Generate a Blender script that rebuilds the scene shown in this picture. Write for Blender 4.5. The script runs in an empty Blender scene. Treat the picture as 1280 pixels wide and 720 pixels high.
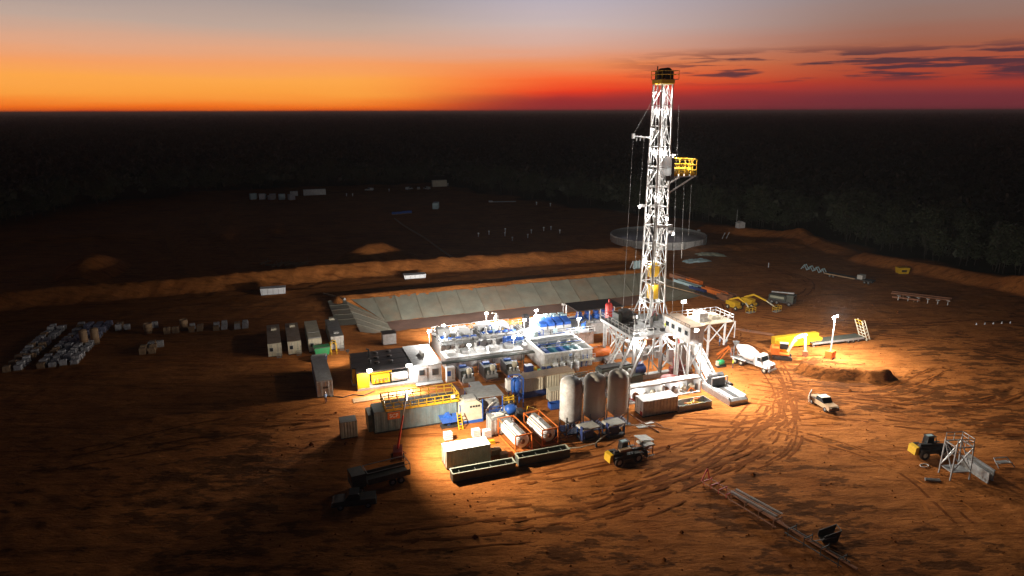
import bpy, math, random
import numpy as np
from mathutils import Vector, Matrix
R = math.radians
random.seed(7)
sc = bpy.context.scene
col = sc.collection

# ------------------------------------------------------------------ camera
CAM_H = 45.0
PITCH = math.atan(221 / 853.0)
cd = bpy.data.cameras.new('camera'); cam = bpy.data.objects.new('camera', cd); col.objects.link(cam)
cam.location = (0, 0, CAM_H)
cam.rotation_euler = (Matrix.Rotation(math.pi / 2 - PITCH, 4, 'X') @ Matrix.Rotation(R(-0.13), 4, 'Z')).to_euler()
cd.sensor_width = 36; cd.lens = 853.0 / 1280 * 36
cd.clip_start = 0.5; cd.clip_end = 60000
sc.camera = cam

# ------------------------------------------------------------------ world: afterglow sky
def lin(r, g, b):
    f = lambda c: (c / 255 / 12.92) if c <= 10 else ((c / 255 + .055) / 1.055) ** 2.4
    return (f(r), f(g), f(b), 1)
world = bpy.data.worlds.new('World'); sc.world = world; world.use_nodes = True
N = world.node_tree.nodes; Lk = world.node_tree.links; N.clear()
def nd(t, **k):
    n = N.new(t)
    for a, b in k.items(): setattr(n, a, b)
    return n
def mth(op, a, b=None, c=None, clamp=False):
    n = nd('ShaderNodeMath', operation=op, use_clamp=clamp)
    for i, x in enumerate((a, b, c)):
        if x is None: continue
        if isinstance(x, (int, float)): n.inputs[i].default_value = x
        else: Lk.new(x, n.inputs[i])
    return n.outputs[0]
def smooth(x, a, b):
    n = nd('ShaderNodeMapRange', interpolation_type='SMOOTHSTEP')
    Lk.new(x, n.inputs[0]); n.inputs[1].default_value = a; n.inputs[2].default_value = b
    return n.outputs[0]
def mixc(f, a, b):
    n = nd('ShaderNodeMix', data_type='RGBA')
    if isinstance(f, (int, float)): n.inputs[0].default_value = f
    else: Lk.new(f, n.inputs[0])
    for i, x in ((6, a), (7, b)):
        if isinstance(x, tuple): n.inputs[i].default_value = x
        else: Lk.new(x, n.inputs[i])
    return n.outputs[2]
tc = nd('ShaderNodeTexCoord'); sx = nd('ShaderNodeSeparateXYZ'); Lk.new(tc.outputs['Generated'], sx.inputs[0])
el = mth('MULTIPLY', mth('ARCSINE', sx.outputs[2]), 180 / math.pi)          # degrees above the horizon
az = mth('MULTIPLY', mth('ARCTAN2', sx.outputs[0], sx.outputs[1]), 180 / math.pi)
def ramp(stops):
    r = nd('ShaderNodeValToRGB'); e = r.color_ramp.elements
    while len(e) > 1: e.remove(e[-1])
    for i, (d, c) in enumerate(stops):
        p = (max(d, 0) / 90.0) ** .5
        if i == 0: e[0].position = p; e[0].color = c
        else: k = e.new(p); k.color = c
    return r
elw = nd('ShaderNodeTexNoise'); elw.inputs['Scale'].default_value = 1.0; elw.inputs['Detail'].default_value = 3
cv = nd('ShaderNodeCombineXYZ'); Lk.new(mth('MULTIPLY', az, .055), cv.inputs[0]); Lk.new(mth('MULTIPLY', el, .9), cv.inputs[1]); Lk.new(cv.outputs[0], elw.inputs['Vector'])
elj = mth('ADD', el, mth('MULTIPLY', mth('SUBTRACT', elw.outputs[0], .5), 1.1))
pos = mth('SQRT', mth('MAXIMUM', mth('DIVIDE', mth('MAXIMUM', mth('MINIMUM', elj, mth('ADD', el, .35)), 0), 90), 0))
up = [(11.5, (.07, .066, .085, 1)), (16, (.012, .013, .02, 1)), (28, (.003, .0035, .007, 1)), (90, (.001, .0013, .003, 1))]
rL = ramp([(0, lin(225, 75, 20)), (.45, lin(255, 118, 30)), (1.3, lin(255, 162, 66)), (2.3, lin(255, 168, 76)), (3.5, lin(246, 160, 100)), (4.6, lin(226, 166, 132)), (6.2, lin(192, 166, 152)), (8.3, lin(164, 152, 150))] + up)
rM = ramp([(0, lin(176, 52, 45)), (.7, lin(196, 46, 40)), (1.6, lin(238, 60, 32)), (2.5, lin(250, 104, 52)), (3.6, lin(240, 142, 88)), (4.8, lin(222, 168, 146)), (6.5, lin(205, 182, 178)), (8.4, lin(186, 176, 186))] + up)
rR = ramp([(0, lin(98, 50, 60)), (.9, lin(116, 50, 58)), (2.0, lin(164, 54, 44)), (3.2, lin(172, 74, 52)), (4.6, lin(160, 94, 72)), (6.2, lin(150, 114, 102)), (8.4, lin(142, 128, 126))] + up)
rB = ramp([(0, lin(62, 52, 66)), (4, lin(70, 64, 82)), (9, lin(42, 44, 60)), (14, (.010, .011, .018, 1)), (24, (.004, .005, .008, 1)), (45, (.002, .0025, .005, 1)), (90, (.001, .0013, .003, 1))])
for r in (rL, rM, rR, rB): Lk.new(pos, r.inputs[0])
c1 = mixc(smooth(az, -14, 5), rL.outputs[0], rM.outputs[0])
c2 = mixc(smooth(az, 2, 30), c1, rR.outputs[0])
aaz = mth('ABSOLUTE', mth('ADD', az, 8))
c3 = mixc(smooth(aaz, 46, 110), c2, rB.outputs[0])
# streaky evening clouds low over the horizon, and the violet bank below them
def noise2(sxx, syy, det, seed):
    n = nd('ShaderNodeTexNoise'); n.inputs['Scale'].default_value = 1; n.inputs['Detail'].default_value = det; n.inputs['Roughness'].default_value = .55
    c = nd('ShaderNodeCombineXYZ'); Lk.new(mth('MULTIPLY', az, sxx), c.inputs[0]); Lk.new(mth('MULTIPLY', el, syy), c.inputs[1]); c.inputs[2].default_value = seed
    Lk.new(c.outputs[0], n.inputs['Vector']); return n.outputs[0]
def band(x, a, b, c, d): return mth('MULTIPLY', smooth(x, a, b), mth('SUBTRACT', 1, smooth(x, c, d)))
cl = mth('MULTIPLY', smooth(noise2(.17, 2.3, 7, 7.7), .47, .58), band(el, 1.7, 2.5, 3.7, 4.8))
cl = mth('MULTIPLY', cl, mth('MULTIPLY', smooth(az, 6, 18), .9))
c4 = mixc(cl, c3, lin(66, 44, 58))
bankn = mth('ADD', el, mth('MULTIPLY', mth('SUBTRACT', noise2(.09, .5, 4, 9.1), .5), 1.1))
bank = mth('MULTIPLY', mth('SUBTRACT', 1, smooth(bankn, .9, 1.75)), smooth(az, -9, 4))
c5 = mixc(mth('MULTIPLY', bank, .62), c4, lin(118, 44, 52))
sky = nd('ShaderNodeTexSky', sky_type='NISHITA'); sky.sun_disc = False
sky.sun_elevation = R(-4.0); sky.sun_rotation = R(-14)
add = nd('ShaderNodeMix', data_type='RGBA', blend_type='ADD'); add.inputs[0].default_value = .05
Lk.new(c5, add.inputs[6]); Lk.new(sky.outputs[0], add.inputs[7])
bg = nd('ShaderNodeBackground'); bg.inputs[1].default_value = .78; Lk.new(add.outputs[2], bg.inputs[0])
wo = nd('ShaderNodeOutputWorld'); Lk.new(bg.outputs[0], wo.inputs[0])

sc.view_settings.view_transform = 'Standard'; sc.view_settings.look = 'None'
sc.view_settings.exposure = .35; sc.view_settings.gamma = 1; sc.view_settings.use_curve_mapping = False
sc.render.engine = 'CYCLES'
sc.cycles.use_denoising = True; sc.cycles.max_bounces = 5; sc.cycles.diffuse_bounces = 3
sc.cycles.sample_clamp_indirect = 3.0
try: sc.cycles.use_light_tree = True
except Exception: pass

# ------------------------------------------------------------------ site frame: u along the tank rows, v away from the camera
TH = R(20); CT, ST = math.cos(TH), math.sin(TH); OX, OY = 27.5, 115.0
def Wd(u, v, z=0): return (OX + CT * u - ST * v, OY + ST * u + CT * v, z)

def _hash(i, j, s):
    n = (i * 374761393 + j * 668265263 + s * 974634777) & 0x7fffffff
    n = ((n ^ (n >> 13)) * 1274126177) & 0x7fffffff
    return ((n ^ (n >> 16)) & 0xffff) / 65535.0
def vn(x, y, s=0):
    x = np.asarray(x, float); y = np.asarray(y, float)
    i = np.floor(x).astype(np.int64); j = np.floor(y).astype(np.int64); fx = x - i; fy = y - j
    fx = fx * fx * (3 - 2 * fx); fy = fy * fy * (3 - 2 * fy)
    return (_hash(i, j, s) * (1 - fx) + _hash(i + 1, j, s) * fx) * (1 - fy) + (_hash(i, j + 1, s) * (1 - fx) + _hash(i + 1, j + 1, s) * fx) * fy
def sst(x, a, b):
    t = np.clip((x - a) / (b - a), 0, 1); return t * t * (3 - 2 * t)
def segdist(u, v, a, b):
    ax, ay = a; bx, by = b; dx, dy = bx - ax, by - ay
    t = np.clip(((u - ax) * dx + (v - ay) * dy) / (dx * dx + dy * dy), 0, 1)
    return np.hypot(u - ax - t * dx, v - ay - t * dy)
PIT = (-48.0, 37.0, 39.5, 66.5)          # u0 u1 v0 v1 of the lined sump
PIT_D, PIT_S = 4.0, 0.5
BERM = [(-150, 88), (-118, 93), (-77, 93.5), (-43, 96), (0, 93), (44, 90)]
RBERM = [((96, 122), (117, 95), 2.2, 5), ((117, 95), (113, 72), 1.6, 6), ((108, 58), (117, 15), 2.6, 5), ((117, 15), (112, -25), 1.6, 6), ((72, 92), (112, 88), .9, 7)]
MOUNDS = [(-33.5, 114, 12.5, 7.5, 5.6), (-114, 126, 8, 17, 5.0), (-130, 190, 26, 8, 2.5), (-80, 175, 5, 26, 1.3), (-62, 180, 4, 22, 1.2)]
def T(u, v):
    u = np.asarray(u, float); v = np.asarray(v, float)
    far = sst(np.hypot(u + 15, v), 300, 600)
    work = sst(np.maximum(np.maximum(-56 - u, u - 8), np.maximum(-24 - v, v - 30)), -1, 7)
    h = (vn(u * .09, v * .09, 1) - .5) * .18 * work
    h = h + (vn(u * .45 + v * .1, v * .6, 2) - .5) * .11 * work + (vn(u * .9, v * 1.1, 3) - .5) * .13 * (.18 + .82 * work)
    blot = sst(vn(u * .16 + 5, v * .33 + 3, 8) + .35 * (vn(u * .7, v * .9, 12) - .5), .56, .74)
    h = h - .06 * blot * work
    a = np.minimum(np.minimum(u - PIT[0], PIT[1] - u), np.minimum(v - PIT[2], PIT[3] - v))
    h = np.where(a > 0, -np.minimum(a * PIT_S + .35, PIT_D + .35), h)
    rim = np.exp(-((a + 2.4) / 1.25) ** 2) * .95 * np.where(a <= 0, 1, 0) * sst(v, 62, 67)
    h = h + rim
    d = np.full(u.shape, 1e9)
    for p, q in zip(BERM[:-1], BERM[1:]): d = np.minimum(d, segdist(u, v, p, q))
    jag = vn(u * .35, v * .35, 5) * .9 + vn(u * 1.1, v * 1.1, 6) * .4
    h = h + np.clip(3.1 + jag - .66 * d - .3, 0, 2.8 + .6 * jag) * (1 - far)
    for p, q, hh, w in RBERM:
        dd = segdist(u, v, p, q); h = h + np.clip(hh * (1.15 - (dd / w)) + (jag - .6) * .6 * (dd < w), 0, hh) * sst(-dd, -w * 1.3, -w * .6)
    for mu, mv, ru, rv, hh in MOUNDS:
        r = np.hypot((u - mu) / ru, (v - mv) / rv)
        h = h + np.clip(hh * (1.12 - r) + (jag - .6) * .5 * (r < 1), 0, hh * .92) * (r < 1.25)
    # spoil heap by the light tower: steep flat-topped bank of excavated soil
    ss = segdist(u, v, (25.5, -10.5), (33.5, -14.5)) + (vn(u * .6, v * .6, 21) - .5) * 1.6
    h = h + np.clip((3.8 - ss) * 1.5, 0, 1.5 + .5 * (jag - .6)) * sst(36.2 - u, 0, 2.5)
    return h
def t0(u, v): return float(T(np.array([u]), np.array([v]))[0])

# ------------------------------------------------------------------ mesh builder
class B:
    def __init__(s): s.v = []; s.f = []; s.sm = []
    def add(s, vs, fs, sm=False):
        o = len(s.v); s.v += [tuple(p) for p in vs]; s.f += [tuple(i + o for i in f) for f in fs]; s.sm += [sm] * len(fs); return s
    def bx(s, x0, x1, y0, y1, z0, z1):
        return s.add([(x0, y0, z0), (x1, y0, z0), (x1, y1, z0), (x0, y1, z0), (x0, y0, z1), (x1, y0, z1), (x1, y1, z1), (x0, y1, z1)],
                     [(3, 2, 1, 0), (4, 5, 6, 7), (0, 1, 5, 4), (1, 2, 6, 5), (2, 3, 7, 6), (3, 0, 4, 7)])
    def bar(s, p, q, w, h=None):
        p, q = Vector(p), Vector(q); d = (q - p)
        if d.length < 1e-6: return s
        d.normalize(); h = h or w
        a = d.cross(Vector((0, 0, 1)));
        if a.length < .05: a = Vector((1, 0, 0))
        a.normalize(); b = a.cross(d); a = a * w / 2; b = b * h / 2
        vs = [p - a - b, p + a - b, p + a + b, p - a + b, q - a - b, q + a - b, q + a + b, q - a + b]
        return s.add(vs, [(3, 2, 1, 0), (4, 5, 6, 7), (0, 1, 5, 4), (1, 2, 6, 5), (2, 3, 7, 6), (3, 0, 4, 7)])
    def tube(s, p, q, r, n=8, r2=None, cap=True):
        p, q = Vector(p), Vector(q); d = q - p
        if d.length < 1e-6: return s
        d.normalize(); a = d.cross(Vector((0, 0, 1)))
        if a.length < .05: a = Vector((1, 0, 0))
        a.normalize(); b = a.cross(d); r2 = r if r2 is None else r2
        c = [(math.cos(2 * math.pi * i / n), math.sin(2 * math.pi * i / n)) for i in range(n)]
        vs = [p + (a * x + b * y) * r for x, y in c] + [q + (a * x + b * y) * r2 for x, y in c]
        s.add(vs, [(i, (i + 1) % n, n + (i + 1) % n, n + i) for i in range(n)], True)
        if cap: s.add(vs, [tuple(range(n))[::-1], tuple(range(n, 2 * n))])
        return s
    def pipe(s, pts, r, n=6):
        for a, b in zip(pts[:-1], pts[1:]): s.tube(a, b, r, n)
        return s
    def lathe(s, prof, n=20, c=(0, 0, 0), ax='z', M=None):
        vs = []
        for r, h in prof:
            for i in range(n):
                t = 2 * math.pi * i / n; x, y = r * math.cos(t), r * math.sin(t)
                p = {'z': (x, y, h), 'x': (h, x, y), 'y': (x, h, y)}[ax]
                p = Vector(p)
                if M is not None: p = M @ p
                vs.append((p[0] + c[0], p[1] + c[1], p[2] + c[2]))
        fs = [(k * n + i, k * n + (i + 1) % n, (k + 1) * n + (i + 1) % n, (k + 1) * n + i) for k in range(len(prof) - 1) for i in range(n)]
        return s.add(vs, fs, True)
    def prism(s, poly, a0, a1, ax='y'):
        n = len(poly); f = {'y': lambda p, a: (p[0], a, p[1]), 'x': lambda p, a: (a, p[0], p[1]), 'z': lambda p, a: (p[0], p[1], a)}[ax]
        vs = [f(p, a0) for p in poly] + [f(p, a1) for p in poly]
        return s.add(vs, [tuple(range(n))[::-1], tuple(range(n, 2 * n))] + [(i, (i + 1) % n, n + (i + 1) % n, n + i) for i in range(n)])
    def corr(s, p, d, nrm, L, z0, z1, pitch=.4, dep=.08):
        p, d, nrm = Vector(p), Vector(d), Vector(nrm); k = max(2, int(round(L / pitch))); st = L / k; pts = []
        for i in range(k):
            for t, o in ((0, 0), (.35, 0), (.5, 1), (.85, 1)): pts.append(p + d * (st * (i + t)) + nrm * (-dep * o))
        pts.append(p + d * L); n = len(pts)
        return s.add([(q[0], q[1], z0) for q in pts] + [(q[0], q[1], z1) for q in pts], [(i, i + 1, n + i + 1, n + i) for i in range(n - 1)])
    def rail(s, pts, h=1.1, step=1.6, r=.035, mids=(.55,)):
        for a, b in zip(pts[:-1], pts[1:]):
            a, b = Vector(a), Vector(b); k = max(1, int(round((b - a).length / step)))
            for f in (1.0,) + tuple(mids): s.tube(a + Vector((0, 0, h * f)), b + Vector((0, 0, h * f)), r, 5)
            for i in range(k + 1):
                q = a.lerp(b, i / k); s.tube(q, q + Vector((0, 0, h)), r, 5)
        return s
    def ob(s, name, m, parent=None):
        me = bpy.data.meshes.new(name); me.from_pydata(s.v, [], s.f); me.polygons.foreach_set('use_smooth', s.sm)
        me.materials.append(MT[m] if isinstance(m, str) else m); me.update()
        o = bpy.data.objects.new(name, me); col.objects.link(o)
        if parent: o.parent = parent
        return o
def tag(o, label=None, cat=None, group=None, kind=None):
    for k, x in (('label', label), ('category', cat), ('group', group), ('kind', kind)):
        if x: o[k] = x
    return o
def thing(name, label, cat, u, v, z=None, rz=0, group=None):
    o = bpy.data.objects.new(name, None); col.objects.link(o); o.empty_display_size = .2
    if z is None: z = max(t0(u, v), -.05)
    o.location = Wd(u, v, z); o.rotation_euler = (0, 0, TH + R(rz)); return tag(o, label, cat, group)
def place(o, u, v, z=None, rz=0):
    if z is None: z = max(t0(u, v), -.05)
    o.location = Wd(u, v, z); o.rotation_euler = (0, 0, TH + R(rz)); return o
def dup(root, u, v, z=None, rz=0, label=None, group=None):
    def cp(o, p):
        c = o.copy(); col.objects.link(c); c.parent = p
        for ch in o.children: cp(ch, c)
        return c
    r = cp(root, None); place(r, u, v, z, rz)
    if label: r['label'] = label
    if group: r['group'] = group
    return r
def light(parent, loc, power, colr=(1, .95, .86), r=.12, spot=None):
    l = bpy.data.lights.new('bulb', 'SPOT' if spot else 'POINT'); l.energy = power; l.color = colr; l.shadow_soft_size = r
    o = bpy.data.objects.new('bulb', l); col.objects.link(o); o.parent = parent; o.location = loc
    if spot:
        d, ang, bl = spot; l.spot_size = R(ang); l.spot_blend = bl
        o.rotation_euler = Vector(d).to_track_quat('-Z', 'Y').to_euler()
    return o

# ------------------------------------------------------------------ materials
MT = {}
def mat(name, c, rough=.6, metal=0., var=.25, scale=1.5, dust=.25, bump=.0, bscale=20):
    m = bpy.data.materials.new(name); m.use_nodes = True; nt = m.node_tree; n = nt.nodes; l = nt.links; p = n['Principled BSDF']
    g = n.new('ShaderNodeNewGeometry')
    a = n.new('ShaderNodeTexNoise'); a.inputs['Scale'].default_value = scale; a.inputs['Detail'].default_value = 6; a.inputs['Roughness'].default_value = .65; l.new(g.outputs['Position'], a.inputs['Vector'])
    r = n.new('ShaderNodeMapRange'); r.inputs[1].default_value = .3; r.inputs[2].default_value = .7; r.inputs[3].default_value = 1 - var; r.inputs[4].default_value = 1 + var * .35; l.new(a.outputs[0], r.inputs[0])
    k = n.new('ShaderNodeMix'); k.data_type = 'RGBA'; k.blend_type = 'MULTIPLY'; k.inputs[0].default_value = 1; k.inputs[6].default_value = (*c, 1); l.new(r.outputs[0], k.inputs[7])
    out = k.outputs[2]
    if dust:
        b = n.new('ShaderNodeTexNoise'); b.inputs['Scale'].default_value = scale * .6; b.inputs['Detail'].default_value = 8; b.inputs['Roughness'].default_value = .7; l.new(g.outputs['Position'], b.inputs['Vector'])
        r2 = n.new('ShaderNodeMapRange'); r2.inputs[1].default_value = .42; r2.inputs[2].default_value = .72; r2.inputs[4].default_value = dust; l.new(b.outputs[0], r2.inputs[0])
        k2 = n.new('ShaderNodeMix'); k2.data_type = 'RGBA'; l.new(r2.outputs[0], k2.inputs[0]); l.new(out, k2.inputs[6]); k2.inputs[7].default_value = (.26, .12, .055, 1); out = k2.outputs[2]
    l.new(out, p.inputs['Base Color']); p.inputs['Roughness'].default_value = rough; p.inputs['Metallic'].default_value = metal
    if bump:
        b = n.new('ShaderNodeTexNoise'); b.inputs['Scale'].default_value = bscale; b.inputs['Detail'].default_value = 5; l.new(g.outputs['Position'], b.inputs['Vector'])
        bp = n.new('ShaderNodeBump'); bp.inputs['Strength'].default_value = bump; bp.inputs['Distance'].default_value = .05; l.new(b.outputs[0], bp.inputs['Height']); l.new(bp.outputs[0], p.inputs['Normal'])
    MT[name] = m; return m
mat('white', (.60, .60, .59), .5, 0, .3, 1.6, .36)
mat('cleanwhite', (.80, .80, .80), .45, 0, .1, 1.2, .08)
mat('cream', (.62, .57, .44), .6, 0, .2, 1.2, .25)
mat('pale_green', (.36, .38, .29), .6, 0, .2, 1.2, .25)
mat('grey', (.28, .29, .29), .55, .2, .3, 1.5, .25)
mat('steel', (.46, .47, .47), .45, .35, .32, 1.8, .24)
mat('mast_paint', (.62, .62, .61), .45, .1, .35, 1.8, .22)
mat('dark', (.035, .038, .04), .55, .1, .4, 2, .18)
mat('dark_green', (.055, .07, .06), .6, .1, .4, 2, .2)
mat('tank_slate', (.19, .26, .28), .6, .1, .3, .9, .2)
mat('roof_black', (.028, .03, .034), .38, .2, .3, 1.2, .12)
mat('yellow', (.74, .44, .015), .5, 0, .2, 1.5, .15)
mat('orange', (.72, .17, .02), .55, 0, .2, 1.5, .15)
mat('rust', (.30, .12, .06), .75, 0, .35, 2.5, .3)
mat('red', (.50, .035, .03), .5, 0, .2, 1.5, .08)
mat('maroon', (.16, .025, .025), .5, 0, .3, 2, .12)
mat('blue', (.02, .11, .46), .45, 0, .25, 1.8, .10)
mat('navy', (.015, .04, .16), .5, 0, .25, 1.8, .12)
mat('teal', (.03, .22, .30), .4, 0, .3, 1.8, .1)
mat('green', (.02, .28, .10), .5, 0, .2, 1.8, .15)
mat('silo_paint', (.78, .71, .60), .55, 0, .12, .8, .1)
mat('rubber', (.022, .021, .02), .85, 0, .3, 3, .35)
mat('glass', (.02, .03, .035), .12, .0, .1, 1, .05)
mat('sack', (.58, .58, .60), .8, 0, .3, 3, .25, .4, 12)
mat('sack_blue', (.26, .28, .42), .8, 0, .3, 3, .2, .4, 12)
mat('sack_tan', (.42, .27, .15), .8, 0, .3, 3, .25, .4, 12)
mat('wood', (.34, .20, .10), .8, 0, .35, 3, .25)
mat('roof_dusty', (.33, .26, .21), .7, .1, .35, 1.0, .45)
mat('liner', (.19, .183, .142), .5, 0, .28, .35, .28, .25, 3)
mat('liner_aged', (.172, .162, .122), .5, 0, .3, .4, .4, .25, 3)
mat('liner_dusty', (.195, .174, .13), .55, 0, .3, .3, .5, .25, 3)
mat('weld', (.15, .14, .105), .6, 0, .3, 1, .3)
mat('pit_mud', (.22, .125, .095), .55, 0, .35, .25, .2, .3, 2)
mat('canvas', (.55, .54, .50), .8, 0, .2, 2, .2)
mat('pale_blue', (.40, .55, .58), .6, 0, .2, 2, .15)
mat('skin', (.35, .2, .14), .6, 0, .1, 2, 0)
mat('trunk', (.05, .042, .032), .9, 0, .35, 3, 0)
mat('water', (.55, .52, .52), .25, 0, .2, .15, 0)
mat('hi_vis', (.25, .38, .62), .7, 0, .15, 2, 0)
mat('lime_shirt', (.55, .62, .03), .7, 0, .15, 2, 0)
mat('trouser', (.04, .05, .09), .8, 0, .2, 2, 0)
def emat(name, c, s):
    m = bpy.data.materials.new(name); m.use_nodes = True; p = m.node_tree.nodes['Principled BSDF']
    p.inputs['Base Color'].default_value = (.8, .8, .8, 1); p.inputs['Emission Color'].default_value = (*c, 1); p.inputs['Emission Strength'].default_value = s; MT[name] = m
emat('lamp_lens', (1, .97, .9), 45); emat('tube_lens', (1, .98, .94), 25); emat('small_lens', (1, .96, .9), 14)
def leafmat(name, c):
    m = bpy.data.materials.new(name); m.use_nodes = True; nt = m.node_tree; n = nt.nodes; l = nt.links; p = n['Principled BSDF']
    g = n.new('ShaderNodeNewGeometry'); a = n.new('ShaderNodeTexNoise'); a.inputs['Scale'].default_value = .7; a.inputs['Detail'].default_value = 4; l.new(g.outputs['Position'], a.inputs['Vector'])
    r = n.new('ShaderNodeValToRGB'); e = r.color_ramp.elements; e[0].position = .35; e[0].color = (c[0] * .55, c[1] * .55, c[2] * .5, 1); e[1].position = .7; e[1].color = (c[0] * 1.3, c[1] * 1.3, c[2] * 1.2, 1)
    l.new(a.outputs[0], r.inputs[0]); l.new(r.outputs[0], p.inputs['Base Color']); p.inputs['Roughness'].default_value = .7; MT[name] = m
leafmat('leaf', (.035, .045, .019)); leafmat('leaf_far', (.05, .055, .034))
def soil(name, lo, hi, wet, attr=True):
    m = bpy.data.materials.new(name); m.use_nodes = True; nt = m.node_tree; n = nt.nodes; l = nt.links; p = n['Principled BSDF']
    g = n.new('ShaderNodeNewGeometry')
    mp = n.new('ShaderNodeMapping'); mp.inputs['Rotation'].default_value = (0, 0, -R(40)); mp.inputs['Scale'].default_value = (.5, 1.3, 1); l.new(g.outputs['Position'], mp.inputs['Vector'])
    def nz(s, d, ro, v=None):
        a = n.new('ShaderNodeTexNoise'); a.inputs['Scale'].default_value = s; a.inputs['Detail'].default_value = d; a.inputs['Roughness'].default_value = ro; l.new(v or g.outputs['Position'], a.inputs['Vector']); return a.outputs[0]
    def mr(x, a, b, c=0, d=1):
        r = n.new('ShaderNodeMapRange'); l.new(x, r.inputs[0]); r.inputs[1].default_value = a; r.inputs[2].default_value = b; r.inputs[3].default_value = c; r.inputs[4].default_value = d; return r.outputs[0]
    def mx(f, a, b):
        k = n.new('ShaderNodeMix'); k.data_type = 'RGBA'; l.new(f, k.inputs[0])
        for i, x in ((6, a), (7, b)):
            if isinstance(x, tuple): k.inputs[i].default_value = (*x, 1)
            else: l.new(x, k.inputs[i])
        return k.outputs[2]
    def ml(a, b):
        k = n.new('ShaderNodeMath'); k.operation = 'MULTIPLY'; l.new(a, k.inputs[0])
        if isinstance(b, float): k.inputs[1].default_value = b
        else: l.new(b, k.inputs[1])
        return k.outputs[0]
    c = mx(mr(nz(.11, 7, .6), .32, .68), lo, hi)
    c = mx(mr(nz(1.3, 6, .7, mp.outputs[0]), .45, .7, 0, .55), c, tuple(x * .55 for x in lo))
    mp2 = n.new('ShaderNodeMapping'); mp2.inputs['Rotation'].default_value = (0, 0, -R(52)); mp2.inputs['Scale'].default_value = (.16, 1.5, 1); l.new(g.outputs['Position'], mp2.inputs['Vector'])
    c = mx(mr(nz(.55, 6, .62, mp2.outputs[0]), .50, .66, 0, .75), c, tuple(x * .42 for x in lo))
    c = mx(mr(nz(.9, 6, .62, mp2.outputs[0]), .56, .74, 0, .5), c, tuple(min(1, x * 1.3) for x in hi))
    at = n.new('ShaderNodeAttribute'); at.attribute_name = 'rough'
    at2 = n.new('ShaderNodeAttribute'); at2.attribute_name = 'cleared'
    ad = n.new('ShaderNodeMath'); ad.operation = 'ADD'; l.new(nz(.42, 8, .70, mp.outputs[0]), ad.inputs[0]); l.new(mr(nz(.045, 4, .6), .3, .7, -.13, .11), ad.inputs[1])
    w = ml(mr(ad.outputs[0], .515, .575, 0, .82), at.outputs['Fac'])
    c = mx(w, c, wet)
    c = mx(mr(nz(3.4, 5, .75), .52, .66, 0, .5), c, tuple(x * .38 for x in lo))
    c = mx(at2.outputs['Fac'], (.020, .022, .012), c)
    l.new(c, p.inputs['Base Color']); p.inputs['Roughness'].default_value = .9
    p.inputs['Specular IOR Level'].default_value = .03
    b = n.new('ShaderNodeBump'); b.inputs['Strength'].default_value = .8; b.inputs['Distance'].default_value = .34; l.new(nz(1.5, 9, .74, mp.outputs[0]), b.inputs['Height']); l.new(b.outputs[0], p.inputs['Normal'])
    MT[name] = m
soil('soil', (.35, .112, .027), (.53, .190, .050), (.080, .029, .009))
mat('road_soil', (.42, .140, .032), .9, 0, .35, .5, 0, .5, 3)
mat('track_soil', (.20, .060, .014), .9, 0, .4, 1.2, 0, .4, 4)
for q in ('road_soil', 'track_soil'): MT[q].node_tree.nodes['Principled BSDF'].inputs['Specular IOR Level'].default_value = .03

# ================================================================== SETTING
CLEAR = [(-260, -160), (-225, 120), (-167, 232), (-147, 275), (-107, 332), (-40, 345), (35, 335), (62, 250), (84, 182), (103, 142), (121, 103), (123, 64), (126, 20), (136, -30), (150, -80), (175, -200)]
def inside(u, v, poly=CLEAR):
    r = np.zeros(u.shape, bool); n = len(poly)
    for i in range(n):
        (x0, y0), (x1, y1) = poly[i], poly[(i + 1) % n]
        if y0 == y1: continue
        c = ((v < y0) != (v < y1)) & (u < (x1 - x0) * (v - y0) / (y1 - y0) + x0); r ^= c
    return r
def edge_dist(u, v):
    d = np.full(u.shape, 1e9)
    for i in range(len(CLEAR)): d = np.minimum(d, segdist(u, v, CLEAR[i], CLEAR[(i + 1) % len(CLEAR)]))
    return np.where(inside(u, v), d, -d)
def axis(parts):
    out = []
    for a, b, st in parts: out += list(np.arange(a, b, st))
    return np.array(out + [parts[-1][1]])
def geo(a, b, k): return list(np.geomspace(a, b, k))
ys = np.concatenate([axis([(-60, 30, 6), (30, 140, .55), (140, 200, .8), (200, 330, 1.4), (330, 460, 4)])[:-1], geo(460, 40000, 40)])
xs_in = axis([(-130, 150, .62)])
xs = np.concatenate([-np.array(geo(133, 40000, 46))[::-1], xs_in, geo(153, 40000, 46)])
X, Y = np.meshgrid(xs, ys); U = (X - OX) * CT + (Y - OY) * ST; V = -(X - OX) * ST + (Y - OY) * CT
Z = T(U, V); nf = sst(np.hypot(X, Y), 250, 450); Z = Z * (1 - nf * .6) * (np.hypot(X, Y) < 2000)
nx, ny = len(xs), len(ys)
me = bpy.data.meshes.new('ground')
co = np.stack([X, Y, Z], -1).reshape(-1, 3)
idx = (np.arange(ny - 1)[:, None] * nx + np.arange(nx - 1)[None, :]).reshape(-1)
quads = np.stack([idx, idx + 1, idx + 1 + nx, idx + nx], -1)
me.vertices.add(len(co)); me.vertices.foreach_set('co', co.ravel())
me.loops.add(quads.size); me.loops.foreach_set('vertex_index', quads.ravel().astype(np.int32))
me.polygons.add(len(quads)); me.polygons.foreach_set('loop_start', (np.arange(len(quads)) * 4).astype(np.int32))
me.polygons.foreach_set('use_smooth', np.ones(len(quads), bool)); me.update(); me.validate()
ed = edge_dist(U + (vn(U * .08, V * .08, 31) - .5) * 12, V + (vn(U * .08, V * .08, 32) - .5) * 12)
a = me.attributes.new('cleared', 'FLOAT', 'POINT'); a.data.foreach_set('value', sst(ed, -4, 5).ravel().astype(np.float32))
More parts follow.
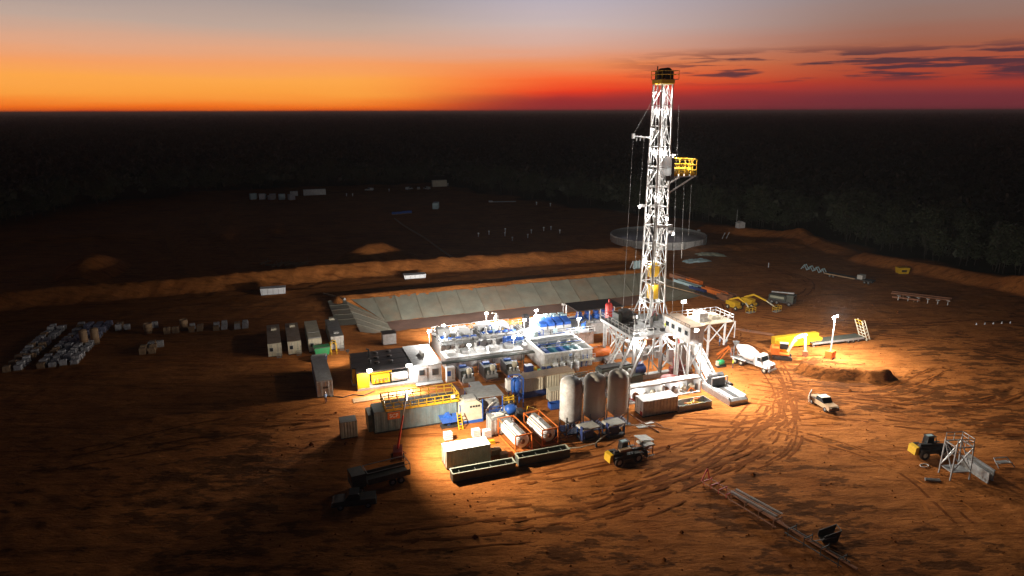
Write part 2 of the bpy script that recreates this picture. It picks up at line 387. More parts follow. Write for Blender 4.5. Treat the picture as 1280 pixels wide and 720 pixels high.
work = sst(np.maximum(np.maximum(-56 - U, U - 6), np.maximum(-25 - V, V - 30)), -2, 10) * (.35 + .65 * (1 - sst(V, -6, 20)))
a = me.attributes.new('rough', 'FLOAT', 'POINT'); a.data.foreach_set('value', work.ravel().astype(np.float32))  # where traffic has torn up the surface
me.materials.append(MT['soil']); g_ = bpy.data.objects.new('ground', me); col.objects.link(g_); tag(g_, 'red earth drilling pad and the dark plain out to the horizon', kind='structure')

# lined sump: mud floor, and liner sheets laid down the far and left slopes with overlapping seams
u0, u1, v0, v1 = PIT; k = PIT_D / PIT_S
b = B()
for i in range(40):
    for j in range(8):
        f = lambda i, j: (u0 + k - .3 + (u1 - u0 - 2 * k + .6) * i / 40, v0 + k - .3 + (v1 - v0 - 2 * k + .6) * j / 8)
        q = [f(i, j), f(i + 1, j), f(i + 1, j + 1), f(i, j + 1)]
        b.add([Wd(x, y, -PIT_D + .05 + .12 * float(vn(x * .3, y * .3, 44))) for x, y in q], [(0, 1, 2, 3)], True)
tag(b.ob('pit_floor', 'pit_mud'), 'brown drilling mud drying on the sump floor', kind='structure')
lin_ = thing('pit_liner', 'grey olive plastic liner sheets draped down the banks of the long sump', 'liner', (u0 + u1) / 2, v1, 0)
def sheet(name, quad, n=12, m=5):
    # quad: four (u, v, z) corners, top-left, top-right, bottom-right, bottom-left; wrinkled a little
    b = B(); P = [Vector(q) for q in quad]; o = Vector(((u0 + u1) / 2, v1, 0))
    for i in range(n + 1):
        for j in range(m + 1):
            p = P[0].lerp(P[1], j / m).lerp(P[3].lerp(P[2], j / m), i / n)
            b.v.append(tuple(p - o + Vector((0, 0, .035 + .16 * float(vn(p.x * .9 + p.y * .3, p.y * .6 + p.x * .5, 61)) + .05 * float(vn(p.x * 2.3, p.y * 2.1, 62)) + (.09 if j == m else 0)))))
    for i in range(n):
        for j in range(m): q = i * (m + 1) + j; b.f.append((q, q + 1, q + m + 2, q + m + 1)); b.sm.append(True)
    p_ = b.ob(name, random.choice(('liner', 'liner', 'liner_aged', 'liner_dusty')), lin_)
    w = B()
    for i in range(n):
        a_, c_ = Vector(b.v[i * (m + 1) + m]), Vector(b.v[(i + 1) * (m + 1) + m]); w.bar(a_ + Vector((0, 0, .04)), c_ + Vector((0, 0, .04)), .16, .07)
    w.ob('weld_strip', 'weld', p_); return p_
for q in range(5): sheet('liner_sheet', [(u0 - 4.6, 46 + q * 4.1, .16), (u0 - 4.6, 50.2 + q * 4.1, .16), (u0 - .3, 50.2 + q * 4.1, .12), (u0 - .3, 46 + q * 4.1, .12)], 5, 3)   # apron at the left end
st = 5.3; x = u0 + 1.0
while x < u1 - 2:                                             # far bank, 16 sheets
    e = min(x + st + .12, u1 - 1.0)
    cl = lambda q: min(max(q, u0 + k), u1 - k)
    sheet('liner_sheet', [(x, v1 + .5, .06), (e, v1 + .5, .06), (cl(e), v1 - k, -PIT_D + .1), (cl(x), v1 - k, -PIT_D + .1)]); x += st
y = v0 + 1
while y < v1 - 2:                                             # left bank
    e = min(y + st + .12, v1 - .6); cl = lambda q: min(max(q, v0 + k), v1 - k)
    sheet('liner_sheet', [(u0 - .5, y, .06), (u0 - .5, e, .06), (u0 + k, cl(e), -PIT_D + .1), (u0 + k, cl(y), -PIT_D + .1)])
    sheet('liner_sheet', [(u1 + .5, e, .06), (u1 + .5, y, .06), (u1 - k, cl(y), -PIT_D + .1), (u1 - k, cl(e), -PIT_D + .1)]); y += st

# wheel tracks pressed into the soil: thin ribbons 2 cm over the ground
def track(pts, gap=1.9, w=.30, m='track_soil'):
    P = [Vector((p[0], p[1])) for p in pts]; C = []
    for i in range(len(P) - 1):
        p0 = P[max(i - 1, 0)]; p1 = P[i]; p2 = P[i + 1]; p3 = P[min(i + 2, len(P) - 1)]
        for t in np.linspace(0, 1, 9)[:-1]:
            C.append(.5 * ((2 * p1) + (p2 - p0) * t + (2 * p0 - 5 * p1 + 4 * p2 - p3) * t * t + (3 * p1 - p0 - 3 * p2 + p3) * t ** 3))
    C.append(P[-1]); b = B()
    for sgn in (-1, 1):
        rows = []
        for i, c in enumerate(C):
            d = (C[min(i + 1, len(C) - 1)] - C[max(i - 1, 0)]).normalized(); nrm = Vector((-d.y, d.x))
            q = []
            for o in (-w / 2, w / 2):
                x, y = c + nrm * (sgn * gap / 2 + o * (1 + .3 * random.random())); q.append(Wd(x, y, t0(x, y) + .03))
            rows.append(q)
        on = True
        for r0, r1 in zip(rows[:-1], rows[1:]):
            on = random.random() < (.8 if on else .35)
            if on: b.add([r0[0], r0[1], r1[1], r1[0]], [(0, 1, 2, 3)], True)
    tag(b.ob('wheel_track', m), 'pair of dark wheel tracks worn into the soil', kind='structure')
BASE = [([(6, 28), (18, 24), (28, 18), (26, 10), (14, 6)], 3), ([(34, 30), (28, 22), (20, 14), (22, 2), (12, -16), (-2, -30), (-30, -34)], 6), ([(8, -22), (-10, -31), (-30, -36), (-52, -33)], 4),
        ([(12, -12), (24, -24), (38, -30), (60, -28)], 5), ([(40, 20), (52, 2), (64, -10), (70, -30)], 3), ([(-60, -2), (-75, 2), (-95, -2)], 3), ([(8, -18), (22, -30), (40, -40)], 4),
        ([(4, -26), (10, -40), (6, -52)], 3), ([(45, 32), (60, 30), (72, 44), (70, 70)], 3), ([(-8, -19), (4, -22), (16, -16), (30, -21), (48, -16)], 5), ([(50, 44), (60, 56), (64, 68)], 2), ([(46, 14), (60, 8), (76, 4)], 3), ([(-34, -28), (-16, -27), (2, -24), (14, -26)], 4)]
rt_ = random.Random(9)
for pts, cnt in BASE:
    for q in range(cnt):
        dx, dy = rt_.gauss(0, 1.9), rt_.gauss(0, 1.9)
        track([(x + dx + rt_.gauss(0, .8), y + dy + rt_.gauss(0, .8)) for x, y in pts], 1.9, rt_.uniform(.22, .36), 'track_soil' if rt_.random() < .7 else 'road_soil')
def road(name, lab, pts, w):
    b = B(); rows = []
    for i, (x, y) in enumerate(pts):
        x1, y1 = pts[min(i + 1, len(pts) - 1)]; x0, y0 = pts[max(i - 1, 0)]; d = Vector((x1 - x0, y1 - y0)).normalized(); k_ = w * random.uniform(.85, 1.15)
        rows.append([Wd(x - d.y * o * k_, y + d.x * o * k_, t0(x - d.y * o * k_, y + d.x * o * k_) + .12) for o in (-.5, -.17, .17, .5)])
    for r0, r1 in zip(rows[:-1], rows[1:]):
        for j in range(3): b.add([r0[j], r0[j + 1], r1[j + 1], r1[j]], [(0, 1, 2, 3)], True)
    tag(b.ob(name, 'road_soil'), lab, kind='structure')
def curve(pts, n=10):
    P = [Vector(p) for p in pts]; C = []
    for i in range(len(P) - 1):
        p0, p1, p2, p3 = P[max(i - 1, 0)], P[i], P[i + 1], P[min(i + 2, len(P) - 1)]
        for t in np.linspace(0, 1, n + 1)[:-1]: q = .5 * ((2 * p1) + (p2 - p0) * t + (2 * p0 - 5 * p1 + 4 * p2 - p3) * t * t + (3 * p1 - p0 - 3 * p2 + p3) * t ** 3); C.append((q.x, q.y))
    return C + [tuple(P[-1])]
road('haul_road', 'curved graded haul road climbing through the dark rear yard', curve([(-82, 105), (-88, 130), (-96, 170), (-104, 215), (-100, 255), (-92, 290)]), 6.5)
road('haul_road', 'second fainter haul road in the dark rear yard', curve([(-70, 125), (-78, 165), (-86, 215), (-80, 260)]), 5)
road('haul_road', 'graded track along the bench between sump and berm', curve([(-130, 78), (-80, 79), (-40, 79), (0, 78), (46, 76)]), 5.5)

# ------------------------------------------------------------------ trees: each tree at the lit forest edge is its own thing
def crown_quads(rng, H, n, spread):
    b = B(); cl = []
    for i in range(rng.randint(9, 13)):
        t = rng.uniform(0, 2 * math.pi); r = spread * rng.uniform(.15, .8); cl.append(Vector((r * math.cos(t), r * math.sin(t), H * rng.uniform(.28, .95))))
    for i in range(n):
        c = rng.choice(cl); q = Vector((rng.gauss(0, 1), rng.gauss(0, 1), rng.gauss(0, .75))); p = c + q * spread * .24
        a = Vector((rng.gauss(0, 1), rng.gauss(0, 1), rng.gauss(0, 1))).normalized() * rng.uniform(.18, .42); d = a.cross(Vector((rng.gauss(0, 1), rng.gauss(0, 1), rng.gauss(0, 1)))).normalized() * rng.uniform(.12, .3)
        b.add([p - a, p + d, p + a, p - d], [(0, 1, 2, 3)])
    return b, cl
protos = []
for k_ in range(7):
    rng = random.Random(100 + k_); H = rng.uniform(9, 14); cr, cl = crown_quads(rng, H, 900, H * rng.uniform(.24, .36))
    tr = B(); pts = [Vector((0, 0, -.4))]
    for z in (.2, .4, .6): pts.append(Vector((rng.gauss(0, .25), rng.gauss(0, .25), H * z)))
    for i in range(3): tr.tube(pts[i], pts[i + 1], .15 - .035 * i, 7, .115 - .035 * i)
    for c in cl: tr.tube(pts[rng.choice((1, 2, 3))], c, .07, 5, .02)
    o = bpy.data.objects.new('eucalyptus_tree', None); col.objects.link(o); tag(o, 'tall thin-crowned eucalyptus in the dark line of trees round the clearing', 'tree', 'eucalyptus trees along the forest edge')
    tr.ob('trunk', 'trunk', o); cr.ob('crown', 'leaf', o); protos.append([o, False])
rng = random.Random(5); spots = []
def near_edge(a, b, n, dmin, dmax):
    (x0, y0), (x1, y1) = a, b; L = math.hypot(x1 - x0, y1 - y0); nxx, nyy = (y1 - y0) / L, -(x1 - x0) / L
    for i in range(n):
        t = (i + rng.random()) / n; d = dmin + (dmax - dmin) * rng.random() ** 1.4
        u, v = x0 + (x1 - x0) * t, y0 + (y1 - y0) * t
        for s in (1, -1):
            if float(edge_dist(np.array([u + nxx * 4 * s]), np.array([v + nyy * 4 * s]))[0]) < 0: spots.append((u + nxx * d * s, v + nyy * d * s)); break
for a_, b_, n_ in (((126, 20), (123, 64), 44), ((123, 64), (121, 103), 44), ((121, 103), (103, 142), 40), ((103, 142), (84, 182), 26), ((84, 182), (62, 250), 24), ((62, 250), (35, 335), 16), ((35, 335), (-40, 345), 18), ((-40, 345), (-107, 332), 16), ((-107, 332), (-147, 275), 14), ((-147, 275), (-167, 232), 14), ((126, 20), (136, -30), 16)):
    near_edge(a_, b_, n_, 3, 34)
for i, (u, v) in enumerate(spots):
    p = protos[i % 7]; rz = rng.uniform(0, 360); s = rng.uniform(.75, 1.2)
    o = place(p[0], u, v, None, rz) if not p[1] else dup(p[0], u, v, None, rz); p[1] = True
    o.scale = (s * rng.uniform(.9, 1.2), s * rng.uniform(.9, 1.2), s)
# the forest behind: one mass of crowns out to the horizon
rs = np.random.default_rng(3); M_ = 46000
rr = np.sqrt(rs.uniform(60 ** 2, 2600 ** 2, M_)); rr = rr * rs.uniform(.35, 1, M_) ** .55; rr = np.concatenate([rr, 1 / rs.uniform(1 / 14000, 1 / 1100, 26000)]); M_ = len(rr); tt = rs.uniform(R(-40), R(40), M_)
fx, fy = rr * np.sin(tt), rr * np.cos(tt); fu = (fx - OX) * CT + (fy - OY) * ST; fv = -(fx - OX) * ST + (fy - OY) * CT
keep = edge_dist(fu, fv) < -6; fx, fy = fx[keep], fy[keep]; n = len(fx)
hh = rs.uniform(4.5, 12, n); rad = rs.uniform(1.6, 3.4, n) * (1 + np.minimum(np.hypot(fx, fy), 6000) / 1300); K = 9
c = rs.normal(size=(n, K, 3)); c /= np.linalg.norm(c, axis=2, keepdims=True); ctr = c * rad[:, None, None] * rs.uniform(.5, 1, (n, K, 1)) * np.array([1, 1, .6]) + np.stack([fx, fy, np.minimum(hh - rad * .3, 13 - rad * .7)], -1)[:, None, :]
e1 = rs.normal(size=(n, K, 3)); e1 /= np.linalg.norm(e1, axis=2, keepdims=True); e2 = np.cross(e1, rs.normal(size=(n, K, 3))); e2 /= np.linalg.norm(e2, axis=2, keepdims=True)
sz = rad[:, None, None] * rs.uniform(.3, .65, (n, K, 1)); vv = np.stack([ctr - e1 * sz, ctr + e2 * sz * .8, ctr + e1 * sz, ctr - e2 * sz * .8], 2).reshape(-1, 3)
me = bpy.data.meshes.new('forest'); me.vertices.add(len(vv)); me.vertices.foreach_set('co', vv.ravel()); me.loops.add(len(vv)); me.loops.foreach_set('vertex_index', np.arange(len(vv), dtype=np.int32))
me.polygons.add(len(vv) // 4); me.polygons.foreach_set('loop_start', (np.arange(len(vv) // 4) * 4).astype(np.int32)); me.update(); me.validate(); me.materials.append(MT['leaf_far'])
fo = bpy.data.objects.new('forest', me); col.objects.link(fo); tag(fo, 'dark unbroken eucalyptus forest reaching to the horizon', 'forest', kind='stuff')

# ================================================================== DRILLING RIG
MU, MV = -1.4, 3.3; FZ = 8.0
WHITE = (1, .96, .90); WARM = (1, .88, .70); FLOOD = (1, .90, .75)
mast = thing('drilling_mast', 'tall floodlit white lattice drilling mast rising above the horizon', 'drilling mast', MU, MV, 0)
ZB, ZT = FZ + .9, 49.2; NB = 12
def mc(i, z):
    t = (z - ZB) / (ZT - ZB); hx, hy = 1.42 - .42 * t, 1.85 - .5 * t
    return Vector(((-1, 1, 1, -1)[i] * hx, (-1, -1, 1, 1)[i] * hy, z))
zs = [ZB + (ZT - ZB) * i / NB for i in range(NB + 1)]
for sct in range(6):
    lo, hi = zs[2 * sct], zs[2 * sct + 2]; b = B()
    for i in range(4): b.bar(mc(i, lo), mc(i, hi - .02), .21)
    sec = b.ob('mast_section', 'mast_paint', mast)
    for bay in (2 * sct, 2 * sct + 1):
        za, zb = zs[bay], zs[bay + 1]
        for f in range(4):
            i, j = f, (f + 1) % 4
            B().bar(mc(i, zb), mc(j, zb), .11).ob('crossbar', 'mast_paint', sec)
            p, q = (i, j) if bay % 2 == 0 else (j, i)
            if f in (1, 3):                                   # the two deep side faces: mid post and crossed diagonals
                ma, mb = (mc(i, za) + mc(j, za)) / 2, (mc(i, zb) + mc(j, zb)) / 2; mz = (za + zb) / 2
                mid = (ma + mb) / 2
                B().bar(ma, mb, .07).ob('post', 'mast_paint', sec)
                B().bar(mc(i, za), mb, .085).ob('brace', 'mast_paint', sec); B().bar(mc(j, za), mb, .085).ob('brace', 'mast_paint', sec)
            elif f == 2 or bay > 1:
                B().bar(mc(p, za), mc(q, zb), .11).ob('brace', 'mast_paint', sec)
# splayed feet on the drill floor
b = B()
for i in range(4):
    p = mc(i, ZB); b.bar(p, p + Vector((.0, (-.9, -.9, .5, .5)[i], -.9)), .34); b.bar(mc(i, ZB + 3.4), p + Vector((((-1.2, 1.2, .9, -.9)[i]), (-.4, -.4, 1.6, 1.6)[i], -.9)), .18)
    b.bx(p.x - .5, p.x + .5, p.y - .5 + (-.9, -.9, .5, .5)[i], p.y + .5 + (-.9, -.9, .5, .5)[i], FZ + .0, FZ + .12)
b.ob('mast_foot', 'mast_paint', mast)
cr = B(); cr.bx(-1.2, 1.25, -1.5, 1.5, 49.3, 49.95); crown = cr.ob('crown_beam', 'yellow', mast)
B().bx(-1.3, 1.9, -1.65, 1.65, 49.97, 50.05).ob('crown_deck', 'dark', crown)
for i, yy in enumerate((-.9, -.45, 0, .45, .9)): B().lathe([(.0, -.12), (.85, -.12), (.85, -.05), (.74, 0), (.85, .05), (.85, .12), (0, .12)], 18, (.2, yy, 51.0), 'y').ob('sheave', 'dark', crown)
B().bar((.2, -1.4, 51), (.2, 1.4, 51), .3).bx(-.5, .9, -1.5, -1.25, 50.05, 51.3).bx(-.5, .9, 1.25, 1.5, 50.05, 51.3).ob('sheave_bracket', 'dark', crown)
B().bx(-1.25, -.75, -.6, .6, 50.05, 51.4).bar((-1.0, .3, 51.4), (-1.0, .3, 52.1), .14).ob('crown_winch', 'dark', crown)
B().rail([(-1.3, -1.65, 50.05), (1.9, -1.65, 50.05), (1.9, 1.65, 50.05), (-1.3, 1.65, 50.05), (-1.3, -1.65, 50.05)], 1.3, 1.5, .05).ob('crown_railing', 'yellow', crown)
# racking platform: yellow basket on the right with its strut and dark gate
mb_ = B().bx(1.9, 6.5, -2.6, .9, 32.9, 33.1).ob('racking_platform', 'steel', mast); mb_.location = (-.45, .3, 1.2)
B().bar((6.2, -2.5, 33.0), (1.5, -1.9, 30.2), .2).bar((6.2, .8, 33.0), (1.5, 1.9, 30.2), .2).ob('platform_strut', 'mast_paint', mb_)
B().rail([(2.0, -2.55, 33.1), (6.45, -2.55, 33.1), (6.45, .85, 33.1), (2.0, .85, 33.1)], 2.7, 1.1, .075, (.33, .66)).ob('basket_railing', 'yellow', mb_)
for xx in (2.1, 3.2, 4.3, 5.4): B().bx(xx, xx + .75, -2.52, -2.47, 33.1, 33.75).ob('kick_panel', 'yellow', mb_)
for xx in (2.6, 3.6, 4.6, 5.6): B().bar((xx, -2.3, 34.3), (xx, .5, 34.3), .13).ob('racking_finger', 'yellow', mb_)
B().bx(1.4, 2.0, -2.7, .7, 32.6, 36.3).ob('wind_wall', 'dark', mb_)
B().bx(.6, 1.6, -2.4, -1.9, 32.4, 33.2).ob('platform_winch', 'dark', mb_)
B().bx(-1.5, 1.5, -2.9, -2.55, 25.8, 26.2).ob('mast_walkway', 'steel', mast)
# left boom with hanging lines
bm = B().bar((-1.0, 1.3, 40.6), (-4.3, 1.6, 40.9), .24).bx(-4.5, -4.1, 1.4, 1.8, 40.5, 41.3).ob('cathead_boom', 'cleanwhite', mast)
B().tube((-4.3, 1.6, 40.6), (-4.9, 1.6, 11), .03, 5).tube((-2.3, 1.4, 40.6), (-3.4, 1.2, 9), .025, 5).tube((-4.3, 1.6, 41), (-1.1, 1.4, 46.6), .025, 5).ob('hanging_line', 'grey', bm)
for xx in (-3.7, -3.0, -2.3): B().bx(xx - .1, xx + .1, 1.4, 1.6, 40.1, 40.6).ob('boom_pulley', 'grey', bm)
B().pipe([(2.3, -1.5, 46), (2.6, -1.6, 30), (3.2, -1.8, 10)], .03).pipe([(5.2, -2.2, 32.8), (5.3, -2.2, 24)], .03).pipe([(3.9, -2.0, 32.8), (4.2, -2.1, 20)], .025).ob('tugger_line', 'grey', mast)
B().pipe([(-1.15, -1.95, 9), (-1.05, -1.85, 30)], .12).pipe([(1.2, 1.9, 9), (1.0, 1.7, 42)], .10).ob('standpipe', 'steel', mast)
# travelling block and yellow top drive on their lines
td = B().bx(-.75, .75, -.7, .7, 12.6, 15.2).ob('top_drive', 'yellow', mast)
B().bx(-.9, .9, -.45, .45, 16.6, 18.4).lathe([(0, -.3), (.75, -.3), (.75, .3), (0, .3)], 16, (0, 0, 18.4), 'y').ob('travelling_block', 'yellow', td)
B().bar((0, 0, 15.2), (0, 0, 16.6), .3).bar((-.3, 0, 9.2), (-.3, 0, 12.6), .12).bar((.3, 0, 9.2), (.3, 0, 12.6), .12).ob('bail', 'dark', td)
b = B()
for xx, yy in ((-.5, -.2), (-.3, .2), (-.1, -.2), (.1, .2), (.3, -.2), (.5, .2)): b.tube((xx, yy, 18.6), (xx * 1.3, yy, 49.4), .03, 5)
b.ob('drilling_line', 'steel', td)
B().tube((.9, 1.1, 9), (.9, 1.1, 49), .05, 6).tube((-.9, 1.1, 9), (-.9, 1.1, 49), .05, 6).ob('guide_rail', 'steel', mast)
B().pipe([(-1.2, -1.8, 29), (-2.0, -2.5, 24), (-1.7, -2.2, 18), (-.8, -1.2, 15.4)], .09).ob('mud_hose', 'dark', mast)
# ladder with cage up the right rear leg
b = B()
for i in range(66):
    z = 9 + i * .6; b.bar((1.9 - .42 * (z - 9) / 40, 1.2, z), (1.9 - .42 * (z - 9) / 40, 1.65, z), .05)
b.tube((1.9, 1.2, 9), (1.48, 1.2, 48.6), .04, 5).tube((1.9, 1.65, 9), (1.48, 1.65, 48.6), .04, 5); b.ob('ladder', 'mast_paint', mast)
# batten lamps fixed inside the mast legs
for i, z in enumerate((11.5, 15.5, 19.5, 23.5, 27.5, 31.0, 35.2, 38.6, 42, 45.2, 48.0)):
    s = -1 if i % 2 else 1; p = mc(0 if s < 0 else 3, z) * .82; p.z = z
    fx_ = B().bx(p.x - .08, p.x + .08, p.y - .5, p.y + .5, z, z + .12).ob('batten_lamp', 'steel', mast)
    B().bx(p.x - .06, p.x + .06, p.y - .45, p.y + .45, z - .07, z - .01).ob('tube', 'tube_lens', fx_)
    light(fx_, (p.x * .55, p.y * .6, z - .35), (620, 300, 760, 380, 560)[i % 5], WHITE, .15)

# floodlights clamped to the mast, aimed over the pad
for z_, p_, d_, pw, an in ((24.6, (1.7, -2.2), (.74, -.66, -.85), 46000, 92), (27.4, (.4, -2.3), (.10, -.75, -.95), 28000, 84), (26.0, (1.7, 2.0), (.75, .72, -.38), 32000, 90), (28.8, (-1.7, 2.0), (-.80, .47, -.38), 16000, 58)):
    f = B().bx(p_[0] - .35, p_[0] + .35, p_[1] - .3, p_[1] + .3, z_, z_ + .45).ob('flood_lamp', 'steel', mast); D = Vector(d_).normalized(); q = Vector((p_[0], p_[1], z_ + .2)) + D * .62
    B().tube(q - D * .1, q, .24, 14).ob('lens', 'lamp_lens', f); light(f, q + D * .25, pw, FLOOD, .25, (d_, an, 1.0))
f = B().bx(3.2, 3.7, -.2, .2, 36.5, 36.7).bar((3.4, .8, 33.1), (3.4, 0, 36.6), .08).ob('added_basket_lamp', 'steel', mb_); B().bx(3.25, 3.65, -.15, .15, 36.42, 36.49).ob('tube', 'tube_lens', f); light(f, (3.4, 0, 36.2), 3200, WHITE, .12)  # added lamp that brightens the yellow basket

# ------------------------------------------------------------------ substructure and drill floor
sub = thing('rig_substructure', 'brightly lit white steel substructure carrying the drill floor', 'substructure', MU, MV, 0)
fl = B().bx(-7.2, 4.6, -6.2, 5.6, FZ - .55, FZ - .08).ob('floor_frame', 'steel', sub)
for i in range(8):
    for j in range(4): B().bx(-7.2 + i * 1.475, -5.745 + i * 1.475, -6.2 + j * 2.95, -3.27 + j * 2.95, FZ - .075, FZ - (.0 if (i + j) % 3 else .015)).ob('floor_plate', 'grey' if (i * 3 + j) % 4 else 'steel', fl)
for xx in (-6.6, -1.3, 4.0):
    for yy in (-5.6, 5.0):
        B().bar((xx, yy, .8), (xx, yy, FZ - .56), .42).ob('column', 'steel', sub)
for yy in (-5.6, 5.0):
    for xa, xb in ((-6.6, -1.3), (-1.3, 4.0)):
        B().bar((xa, yy, 1), (xb, yy, FZ - .7), .2).ob('diagonal_brace', 'white', sub); B().bar((xb, yy, 1), (xa, yy, FZ - .7), .18).ob('diagonal_brace', 'white', sub)
    B().bx(-9.0, 5.2, yy - .55, yy + .55, 0, .8).ob('base_box', 'steel', sub)
for xx in (-6.6, 4.0):
    B().bar((xx, -5.6, 1), (xx, 5.0, FZ - .7), .2).ob('diagonal_brace', 'white', sub)
    B().bx(xx - .5, xx + .5, -5.05, 4.45, .05, .7).ob('base_box', 'steel', sub)
for xx, za in ((-5.2, 5.2), (1.8, 5.2)): B().bx(xx - .25, xx + .25, -5, 4.4, za, za + .35).ob('girder', 'white', sub)
B().rail([(-7.1, -6.1, FZ), (-3.2, -6.1, FZ)], 1.2, 1.3, .045).rail([(-7.1, 5.5, FZ), (4.5, 5.5, FZ)], 1.2, 1.3, .045).rail([(-7.1, -6.1, FZ), (-7.1, 5.5, FZ)], 1.2, 1.3, .045).ob('floor_railing', 'white', sub)
B().bx(-1.3, -.1, -.7, .7, FZ, FZ + .35).lathe([(0, FZ + .5), (.55, FZ + .5), (.6, FZ + .3)], 16, (.0, 0, 0)).ob('rotary_table', 'dark', sub)
# raised mast struts leaning down to the left front
for x0_, x1_, yy in ((-7.0, -10.6, -5.8), (-4.4, -8.2, -6.3)):
    s_ = B().bar((x0_, yy, FZ - .3), (x1_, yy - 1.2, 1.4), .34).ob('raising_leg', 'steel', sub)
    B().tube((x0_ * .6 + x1_ * .4, yy - .48, 4.9), (x1_, yy - 1.2, 1.4), .23, 10).ob('cylinder_barrel', 'grey', s_)
B().bx(-5.0, -4.0, -6.9, -6.2, 6.6, 7.5).ob('strut_knuckle', 'rust', sub)
for xx, yy, p in ((-4.6, -2.5, 1050), (1.6, -2.5, 1050), (-1.2, 2.8, 900)):
    f = B().bx(xx - .5, xx + .5, yy - .12, yy + .12, FZ - .8, FZ - .62).ob('batten_lamp', 'steel', sub); B().bx(xx - .45, xx + .45, yy - .09, yy + .09, FZ - .87, FZ - .81).ob('tube', 'tube_lens', f)
    light(f, (xx, yy, FZ - 1.2), p, WHITE, .2)
for xx, yy in ((-6.6, -6.25), (1.0, -6.25)):
    f = B().bx(xx - .3, xx + .3, yy - .1, yy + .1, FZ - 1.0, FZ - .62).ob('flood_lamp', 'steel', sub); B().bx(xx - .26, xx + .26, yy - .14, yy - .11, FZ - .96, FZ - .66).ob('lens', 'lamp_lens', f)
    light(f, (xx, yy - .4, FZ - .9), 1300, WHITE, .15)
rq = random.Random(21)
for i in range(26):
    x_, y_ = rq.uniform(-6.2, 3.8), rq.uniform(-5.4, 4.8); z_ = rq.uniform(1.0, 6.4); m_ = rq.choice(('grey', 'dark_green', 'steel', 'dark', 'grey', 'steel'))
    if i % 3 == 0: B().tube((x_, y_, .8), (x_ + rq.uniform(-.3, .3), y_, FZ - .6), rq.uniform(.07, .16), 8).ob('hanging_pipe', m_, sub)
    elif i % 3 == 1: B().tube((x_ - rq.uniform(1, 3), y_, z_), (x_ + rq.uniform(1, 3), y_ + rq.uniform(-.6, .6), z_), rq.uniform(.08, .17), 8).ob('flow_pipe', m_, sub)
    else: B().bar((x_, y_, z_), (x_ + rq.uniform(-2.4, 2.4), y_ + rq.uniform(-.3, .3), min(z_ + rq.uniform(1.5, 4), FZ - .7)), rq.uniform(.1, .2)).ob('secondary_brace', m_, sub)
for i in range(9):
    x_ = -6.8 + i * 1.3; B().bx(x_, x_ + .9, -6.75, -6.25, rq.uniform(1, 4), rq.uniform(4.6, 6.2)).ob('control_panel', rq.choice(('grey', 'steel', 'dark_green', 'grey')), sub) if i % 2 else B().pipe([(x_, -6.5, .9), (x_ + .2, -6.5, 4.2), (x_ + .9, -6.5, 5.2), (x_ + 1.0, -6.4, 7.3)], .1, 7).ob('hose', rq.choice(('dark', 'grey')), sub)
for i in range(12):
    x_, y_ = rq.uniform(-6.6, .2), rq.uniform(-5.6, 5.0)
    if abs(x_) < 2.0 and abs(y_) < 2.8 or x_ < -2.6 and -.4 < y_ < 2.8: continue
    B().bx(x_ - .35, x_ + .35, y_ - .3, y_ + .3, FZ + .001, FZ + rq.uniform(.5, 1.6)).ob('floor_locker', rq.choice(('dark', 'grey', 'dark_green', 'dark')), sub)
f = B().tube((-6.9, -6.0, FZ), (-6.9, -6.0, FZ + 3.4), .06, 7).bx(-7.2, -6.6, -6.1, -5.85, FZ + 3.3, FZ + 3.75).ob('added_floor_lamp', 'white', sub); B().bx(-6.6, -6.56, -6.08, -5.88, FZ + 3.35, FZ + 3.7).ob('lens', 'lamp_lens', f); light(f, (-6.1, -6.0, FZ + 3.4), 1500, WHITE, .15, ((.9, .1, -.35), 130, .7))  # added pole lamp to brighten the drawworks and the doghouse side wall
dw = thing('drawworks', 'dark hoisting drum winch on the left side of the drill floor', 'winch', MU - 4.7, MV + 1.2, FZ)
B().bx(-1.9, 1.9, -1.3, 1.3, .0, .4).ob('skid', 'dark', dw); B().lathe([(0, -1.2), (1.0, -1.2), (1.0, -1), (.6, -.95), (.6, .95), (1.0, 1), (1.0, 1.2), (0, 1.2)], 20, (0, 0, 1.35), 'x').ob('drum', 'dark', dw)
B().bx(-1.9, -1.3, -1.1, 1.1, .4, 2.2).ob('brake_housing', 'dark_green', dw); B().bx(1.3, 1.9, -.8, .9, .4, 1.9).ob('motor', 'dark', dw); B().prism([(-1.2, 1.6), (1.2, 1.6), (.8, 2.6), (-.8, 2.6)], -.9, .9, 'y').ob('hood', 'dark', dw)
it = thing('iron_roughneck', 'dark pipe handling arm by the mast foot on the drill floor', 'machine', MU - 1.9, MV - 3.4, FZ)
B().bx(-.6, .6, -.6, .6, 0, .3).bar((0, 0, .3), (-.1, .1, 2.2), .4).ob('pedestal', 'dark', it); B().bar((-.1, .1, 2.1), (.9, .5, 2.7), .3).bx(.5, 1.3, .1, .9, 1.4, 2.5).ob('clamp_head', 'dark_green', it)
B().pipe([(.1, .3, 2.3), (.3, .2, 3.1), (.7, .1, 3.2), (.9, .1, 2.3)], .09).ob('red_hose', 'maroon', it)
yc_ = thing('air_winch', 'orange yellow air winch on a pedestal in front of the mast foot', 'winch', MU + 1.4, MV - 4.6, FZ)
B().bx(-.45, .45, -.45, .45, 0, 1.1).ob('pedestal', 'yellow', yc_); B().lathe([(0, -.5), (.42, -.5), (.42, -.42), (.25, -.4), (.25, .4), (.42, .42), (.42, .5), (0, .5)], 16, (0, 0, 1.6), 'x').ob('drum', 'orange', yc_)
